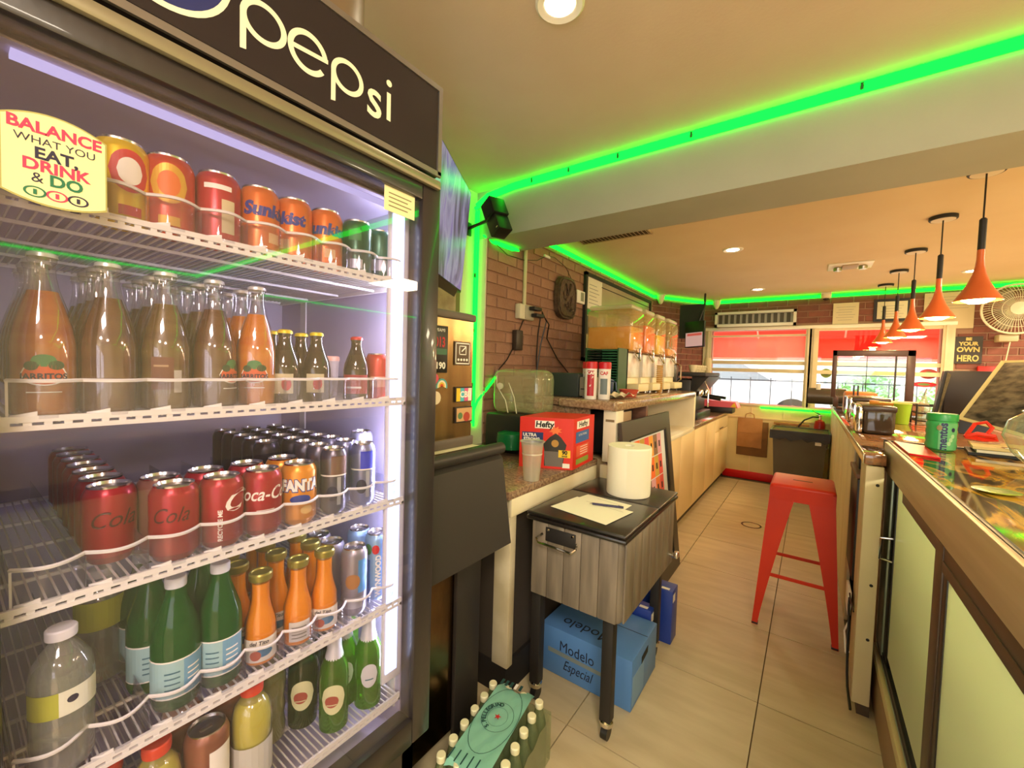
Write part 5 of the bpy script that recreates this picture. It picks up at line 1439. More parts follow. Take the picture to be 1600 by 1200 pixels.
CT.part('rim', MB().rbox(cx0 - .006, cy0 - .012, .768, cx1 + .010, cy1 + .01, .786, .008), M_LID)
CT.part('lid', MB().rbox(cx0 - .004, cy0 - .010, .787, cx1 + .008, 1.755, .802, .007, 3), M_LID)
CT.part('lid', MB().rbox(cx0 - .004, 1.762, .787, cx1 + .008, cy1 + .008, .802, .007, 3), M_LID)
for x, y in ((-.56, 1.44), (-.87, 1.44), (-.56, 2.01), (-.87, 2.01)):
    lg = CT.part('leg', MB().rbox(x - .021, y - .021, .075, x + .021, y + .021, .47, .003), M_BLACKM)
    CT.part('caster_ring', MB().lathe([(.024, .055), (.026, .06), (.026, .072), (.022, .078)], (x, y, 0), 20), M_CHROME, parent=lg)
    CT.part('caster_wheel', MB().cyl((x - .012, y, .027), (x + .012, y, .027), .0265, seg=20), M_BLACK, parent=lg)
CT.part('lower_shelf', MB().rbox(-.87, 1.43, .075, -.56, 2.02, .085, .003), M_BLACKM) if False else None
hp = CT.part('handle_plate', MB().rbox(-.812, cy0 - .006, .700, -.682, cy0 - .001, .755, .003), M_BLACKM)
CT.part('handle', MB().tube([(-.825, cy0 - .006, .725), (-.835, cy0 - .035, .715), (-.82, cy0 - .045, .705), (-.68, cy0 - .045, .700), (-.668, cy0 - .035, .712), (-.675, cy0 - .006, .722)], .0048), M_CHROME, parent=hp)
for x in (-.80, -.695): CT.part('screw', MB().lathe([(.0, 0), (.006, 0), (.004, .003), (.0, .003)], (0, 0, 0), 10).xf(MX((x, cy0 - .006, .745), (1, 0, 0), zv)), M_CHROME, parent=hp)
tp = CT.part('drain_tap', MB().cyl((cx1, 1.98, .525), (cx1 + .035, 1.98, .525), .010), M_CHROME)
CT.part('tap_lever', MB().rbox(cx1 + .02, 1.965, .518, cx1 + .04, 1.995, .545, .004), M_CHROME, parent=tp)
t = T('paper_roll', 'thick white paper towel roll standing on the cart lid', 'paper roll', (-.665, 1.885, .803))
t.part('roll', MB().lathe([(.022, .001), (.097, .001), (.0985, .01), (.0985, .215), (.096, .222), (.022, .222), (.022, .001)], (-.668, 1.875, .8025), 40, cap=False), mat('soft_paper', '#F1ECD4', .9, bump=.05))
t.part('loose_sheet', MB().lathe([(.100, .004), (.1015, .215)], (-.668, 1.875, .8025), 12, a0=-1.3, a1=-.2, cap=False), mat('soft_paper2', '#ECE6CC', .9))
for i, (pts, lab) in enumerate((([(-.845, 1.47), (-.585, 1.425), (-.555, 1.63), (-.82, 1.66)], 'white sheet of paper on the cart lid with the pen on top'),
                                ([(-.83, 1.56), (-.60, 1.54), (-.59, 1.71), (-.80, 1.73)], 'white sheet of paper lying under the other one on the cart lid'))):
    t = T('sheet_of_paper', lab, 'paper', (-.7, 1.55, .803 + (.0018 if i == 0 else .0002)))
    zz = .8045 if i == 0 else .8028
    t.part('sheet', MB().prism([(x, y, zz) for x, y in pts], (0, 0, .0006)), M_PAPER)
    t.part('faint_lines', MB().quad((pts[3][0] + .06, pts[3][1] - .03, zz + .0009), (pts[3][0] + .06, pts[3][1] - .034, zz + .0009), (pts[2][0] - .03, pts[2][1] - .034, zz + .0009), (pts[2][0] - .03, pts[2][1] - .03, zz + .0009)), mat('faint_print2', '#C9C4AE', .8))
t = T('pen', 'dark blue ballpoint pen lying on the white paper', 'pen', (-.66, 1.62, .81))
t.part('barrel', MB().cyl((-.720, 1.600, .8105), (-.600, 1.640, .8105), .0046, seg=10), mat('pen_navy', '#2A2550', .3))
t.part('clip', MB().rbox(-.62, 1.63, .8148, -.60, 1.634, .8165, .0005), M_BLACK)
t.part('tip', MB().cyl((-.720, 1.600, .8105), (-.731, 1.5965, .8095), .004, .001, 8), M_CHROME)

# beer case
M_MB = mat('case_blue', '#5F90D0', .45, var='#5487C8', scale=3)
bc = T('beer_case', 'light blue cardboard beer case lettered Modelo Especial under the cart', 'box', (-.73, 1.8, 0))
bx0, bx1, by0, by1, bh_ = -.825, -.525, 1.605, 1.930, .212
bx0 = -.95
bc.part('carton', MB().rbox(bx0, by0, 0.002, bx1, by1, bh_, .004), M_MB)
NV = mat('case_navy_print', '#1D2438', .5)
bc.part('gold_band', MB().prism([(bx0 + .04, by0 - .001, .098), (bx0 + .34, by0 - .001, .092), (bx0 + .34, by0 - .001, .108), (bx0 + .04, by0 - .001, .118)], (0, -.0004, 0)), mat('case_gold', '#7F8C8E', .5))
put(bc, 'lettering', 'Modelo', .066, (bx0 + .180, by0 - .0018, .140, 0), (1, 0, -.02), zv, NV, cond=.82)
put(bc, 'lettering', 'Especial', .062, (bx0 + .185, by0 - .0018, .062, 0), (1, 0, -.02), zv, NV, cond=.7, shear=.35)
put(bc, 'lettering', 'Modelo', .085, (bx0 + .19, by0 + .075, bh_ + .0008, 0), (-1, 0, 0), (0, -1, 0), NV, cond=.9)
bc.part('tape_line', MB().box(bx0 + .002, 1.80, bh_, bx1 - .002, 1.803, bh_ + .0006), NV)
bc.part('flap', MB().prism([(bx1 + .0005, 1.72, .140), (bx1 + .0005, 1.80, .150), (bx1 + .0005, 1.80, .178), (bx1 + .0005, 1.72, .170)], (.001, 0, 0)), M_INK)
bc.part('label', MB().box(bx1 + .0002, by0 + .01, .02, bx1 + .0008, by0 + .15, .14), mat('case_light', '#7FA9D6', .5))
for i, (x0, y0, x1, y1, h, lab) in enumerate(((-.72, 1.945, -.560, 2.015, .245, 'deep blue upright carton right behind the light blue beer case'), (-.70, 2.135, -.512, 2.235, .272, 'taller deep blue upright carton at the far end under the cart'))):
    t = T('blue_carton', lab, 'box', ((x0 + x1) / 2, (y0 + y1) / 2, 0))
    t.part('carton', MB().rbox(x0, y0, .001, x1, y1, h, .004), mat('deep_blue_card', '#1F3E9C', .4))
    t.part('seal', MB().box(x1 - .06, y0 + .01, h, x1 - .02, y0 + .03, h + .0006), WHITEP)
    t.part('seal', MB().box(x1, y0 + .01, h - .06, x1 + .0006, y0 + .05, h - .02), WHITEP)
# framed poster leaning
fp = T('leaning_poster', 'large grey-framed colourful poster leaning on the cream cabinets behind the cart', 'picture', (-.74, 2.6, 0))
FM = MX((-.700, 2.17, .003), (0, 1, 0), (-.115, 0, 1))
W_, H_ = .92, 1.09
fp.part('frame', MB().box(0, 0, -.02, W_, .11, 0).box(0, H_ - .11, -.02, W_, H_, 0).box(0, .11, -.02, .11, H_ - .11, 0).box(W_ - .10, .11, -.02, W_, H_ - .11, 0).xf(FM), mat('frame_dark_grey', '#4B443B', .45))
fp.part('inner_edge', MB().box(.105, .105, -.012, .115, H_ - .105, .002).box(W_ - .125, .105, -.012, W_ - .10, H_ - .105, .003).box(.11, H_ - .115, -.012, W_ - .10, H_ - .105, .002).xf(FM), M_BLACK)
fp.part('backing', MB().box(.10, .10, -.016, W_ - .09, H_ - .10, -.010).xf(FM), mat('poster_paper', '#DDE3E0', .5))
pc = ['#F0722A', '#F5A63A', '#E8803A', '#C9A23C', '#8C6A4C', '#E0564A', '#D9A0A8', '#B8B23E']
random.seed(5)
for cidx in range(7):
    for ridx in range(6):
        x = .125 + cidx * .084; y = .14 + ridx * .138
        q = fp.part('poster_patch', MB().box(x, y, -.0098, x + .080, y + .132, -.0092).xf(FM), mat('patch%d' % ((cidx + ridx * 3) % 8), pc[(cidx * 2 + ridx) % 8], .6))
        if cidx > 1: fp.part('poster_spot', MB().box(x + .026, y + .045, -.0090, x + .052, y + .085, -.0086).xf(FM), M_INK, parent=q)

# bottled water pack: 4 x 6 bottles under printed film
WP = T('bottle_pack', 'shrink-wrapped pack of white-capped sparkling water bottles on the floor, S.PELLEGRINO film', 'bottle pack', (-.78, 1.02, 0))
th_ = -R(9.5); ca_, sa_ = math.cos(th_), math.sin(th_)
WU = Vector((ca_, sa_, 0)); WV = Vector((-sa_ * 1, ca_, 0)) if False else Vector((math.sin(th_), math.cos(th_), 0)); WU = Vector((WV.y, -WV.x, 0))
WO = Vector((-.836, .858, 0))
bodyp = [(.0, .004), (.022, .001), (.029, .006), (.0295, .03), (.0285, .10), (.0290, .125), (.022, .165), (.014, .195), (.0130, .205)]
bme = MB().lathe(bodyp, seg=18, cap=False).mesh('bottle_body', thin('pack_pet', '#DDE6CE', .12, rough=.06, haze='#8E9C74', hz=.35))
cme = MB().lathe([(.0138, .203), (.0145, .205), (.0145, .220), (.0125, .223), (.0, .223)], seg=20, cap=False).mesh('cap', mat('ivory_cap', '#F3EFC6', .45))
for i in range(4):
    for j in range(6):
        p_ = WO + WU * (.0605 * i) + WV * (.0635 * j)
        if 0 < i < 3 and 0 < j < 5:
            pass
        t = T('water_bottle', 'small white-capped water bottle of the floor pack, %s row from the cooler, %s from the front' % (['first', 'second', 'third', 'fourth'][i], nth[j]), 'bottle', (p_.x, p_.y, 0), 'bottles of the floor pack') if False else None
        o1 = bpy.data.objects.new('bottle', bme); COL.objects.link(o1); o1.parent = WP.o; o1.location = p_ - WP.loc
        o2 = bpy.data.objects.new('cap', cme); COL.objects.link(o2); o2.parent = o1


def wp(a, c, z): return tuple(WO + WU * a + WV * c + Vector((0, 0, z)))


M_FILM = mat('aqua_film', '#8CC9B4', .3, var='#7DBDA8', scale=6, coat=.4, bump=.2, bscale=25)
b = MB(); nx, ny = 10, 16; vs = []
for j in range(ny + 1):
    for i in range(nx + 1):
        a = .024 + (.181 - .048) * i / nx; c = -.022 + .352 * j / ny
        z = .2285 + .003 * math.sin(i * 1.9) * math.sin(j * 1.3)
        if j == 0 or j == ny: z -= .012; 
        vs.append(wp(a, c + .012 * math.sin(i * .9) * (1 if j in (0, ny) else 0), z))
b.add(vs, [(j * (nx + 1) + i, j * (nx + 1) + i + 1, (j + 1) * (nx + 1) + i + 1, (j + 1) * (nx + 1) + i) for j in range(ny) for i in range(nx)])
fm = WP.part('film', b, M_FILM)


def ringfilm(cx, cy_, rx, ry, w, m_, z=.2335, n=32, par=None):
    vs = []; fs = []
    for k in range(n):
        a = 2 * PI * k / n
        vs += [wp(cx + rx * math.cos(a), cy_ + ry * math.sin(a), z), wp(cx + (rx - w) * math.cos(a), cy_ + (ry - w) * math.sin(a), z)]
    for k in range(n): k2 = (k + 1) % n; fs.append((2 * k, 2 * k2, 2 * k2 + 1, 2 * k + 1))
    return WP.part('film_print', MB().add(vs, fs), m_, parent=par)


TEAL = mat('film_dark_teal', '#1F4A48', .5)
CXF, CYF = .0905, .175
ringfilm(CXF, CYF, .068, .135, .0018, TEAL, par=fm)
ringfilm(CXF, CYF + .008, .052, .060, .0014, TEAL, par=fm)
ringfilm(CXF, CYF + .008, .033, .038, .0008, TEAL, par=fm)
s_ = 'S.PELLEGRINO'
for k, ch in enumerate(s_):
    a = 1.25 * PI + .55 - k * .245
    a = -PI / 2 - .35 - k * .235
    cx_, cyy = CXF + .0425 * math.cos(a), CYF + .008 + .049 * math.sin(a)
    if ch == '.': 
        pass
    tmb = text_mb(ch, .0185, bold=.0009)
    upv = (WU * math.cos(a) + WV * math.sin(a)); rgt = (WU * math.sin(a) - WV * math.cos(a))
    o_ = wp(cx_, cyy, .2338)
    WP.part('lettering', tmb.xf(MX(o_, tuple(rgt), tuple(upv))), TEAL, parent=fm)
star = [(CXF + (.012 if k % 2 == 0 else .0048) * math.sin(PI * k / 5), CYF + .008 + (.012 if k % 2 == 0 else .0048) * math.cos(PI * k / 5)) for k in range(10)]
WP.part('star', MB().prism([wp(a, c, .2336) for a, c in star], (0, 0, .0006)), REDP, parent=fm)
for k in range(5):
    WP.part('film_print', MB().quad(wp(.030 + k * .018, .312, .2345), wp(.040 + k * .018, .312, .2345), wp(.040 + k * .018, .338, .2345), wp(.030 + k * .018, .338, .2345)), TEAL if k != 3 else WHITEP, parent=fm)
    WP.part('film_print', MB().quad(wp(.028 + k * .022, -.012, .2345), wp(.032 + k * .022, -.012, .2345), wp(.032 + k * .022, .028, .2345), wp(.028 + k * .022, .028, .2345)), TEAL, parent=fm)
FILMC = thin('clear_film', '#E4EED8', .12, rough=.12, haze='#A9B48C', hz=.28)
b = MB(); vs = []
for j in range(13):
    for k in range(6):
        c = -.035 + .385 * j / 12; z = .002 + .17 * k / 5
        vs.append(wp(.181 + .033 + .003 * math.sin(j * 2.1 + k), c, z))
b.add(vs, [(j * 6 + k, (j + 1) * 6 + k, (j + 1) * 6 + k + 1, j * 6 + k + 1) for j in range(12) for k in range(5)])
WP.part('side_film', b, FILMC)
b = MB(); vs = []
for j in range(9):
    for k in range(6):
        a = -.033 + .247 * j / 8; z = .002 + .17 * k / 5
        vs.append(wp(a, .352 + .003 * math.sin(j * 2.1 + k), z))
b.add(vs, [(j * 6 + k, (j + 1) * 6 + k, (j + 1) * 6 + k + 1, j * 6 + k + 1) for j in range(8) for k in range(5)])
WP.part('side_film', b, FILMC)
put(WP, 'lettering', 'GRINO', .055, wp(.219, .10, .08), tuple(WV), zv, mat('film_dark', '#3A4A38', .5), bold=.0005)
b = MB(); vs = []
for rr in (.066, .063):
    for k in range(28):
        a = 2 * PI * k / 28; vs.append(wp(.2185, .10 + rr * 1.3 * math.cos(a), .085 + rr * math.sin(a)))
b.add(vs, [(k, (k + 1) % 28, 28 + (k + 1) % 28, 28 + k) for k in range(28)])
WP.part('film_print', b, mat('film_dark', '#3A4A38', .5))

# ================================================================== red stool
ST = T('bar_stool', 'glossy red metal bar stool standing in the aisle', 'stool', (0, 2.82, 0))
SZ = .785; h0 = .145; yc = 2.815; xc = -.014
b = MB().rbox(xc - h0, yc - .165, SZ - .035, xc + h0, yc + .165, SZ, .018, 3)
ST.part('seat', b, M_RED)
ST.part('seat_slot', MB().rbox(xc - .045, yc - .009, SZ - .002, xc + .045, yc + .009, SZ + .0006, .004), mat('slot_dark', '#4A0D08', .6))
for sx in (-1, 1):
    for sy in (-1, 1):
        top = Vector((xc + sx * .140, yc + sy * .160, SZ - .012)); foot = Vector((xc - .004 + sx * .190, yc + sy * .200, .0))
        b = MB()
        N_ = 8; ringp = []
        for k in range(N_ + 1):
            s_ = k / N_
            c = top.lerp(foot, s_); w = .085 * (1 - s_) ** 1.3 + .026 + .012 * (1 - s_)
            ix, iy = -sx, -sy
            a0 = c; ringp.append([c, c + Vector((ix * w, 0, 0)), c + Vector((ix * w, iy * .004, 0)), c + Vector((ix * .004, iy * .004, 0)), c + Vector((ix * .004, iy * w, 0)), c + Vector((0, iy * w, 0))])
        vs = [p for r in ringp for p in r]; fs = []
        for k in range(N_):
            for q in range(6):
                fs.append((k * 6 + q, k * 6 + (q + 1) % 6, (k + 1) * 6 + (q + 1) % 6, (k + 1) * 6 + q))
        b.add(vs, fs)
        l_ = ST.part('leg', b, M_RED)
        ST.part('foot_cap', MB().rbox(foot.x - (.030 if sx > 0 else -.0), foot.y - (.03 if sy > 0 else 0), .0, foot.x + (.0 if sx > 0 else .030), foot.y + (0 if sy > 0 else .03), .012, .002), M_BLACK, parent=l_)


def legpt(sx, sy, z):
    top = Vector((xc + sx * .140, yc + sy * .160, SZ)); foot = Vector((xc - .004 + sx * .190, yc + sy * .200, .0))
    return foot.lerp(top, z / SZ) - Vector((sx * .016, sy * .016, 0))


for sy, z in ((-1, .285), (1, .285)):
    p, q = legpt(-1, sy, z), legpt(1, sy, z)
    ST.part('rung', MB().box(p.x, p.y - .003, p.z - .009, q.x, q.y + .003, q.z + .009), M_RED)
for sx in (-1, 1):
    p, q = legpt(sx, -1, .32), legpt(sx, 1, .32)
    ST.part('rung', MB().box(p.x - .003, p.y, p.z - .009, q.x + .003, q.y, q.z + .009), M_RED)
ST.part('cross_brace', MB().tube([legpt(-1, -1, .66), legpt(0, 0, .70), legpt(1, 1, .66)], .007).tube([legpt(1, -1, .66), legpt(0, 0, .705), legpt(-1, 1, .66)], .007), mat('brace_dark_red', '#8A1A10', .4))
for sy in (-1, 1):
    ST.part('apron', MB().box(xc - h0 + .01, yc + sy * .163 - .002, SZ - .085, xc + h0 - .01, yc + sy * .163 + .002, SZ - .02), M_RED)
for sx in (-1, 1):
    ST.part('apron', MB().box(xc + sx * .143 - .002, yc - .15, SZ - .085, xc + sx * .143 + .002, yc + .15, SZ - .02), M_RED)
t = T('floor_drain_ring', 'thin dark ring mark lying on the far floor tiles', 'ring', (-.36, 4.0, 0))
t.part('ring', MB().lathe([(.075, .0005), (.082, .002), (.075, .003), (.068, .002)], (-.385, 4.32, 0.0), 28, cap=False), M_BLACK)

# ================================================================== right counter
RC = T('bar_counter', 'long granite-topped bar counter with pale panels right of the aisle', 'counter', (.5, 4.0, 0))
M_PNL = mat('pale_wood_panel', '#DCCDA2', .55, var='#CDBC90', scale=4, stretch=(4, 4, .5))
RC.part('worktop', MB().rbox(.185, 2.42, 1.025, .92, 6.19, 1.068, .006), mat('bar_granite', '#A26E45', .08, var='#6B4A30', scale=55, coat=.6))
RC.part('worktop_return', MB().rbox(.185, 2.165, 1.025, .252, 2.418, 1.068, .004), mat('bar_granite', '#A26E45', .08))
RC.part('edge_trim', MB().rbox(.180, 2.16, 1.030, .1845, 6.18, 1.069, .002), mat('edge_aluminium', '#C9C2AA', .25, .9))
xs_ = [2.19, 2.47, 2.85, 3.30, 3.75, 4.25, 4.80, 5.40, 6.18]
for i in range(len(xs_) - 1):
    if i == 1: continue
    RC.part('front_panel', MB().rbox(.200, xs_[i] + .003, .06, .215, xs_[i + 1] - .003, 1.02, .003), M_PNL)
RC.part('carcass', MB().box(.25, 2.43, .0, .90, 6.18, 1.02), mat('counter_inside', '#4A3B2A', .7))
RC.part('end_post', MB().rbox(.190, 2.150, .06, .246, 2.172, 1.022, .003), mat('end_post_cream', '#D9CBA0', .55, var='#CFC093', scale=3))
for z in (.33, .55, .95): RC.part('screw_hole', MB().lathe([(0, 0), (.006, 0), (.006, .001), (0, .001)], seg=10).xf(MX((.228, 2.1495, z), (1, 0, 0), zv)), M_INK)
RC.part('plinth', MB().box(.21, 2.18, 0, .25, 6.18, .06), mat('toe_dark', '#4A3A28', .7))
t = T('wall_heater', 'tall black slim cabinet box set into the bar counter front', 'cabinet', (.2, 2.65, .6))
t.part('body', MB().rbox(.192, 2.49, .42, .245, 2.83, .90, .006), M_BLACK)
t.part('top_cover', MB().rbox(.186, 2.49, .902, .245, 2.83, .925, .004), mat('brown_cap', '#7A5340', .5))
t.part('upper_socket', MB().rbox(.194, 2.52, .94, .245, 2.66, 1.02, .01), M_BLACK)
t = T('hanging_flex', 'black flex with white bracket hanging down the bar counter front', 'cable', (.19, 2.35, .4))
t.part('flex', MB().tube([(.185, 2.40, .40), (.180, 2.36, .36), (.182, 2.34, .30), (.180, 2.30, .20), (.182, 2.28, .10), (.183, 2.24, .06), (.188, 2.14, .03)], .005), M_BLACK)
t.part('bracket', MB().rbox(.178, 2.38, .30, .190, 2.52, .41, .004), WHITEP)
t.part('cable_tie', MB().tube([(.184, 2.20, .405), (.180, 2.28, .41), (.184, 2.46, .40)], .003), M_BLACK)
t.part('white_loop', MB().tube([(.184, 2.40, .26), (.176, 2.44, .20), (.180, 2.36, .14), (.184, 2.30, .18)], .004), WHITEP)

# refrigerated display case, glass doors to the aisle
DC = T('display_case', 'stainless refrigerated display case with frosted sliding glass doors, right foreground', 'display case', (.56, 1.2, 0))
cx = .265; cyA, cyB = -.35, 2.41; cz = 1.10
M_SS2 = mat('soft_stainless', '#CBB794', .42, .45, var='#BDA884', scale=3, stretch=(1, .5, 12))
M_DKM = mat('bronze_frame', '#4A3C32', .4, .4)
DC.part('top_glass', MB().box(cx + .02, cyA, cz - .012, .86, cyB - .02, cz), None or mat('gold_patterned_top', '#1E1A16', .05, coat=.2))  # near-black top; a wavy gold noise pattern is mixed in below
m = MATS['gold_patterned_top']; nt = m.node_tree; b_ = nt.nodes['Principled BSDF']
wv = nt.nodes.new('ShaderNodeTexNoise'); wv.inputs['Scale'].default_value = 2.3; wv.inputs['Detail'].default_value = 6; wv.inputs['Distortion'].default_value = 2.2
rp = nt.nodes.new('ShaderNodeValToRGB')
for p_, c in ((.0, '#2A2019'), (.44, '#3C2E1E'), (.5, '#E0A83C'), (.56, '#B57A2C'), (.63, '#3A2C1F'), (.70, '#D9A23A')):
    e = rp.color_ramp.elements.new(p_); e.color = srgb(c)
tcn = [n for n in nt.nodes if n.type == 'TEX_COORD'][0]
mp = nt.nodes.new('ShaderNodeMapping'); mp.inputs['Scale'].default_value = (2.6, 1.0, 1)
nt.links.new(tcn.outputs['Object'], mp.inputs[0]); nt.links.new(mp.outputs[0], wv.inputs['Vector'])
nt.links.new(wv.outputs[0], rp.inputs[0]); nt.links.new(rp.outputs[0], b_.inputs['Base Color'])
DC.part('top_rim', MB().rbox(cx, cyB - .022, cz - .03, .87, cyB, cz + .004, .003).rbox(cx + .010, cyA, cz - .012, cx + .02, cyB - .02, cz + .003, .002), M_BLACK)
DC.part('fascia', MB().rbox(cx - .003, cyA, .990, cx + .010, cyB - .06, cz + .002, .002), M_SS2)
DC.part('fascia_lower_lip', MB().rbox(cx + .002, cyA, .950, cx + .012, cyB - .50, .988, .002), M_DKM)
DC.part('end_panel', MB().box(cx, 2.34, .0, .86, cyB - .022, cz - .03), M_SS2)
DC.part('side_jamb', MB().rbox(cx + .010, 2.20, .26, cx + .04, 2.34, .99, .003), mat('jamb_grey_green', '#8D9B86', .35, .4))
DC.part('edge_strip', MB().rbox(cx - .002, 2.335, .20, cx + .008, 2.40, .99, .002), mat('copper_edge', '#B98A62', .4, .5))
# doors
M_FROST = thin('misted_glass', '#E6F2CC', .05, rough=.15, haze='#FBF3DC', hz=.88)
m = M_FROST; nt = m.node_tree
d_ = [n for n in nt.nodes if n.type == 'BSDF_DIFFUSE'][0]
tl = nt.nodes.new('ShaderNodeBsdfTranslucent'); tl.inputs[0].default_value = srgb('#F0F8D6')
mm = nt.nodes.new('ShaderNodeMixShader'); mm.inputs[0].default_value = .5
tgt = d_.outputs[0].links[0].to_socket
nt.links.new(d_.outputs[0], mm.inputs[1]); nt.links.new(tl.outputs[0], mm.inputs[2]); nt.links.new(mm.outputs[0], tgt)
dA = DC.part('sliding_door', MB().rbox(cx + .016, 2.12, .255, cx + .032, 2.20, .99, .002), M_BLACK)
DC.part('door_glass', MB().box(cx + .020, 1.42, .30, cx + .026, 2.12, .985), M_FROST, parent=dA)
DC.part('door_handle', MB().tube([(cx + .016, 2.05 + .09, .755), (cx - .018, 2.05 + .09, .75), (cx - .018, 2.05 + .09, .67), (cx + .016, 2.05 + .09, .665)], .006), M_CHROME, parent=dA)
dB = DC.part('sliding_door', MB().rbox(cx + .0, 1.36, .25, cx + .016, 1.43, .985, .002).rbox(cx + .0, cyA, .925, cx + .016, 1.36, .952, .002), M_DKM)
DC.part('door_gasket', MB().rbox(cx + .003, 1.325, .25, cx + .013, 1.36, .925, .002), M_BLACK, parent=dB)
DC.part('door_glass', MB().box(cx + .006, cyA + .02, .25, cx + .011, 1.325, .925), M_FROST, parent=dB)
DC.part('door_track', MB().rbox(cx + .012, cyA, .245, cx + .10, 2.33, .258, .002).rbox(cx + .014, cyA, .258, cx + .018, 2.33, .275, .001), M_BLACKM)
DC.part('cream_rail', MB().rbox(cx - .004, cyA, .205, cx + .010, 2.33, .245, .002), mat('cream_rail', '#DCCB94', .4))
DC.part('kick_panel', MB().rbox(cx - .002, cyA, .03, cx + .006, 2.33, .203, .002), mat('kick_brown', '#96795A', .5))
DC.part('cabinet', MB().box(.84, cyA, .0, .86, 2.34, cz - .013).box(cx + .01, cyA, .0, .84, 2.34, .24).box(cx + .05, cyA, .24, .84, cyA + .02, cz - .013), mat('case_inner', '#CFE0C4', .6))
for z in (.50, .76): DC.part('inner_shelf', MB().box(cx + .09, cyA + .03, z, .82, 2.30, z + .008), thin('shelf_glass', '#DCEBDD', .06, haze='#CFE0C4', hz=.3))
DC.part('inner_lamp', MB().cyl((.45, cyA + .1, 1.06), (.45, 2.2, 1.06), .012), glow('case_lamp', '#FFFADC', 30))
for i, (x, y) in enumerate(((.55, 1.9), (.62, 1.65), (.5, 1.2))):
    t = T('food_tray', ['dim tray inside the display case behind the first door', 'second dim tray inside the display case', 'third dim tray inside the display case behind the near door'][i], 'tray', (x, y, .51), 'trays inside the display case')
    t.part('tray', MB().rbox(x - .1, y - .1, .509, x + .1, y + .1, .56, .01), mat('tray_beige', '#B8A982', .5))
    t.part('food', MB().rbox(x - .08, y - .08, .561, x + .08, y + .08, .60, .02), mat('food_brown', '#8A6A3A', .7))

# ---- on the case
t = T('gum_jar', 'ribbed green plastic gum jar lettered mentos on the case corner', 'jar', (.415, 2.262, 1.1))
JO = (.413, 2.262, cz + .001); k_ = 1.0
pj = [(.0, .002), (.036, .0), (.043, .008), (.0445, .02), (.042, .032), (.0445, .045), (.042, .058), (.0445, .071), (.042, .084), (.0445, .097), (.043, .108), (.040, .113)]
t.part('jar_body', MB().lathe(pj, JO, 32, cap=False), mat('jar_green', '#3FAE5A', .25, coat=.4))
t.part('jar_lid', MB().lathe([(.040, .112), (.0445, .114), (.0445, .136), (.042, .141), (.0, .141)], JO, 32, cap=False), mat('jar_lid_green', '#2FA04A', .3))
ja = math.atan2(-2.262, -.413)
_raw3 = lambda t, nm, mb, m_, o: t.part(nm, MB().add([(v[0] + o[0], v[1] + o[1], v[2] + o[2]) for v in mb.v], mb.f), m_)
_raw3(t, 'label', band(.0450, .006, .106, ja - .15, ja + 1.15), mat('jar_label_pale', '#6CC07A', .3), JO)
_raw3(t, 'lettering', wrap(text_mb('mentos', .034, bold=.0014), .0456, ja + .12, .056, True), mat('print_navy_jar', '#1A2152', .4), JO)
_raw3(t, 'emblem', oval(.0458, ja - .12, .088, .008, .010), mat('jar_emblem', '#9A8A5A', .4), JO)
_raw3(t, 'emblem', oval(.0458, ja + .75, .082, .006, .008), mat('print_navy_jar', '#1A2152', .4), JO)
for i in range(3): _raw3(t, 'mint_picture', oval(.0456, ja + .5 + .12 * i, .03 + .014 * i, .006, .008), mat('mint_pale', '#B5E0A8', .4), JO)
t = T('red_tray', 'flat red plastic tray lying at the corner of the case top', 'tray', (.32, 2.1, cz))
t.part('tray', MB().prism([(.292, 2.36, cz + .001), (.292, 2.02, cz + .001), (.365, 1.98, cz + .001), (.375, 2.30, cz + .001)], (0, 0, .006)), mat('tray_red', '#E01824', .35))
for i, (z, lab, c, dx) in enumerate(((cz + .0012, 'black clipboard edge under the papers on the case top', '#1B1B1E', 0), (cz + .012, 'stack of white papers on the black clipboard', '#EDE7D0', .02), (cz + .024, 'cream folder lying on the white papers', '#E6D08E', .01))):
    t = T('paper_stack', lab, 'papers', (.60, 2.33, z))
    t.part('sheets', MB().prism([(.475 + dx, 2.20, z), (.79, 2.18, z), (.80, 2.37, z), (.50 + dx, 2.375, z)], (0, 0, .010)), mat('stack_' + c[1:], c, .6))
    t.part('clip', MB().rbox(.56, 2.20, z + .0105, .60, 2.23, z + .0125, .001), M_CHROME)
t = T('red_scissors', 'red-handled scissors on the papers behind the green jar', 'scissors', (.56, 2.34, 1.14))
t.part('blade', MB().prism([(.50, 2.30, 1.137), (.58, 2.315, 1.137), (.58, 2.33, 1.137)], (0, 0, .002)), M_STEEL)
t.part('handle', MB().tube([(.50, 2.37, 1.150), (.53, 2.36, 1.165), (.575, 2.36, 1.160), (.585, 2.37, 1.148), (.55, 2.37, 1.144), (.50, 2.37, 1.150)], .009), mat('handle_red', '#F0361E', .4))
t.part('handle', MB().tube([(.50, 2.37, 1.150), (.53, 2.40, 1.20), (.56, 2.40, 1.21), (.575, 2.39, 1.19), (.56, 2.38, 1.165)], .007), mat('handle_red', '#F0361E', .4))
# tilted chalk menu stand
MN = T('menu_stand', 'tilted clear-framed dark marbled menu board at the right edge', 'menu stand', (.75, 2.6, 1.07))
pa, pb, pc_, pd = Vector((.520, 2.60, 1.205)), Vector((.665, 2.72, 1.462)), Vector((1.02, 2.42, 1.475)), Vector((.87, 2.30, 1.10))
nn = ((pb - pa).cross(pd - pa)).normalized() * .006


def inset(f):
    c = (pa + pb + pc_ + pd) / 4
    return [p.lerp(c, f) for p in (pa, pb, pc_, pd)]


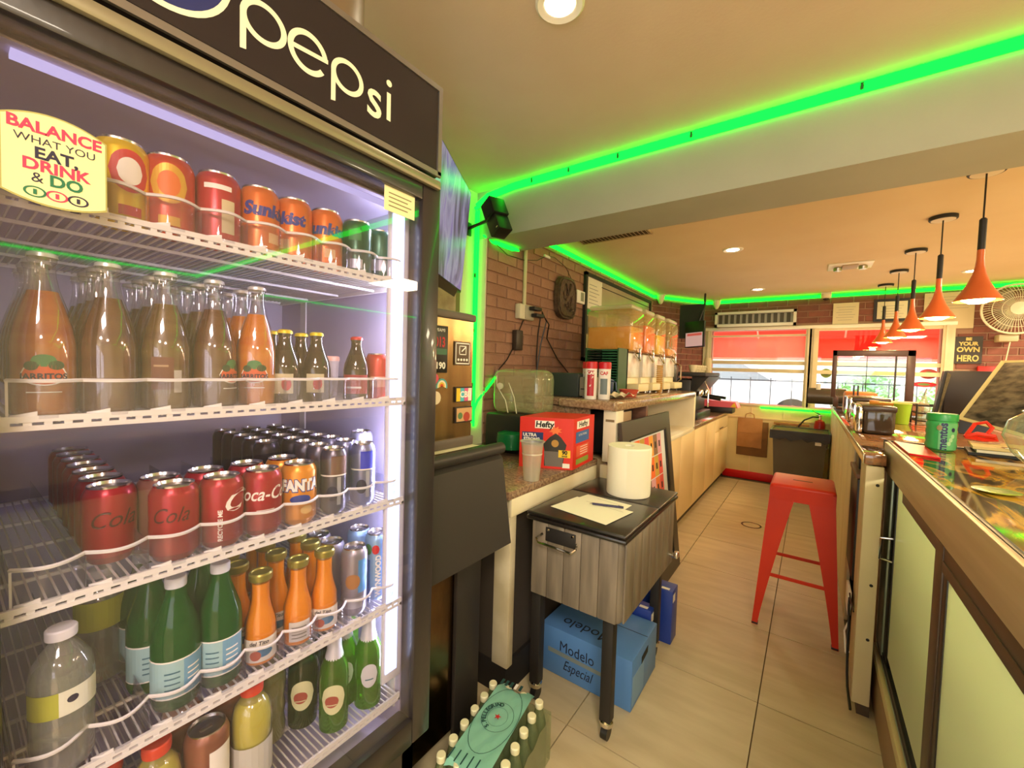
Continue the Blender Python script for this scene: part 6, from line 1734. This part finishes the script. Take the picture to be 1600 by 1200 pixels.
MN.part('acrylic', MB().prism(inset(0), tuple(nn)), mat('acrylic_edge', '#E6D898', .2))
MN.part('dark_print', MB().prism([p + nn * 1.05 for p in inset(.07)], tuple(nn * .05)).prism([p - nn * .1 for p in inset(.07)], tuple(-nn * .05)), mat('marbled_dark', '#2E2A22', .35, var='#7A7058', scale=16, stretch=(1, 2, 3)))
MN.part('support', MB().prism([(.80, 2.60, 1.07), (.86, 2.60, 1.07), (.80, 2.60, 1.32)], (0, .01, 0)), mat('acrylic_edge', '#E6D898', .2))
t = T('white_sheets', 'fan of cream sheets propped against the menu stand', 'papers', (.72, 2.2, 1.11))
for k in range(4):
    t.part('sheet', MB().prism([(.60 + .012 * k, 2.19 + .01 * k, 1.127 + .004 * k), (.95, 2.05, 1.19 + .035 * k), (.95, 2.06, 1.25 + .035 * k), (.62 + .012 * k, 2.2 + .01 * k, 1.135 + .004 * k)], (.0, .003, 0)), mat('cream_sheet', '#F3E6A6' if k % 2 else '#F0E8C8', .7))
t = T('glass_bowl', 'round clear glass bowl partly cut off at the right edge of the case top', 'bowl', (.60, 1.88, cz))
t.part('bowl', MB().lathe([(.0, .004), (.04, .001), (.06, .006), (.10, .05), (.122, .10), (.110, .150), (.080, .175), (.082, .180)], (.615, 1.96, cz + .001), 36, cap=False), thin('bowl_glass', '#F2FAF2', .12, rough=.03, haze='#DCEBD6', hz=.10))
t.part('rim', MB().tube([(.615 + .081 * math.cos(2 * PI * k / 28), 1.96 + .081 * math.sin(2 * PI * k / 28), cz + .181) for k in range(28)], .003, 6, closed=True), thin('bowl_rim', '#F2FAF2', .3, haze='#F4F4E0', hz=.4))
t = T('lime_garnish', 'lime green rimmed dish mark under the case glass', 'dish', (.37, 1.45, cz))
t.part('dish', MB().lathe([(.0, .0015), (.03, .001), (.042, .006), (.038, .007), (.0, .004)], (.375, 1.50, cz + .0005), 24, cap=False), mat('lime_dish', '#A8C43A', .3, var='#5C6E2A', scale=20))

# ---- on the bar counter
GZ = 1.069
for i, (x0, y0, x1, y1, h, c, lab) in enumerate(((.205, 2.92, .365, 3.30, .150, '#7A6A58', 'smoked plastic bin with steel end, nearest on the bar counter'), (.205, 3.62, .42, 4.05, .165, '#7A6A58', 'second smoked plastic bin behind the nearest one'))):
    t = T('napkin_bin', lab, 'bin', ((x0 + x1) / 2, (y0 + y1) / 2, GZ), 'smoked bins on the bar counter')
    t.part('bin_body', MB().rbox(x0 + .03, y0, GZ + .001, x1, y1, GZ + h, .02, 3), thin('smoked_plastic' + str(i), '#8C7B66', .12, rough=.08, haze='#6A5A48', hz=.5))
    t.part('steel_end', MB().rbox(x0, y0, GZ + .001, x0 + .03, y1, GZ + h, .012, 2), M_CHROME)
    t.part('lid', MB().rbox(x0 + .02, y0 - .004, GZ + h - .03, x1 + .004, y1, GZ + h + .004, .01), mat('smoked_lid', '#4A3C2E', .25))
    t.part('contents', MB().rbox(x0 + .05, y0 + .02, GZ + .01, x1 - .02, y1 - .02, GZ + h * .6, .02), mat('bin_contents', '#A8906A', .6, var='#5E4C36', scale=25))
t = T('orange_slices', 'pile of orange peel on the lid of the nearest smoked bin', 'fruit', (.30, 3.1, GZ + .156))
t.part('peel', MB().prism([(.265, 3.05, GZ + .156), (.36, 2.99, GZ + .156), (.36, 3.05, GZ + .158), (.29, 3.18, GZ + .158)], (0, 0, .012)), mat('peel_orange', '#F0A03A', .5))
t.part('pith', MB().rbox(.27, 3.06, GZ + .169, .31, 3.12, GZ + .174, .002), mat('pith_tan', '#C98A4A', .6))
t = T('cutting_board', 'orange wooden utensil holder with black tongs on the bar counter', 'holder', (.33, 4.3, GZ))
t.part('block', MB().rbox(.22, 4.25, GZ + .001, .42, 4.50, GZ + .185, .02), mat('orange_wood', '#D9813E', .5, var='#C46F30', scale=6))
for x in (.265, .29): t.part('tong', MB().rbox(x, 4.20, GZ + .10, x + .010, 4.215, GZ + .24, .002), M_BLACK)
t = T('green_cup', 'lime green tumbler on the bar counter behind the bins', 'cup', (.50, 3.72, GZ))
t.part('tumbler', MB().lathe([(.0, .003), (.038, .001), (.050, .135), (.047, .135), (.034, .008)], (.492, 3.75, GZ), 24, cap=False), mat('lime_tumbler', '#A6D238', .35))
t.part('rim', MB().lathe([(.050, .132), (.052, .136), (.048, .139)], (.492, 3.75, GZ), 24, cap=False), mat('lime_rim', '#C8E070', .35))
t = T('condiment_rack', 'black wire rack holding clear cruet bottles on the bar counter', 'rack', (.66, 3.9, GZ))
b = MB()
for z in (GZ + .03, GZ + .08, GZ + .13): b.tube([(.565, 3.75, z), (.745, 3.75, z), (.745, 3.93, z), (.565, 3.93, z)], .005, 6, closed=True)
for x, y in ((.565, 3.75), (.745, 3.75), (.745, 3.93), (.565, 3.93)): b.cyl((x, y, GZ + .001), (x, y, GZ + .135), .005)
t.part('wire_frame', b, M_BLACKM)
t.part('ring_handle', MB().tube([(.755, 3.75 , GZ + .05 + .045 * math.sin(q * PI / 8)) if False else (.76 + .03 * math.cos(q * PI / 8), 3.74, GZ + .055 + .045 * math.sin(q * PI / 8)) for q in range(16)], .004, 6, closed=True), M_BLACKM)
for i, (x, lab) in enumerate(((.61, 'clear cruet bottle left in the wire rack'), (.70, 'clear cruet bottle right in the wire rack'))):
    c_ = T('cruet_bottle', lab, 'bottle', (x, 3.84, GZ + .002), 'cruets in the wire rack')
    c_.part('bottle_body', MB().lathe([(.0, .003), (.03, .0), (.034, .01), (.034, .12), (.014, .16), (.012, .19)], (x, 3.84, GZ + .002), 20, cap=False), thin('cruet_glass', '#F2F2EA', .15, haze='#E6DFC8', hz=.25))
    c_.part('pour_spout', MB().cyl((x, 3.84, GZ + .19), (x + .01, 3.84, GZ + .24), .006, .003), M_CHROME)
# black framed stand before window
BF = T('framed_rack', 'black-framed clear stand with thin rails before the right window', 'rack', (.45, 5.0, GZ))
y = 4.95; x0, x1, z0, z1 = .15, .72, 1.07, 1.62
BF.part('frame', MB().rbox(x0, y, z0 + .11, x0 + .035, y + .04, z1, .004).rbox(x1 - .055, y, z0, x1, y + .04, z1, .004).rbox(x0, y, z1 - .055, x1, y + .04, z1, .004), mat('bronze_black', '#4A3026', .4))
BF.part('foot', MB().rbox(x0 + .04, y - .05, GZ + .0, x0 + .09, y + .10, GZ + .02, .003).rbox(x0 + .02, y, GZ + .02, x0 + .06, y + .04, z0 + .12, .003), mat('bronze_black', '#4A3026', .4))
for z in (1.47, 1.385): BF.part('rail', MB().cyl((x0 + .02, y + .02, z), (x1 - .02, y + .02, z), .004), M_IRON)
BF.part('mullion', MB().cyl((x0 + .25, y + .02, z0 + .12), (x0 + .25, y + .02, z1 - .03), .003), M_IRON)
BF.part('mullion', MB().rbox(x0 + .44, y + .01, z0 + .02, x0 + .452, y + .03, z1 - .03, .002), M_IRON)
BF.part('pane', MB().box(x0 + .03, y + .018, z0 + .12, x1 - .05, y + .020, z1 - .05), thin('stand_pane', '#F4FBF8', .07))
t = T('round_grinder', 'dark round appliance on the counter end under the right window', 'appliance', (.12, 5.2, GZ))
t.part('drum', MB().cyl((.30, 5.15, 1.16), (.62, 5.15, 1.16), .085, seg=28).xf(Matrix.Translation((-.33, .35, 0))), mat('dark_drum', '#5A5148', .35, .5))
t.part('base', MB().rbox(.19, 5.40, GZ + .001, .30, 5.60, GZ + .03, .004), M_BLACK)
t.part('clamp', MB().rbox(.04, 5.45, 1.22, .08, 5.55, 1.29, .006), mat('clamp_white', '#E3E0D4', .4))
t = T('pizza_stone', 'brown wooden tray leaning on the bar counter before the window', 'tray', (.5, 4.7, GZ))
t.part('tray', MB().rbox(.28, 4.62, GZ + .001, .74, 4.80, GZ + .09, .01), mat('tray_brown', '#8A5A3A', .4))
t.part('top_edge', MB().rbox(.27, 4.61, GZ + .09, .75, 4.81, GZ + .11, .005), mat('tray_edge_pink', '#E3B89A', .4))
t = T('pale_packets', 'pale plastic packets piled right of the wire rack', 'packets', (.86, 4.0, GZ))
t.part('packet', MB().rbox(.80, 3.90, GZ + .001, .91, 4.20, GZ + .06, .02, 3), mat('pale_packet', '#D3C79A', .4, var='#8E8668', scale=14))
t.part('packet', MB().rbox(.80, 3.95, GZ + .061, .90, 4.15, GZ + .10, .02, 3), mat('pale_packet', '#D3C79A', .4))
t = T('pos_monitor', 'black square point-of-sale monitor turned away on the bar counter', 'monitor', (.72, 3.45, GZ))
t.part('panel', MB().rbox(.62, 3.40, 1.17, .83, 3.44, 1.425, .008).xf(Matrix.Translation((0, 0, 0))), mat('monitor_black', '#241D1A', .5))
t.part('side_edge', MB().prism([(.565, 3.38, 1.07), (.60, 3.38, 1.07), (.635, 3.39, 1.42), (.615, 3.39, 1.42)], (0, .05, 0)), M_BLACK)
t.part('silver_strip', MB().prism([(.590, 3.378, 1.13), (.594, 3.378, 1.13), (.640, 3.378, 1.40), (.625, 3.378, 1.415)], (0, -.003, 0)), M_CHROME)
t.part('stand', MB().prism([(.62, 3.41, 1.07), (.82, 3.41, 1.07), (.80, 3.41, 1.18), (.64, 3.41, 1.18)], (0, .12, 0)), M_BLACK)

# ================================================================== far wall items
YW = 6.237
gr = T('air_grille', 'white framed grille of dark upright slots above the left window', 'vent', (-.64, YW, 2.08))
gx0, gx1, gz0, gz1 = -1.10, -.19, 1.99, 2.185
gr.part('frame', MB().box(gx0, 6.17, gz0, gx1, YW, gz0 + .035).box(gx0, 6.17, gz1 - .03, gx1, YW, gz1).box(gx0, 6.17, gz0, gx0 + .03, YW, gz1).box(gx1 - .03, 6.17, gz0, gx1, YW, gz1), mat('grille_white', '#E3E0CF', .5))
gr.part('backing', MB().box(gx0 + .01, 6.215, gz0 + .01, gx1 - .01, 6.22, gz1 - .01), mat('grille_grey', '#A9A797', .6))
for k in range(12): gr.part('slot', MB().box(gx0 + .045 + k * .0695, 6.205, gz0 + .045, gx0 + .085 + k * .0695, 6.2145, gz1 - .035), mat('grille_dark', '#4A4638', .6))


def wallsheet(nm, lab, x0, z0, x1, z1, col, frame=None, lines=0, cat='notice', y=6.232):
    t = T(nm, lab, cat, ((x0 + x1) / 2, y, (z0 + z1) / 2))
    if frame: t.part('frame', MB().box(x0 - .03, y, z0 - .03, x1 + .03, y + .008, z1 + .03), frame)
    t.part('sheet', MB().box(x0, y - .004, z0, x1, y + (.0 if frame else .006), z1), col)
    for k in range(lines): t.part('text_line', MB().box(x0 + .03 + (k % 2) * .02, y - .0052, z1 - .05 - k * .03, x1 - .03 - (k % 3) * .015, y - .0045, z1 - .047 - k * .03), mat('grey_print', '#8A857C', .6))
    return t


wallsheet('wall_notice', 'plain cream notice above the right window, left of the framed certificate', .165, 1.99, .40, 2.235, mat('notice_cream', '#DED2AC', .7), lines=6)
wallsheet('certificate', 'black-framed certificate on the brick above the right window', .56, 2.035, .81, 2.225, mat('certificate_cream', '#E2DAB8', .6), M_BLACK, 5, 'certificate')
wallsheet('large_notice', 'large beige notice behind the second pendant lamp, top right of the window', .94, 1.91, 1.315, 2.29, mat('notice_beige', '#CDBB94', .7), lines=5)
hs = wallsheet('hero_sign', 'small black sign reading BE YOUR OWN HERO on the brick wall', 1.19, 1.545, 1.39, 1.825, mat('sign_black', '#38322C', .6), cat='sign')
GC = mat('sign_gold', '#CDB96A', .6)
for s_, sz, z in (('BE', .040, 1.797), ('YOUR', .052, 1.748), ('OWN', .070, 1.688), ('HERO', .088, 1.597)):
    hs.part('lettering', text_mb(s_, sz, bold=.0025, cond={'BE': 1, 'YOUR': .95, 'OWN': .9, 'HERO': .68}[s_]).xf(MX((1.29, 6.2265, z), (1, 0, 0), zv)), GC)
# wall fan
FC = Vector((1.56, 6.06, 2.07)); M_FAN = mat('fan_cream', '#D6CDAE', .5)
fn = T('wall_fan', 'round cream wall fan high on the far right brick wall', 'fan', tuple(FC))
fn.part('rim', MB().tube([(FC.x + .235 * math.cos(2 * PI * k / 40), FC.y, FC.z + .235 * math.sin(2 * PI * k / 40)) for k in range(40)], .010, 6, closed=True), M_FAN)
b = MB()
for k in range(56):
    a = 2 * PI * k / 56
    b.tube([(FC.x + .05 * math.cos(a), FC.y - .05, FC.z + .05 * math.sin(a)), (FC.x + .15 * math.cos(a + .12), FC.y - .045, FC.z + .15 * math.sin(a + .12)), (FC.x + .232 * math.cos(a + .2), FC.y, FC.z + .232 * math.sin(a + .2))], .0026, 4)
fn.part('guard_wires', b, M_FAN, kind='stuff')
for r in (.11, .175): fn.part('guard_ring', MB().tube([(FC.x + r * math.cos(2 * PI * k / 32), FC.y - .044, FC.z + r * math.sin(2 * PI * k / 32)) for k in range(32)], .003, 5, closed=True), M_FAN)
fn.part('hub', MB().lathe([(.0, .0), (.055, .0), (.06, .012), (.0, .02)], seg=28).xf(MX((FC.x, FC.y - .045, FC.z), (1, 0, 0), zv)), M_FAN)
for k in range(3):
    a = 2 * PI * k / 3
    pts = [(FC.x + r * math.cos(a + o_), FC.y + .01 + dy, FC.z + r * math.sin(a + o_)) for r, o_, dy in ((.04, -.2, 0), (.20, -.35, -.01), (.21, .15, .015), (.18, .45, .02), (.04, .4, .01))]
    fn.part('blade', MB().prism(pts, (0, .003, 0)), mat('fan_blade', '#8C7F66', .5))
fn.part('motor', MB().cyl((FC.x, FC.y + .02, FC.z), (FC.x, 6.20, FC.z - .02), .05, .04, 20), M_FAN)
fn.part('control_box', MB().rbox(FC.x - .10, 6.08, FC.z - .31, FC.x + .03, 6.22, FC.z - .24, .01), mat('fan_box', '#B9A785', .5))
fn.part('cord', MB().tube([(FC.x - .02, 6.10, FC.z - .31), (FC.x - .04, 6.10, FC.z - .5), (FC.x - .10, 6.12, FC.z - .80)], .005, 5), M_FAN)
t = T('red_box_on_wall', 'red alarm box on the brick wall at the end of the fan cord', 'alarm box', (1.45, 6.22, 1.45))
t.part('case', MB().rbox(1.36, 6.19, 1.36, 1.52, 6.237, 1.52, .006), mat('alarm_red', '#C8201A', .4))
t.part('label', MB().box(1.40, 6.1885, 1.42, 1.46, 6.1895, 1.45), WHITEP)
# bags hanging on panelling
for i, (x0, z0, x1, z1, y_, lab) in enumerate(((-.770, .31, -.42, .76, 6.205, 'larger brown paper bag hanging at the back on the far panelling'), (-.765, .42, -.485, .80, 6.185, 'smaller brown paper bag with handle hanging in front of the larger one'))):
    t = T('paper_bag', lab, 'bag', ((x0 + x1) / 2, y_, (z0 + z1) / 2), 'brown paper bags on the far panelling')
    kb = mat('kraft_paper%d' % i, ('#7E5830', '#BC8752')[i], .85, var=('#8A6034', '#B07B46')[i], scale=8, bump=.15)
    t.part('bag_body', MB().rbox(x0, y_ - .008, z0, x1, y_ + .0, z1, .003), kb)
    t.part('fold', MB().rbox(x0 + .01, y_ - .012, z0 + (z1 - z0) * .5, x1 - .01, y_ - .008, z0 + (z1 - z0) * .5 + .006, .001), kb)
    if i: t.part('handle', MB().tube([(x0 + .08, y_ - .004, z1 - .01), (x0 + .09, y_ - .006, z1 + .05), (x0 + .14, y_ - .006, z1 + .07), (x0 + .18, y_ - .006, z1 + .05), (x0 + .19, y_ - .004, z1 - .01)], .005), kb)
# waste bin
WB_ = T('waste_bin', 'large dark grey waste bin with black liner below the far window', 'bin', (-.07, 5.75, 0))
b = MB(); pts0 = [(-.295, 5.60), (.130, 5.60), (.130, 5.95), (-.295, 5.95)]; pts1 = [(-.335, 5.56), (.165, 5.56), (.165, 6.0), (-.335, 6.0)]
b.add([(x, y, .002) for x, y in pts0] + [(x, y, .74) for x, y in pts1], [(3, 2, 1, 0), (0, 1, 5, 4), (1, 2, 6, 5), (2, 3, 7, 6), (3, 0, 4, 7)])
WB_.part('bin_body', b, mat('bin_grey', '#5E584C', .6, var='#564F44', scale=3))
WB_.part('rim', MB().rbox(-.35, 5.545, .70, .18, 6.015, .745, .008).xf(Matrix.Identity(4)), mat('bin_rim', '#3E3930', .5))
b = MB(); n = 44; vs = []
random.seed(9)
for k in range(n):
    s_ = k / n * 4; i_ = int(s_); f_0 = s_ - i_
    P_ = [Vector((-.36, 5.535, 0)), Vector((.19, 5.535, 0)), Vector((.19, 6.025, 0)), Vector((-.36, 6.025, 0))]
    p_ = P_[i_].lerp(P_[(i_ + 1) % 4], f_0)
    vs += [(p_.x, p_.y, .66 + random.uniform(-.02, .02)), (p_.x, p_.y, .755), (p_.x * .95, 5.78 + (p_.y - 5.78) * .9, .752), (p_.x * .9, 5.78 + (p_.y - 5.78) * .85, .60)]
fs = []
for k in range(n):
    k2 = (k + 1) % n
    for q in range(3): fs.append((k * 4 + q, k2 * 4 + q, k2 * 4 + q + 1, k * 4 + q + 1))
b.add(vs, fs)
WB_.part('liner', b, mat('liner_black', '#262320', .35, bump=.5, bscale=12))
WB_.part('label', MB().box(.06, 5.556, .62, .115, 5.558, .655).xf(Matrix.Translation((0, -.001, 0))), WHITEP)
t = T('fire_extinguisher', 'small red fire extinguisher with black hose behind the waste bin', 'extinguisher', (.11, 6.12, .6))
t.part('cylinder', MB().lathe([(.0, .0), (.05, .0), (.055, .02), (.055, .26), (.045, .30), (.02, .32)], (.10, 6.12, .54), 24), mat('ext_red', '#B8201E', .3))
t.part('valve', MB().cyl((.10, 6.12, .86), (.10, 6.12, .90), .016).rbox(.06, 6.11, .90, .14, 6.13, .915, .003), M_CHROME)
t.part('lever', MB().cyl((.10, 6.12, .915), (.02, 6.12, .96), .006), M_BLACK)
t.part('hose', MB().tube([(.085, 6.11, .885), (.03, 6.10, .885), (-.05, 6.10, .84), (-.10, 6.10, .77), (-.11, 6.10, .72)], .009), M_BLACK)
t.part('shelf_bracket', MB().rbox(.02, 6.05, .52, .20, 6.21, .539, .003), M_SASH)
t = T('wood_board', 'brown board resting behind the waste bin against the panelling', 'board', (-.05, 6.18, .7))
t.part('board', MB().rbox(-.36, 6.13, .76, .0, 6.20, .785, .003), mat('raw_board', '#B5814A', .6))
t.part('cleat', MB().rbox(-.34, 6.16, .70, -.30, 6.203, .76, .003), mat('raw_board', '#B5814A', .6))
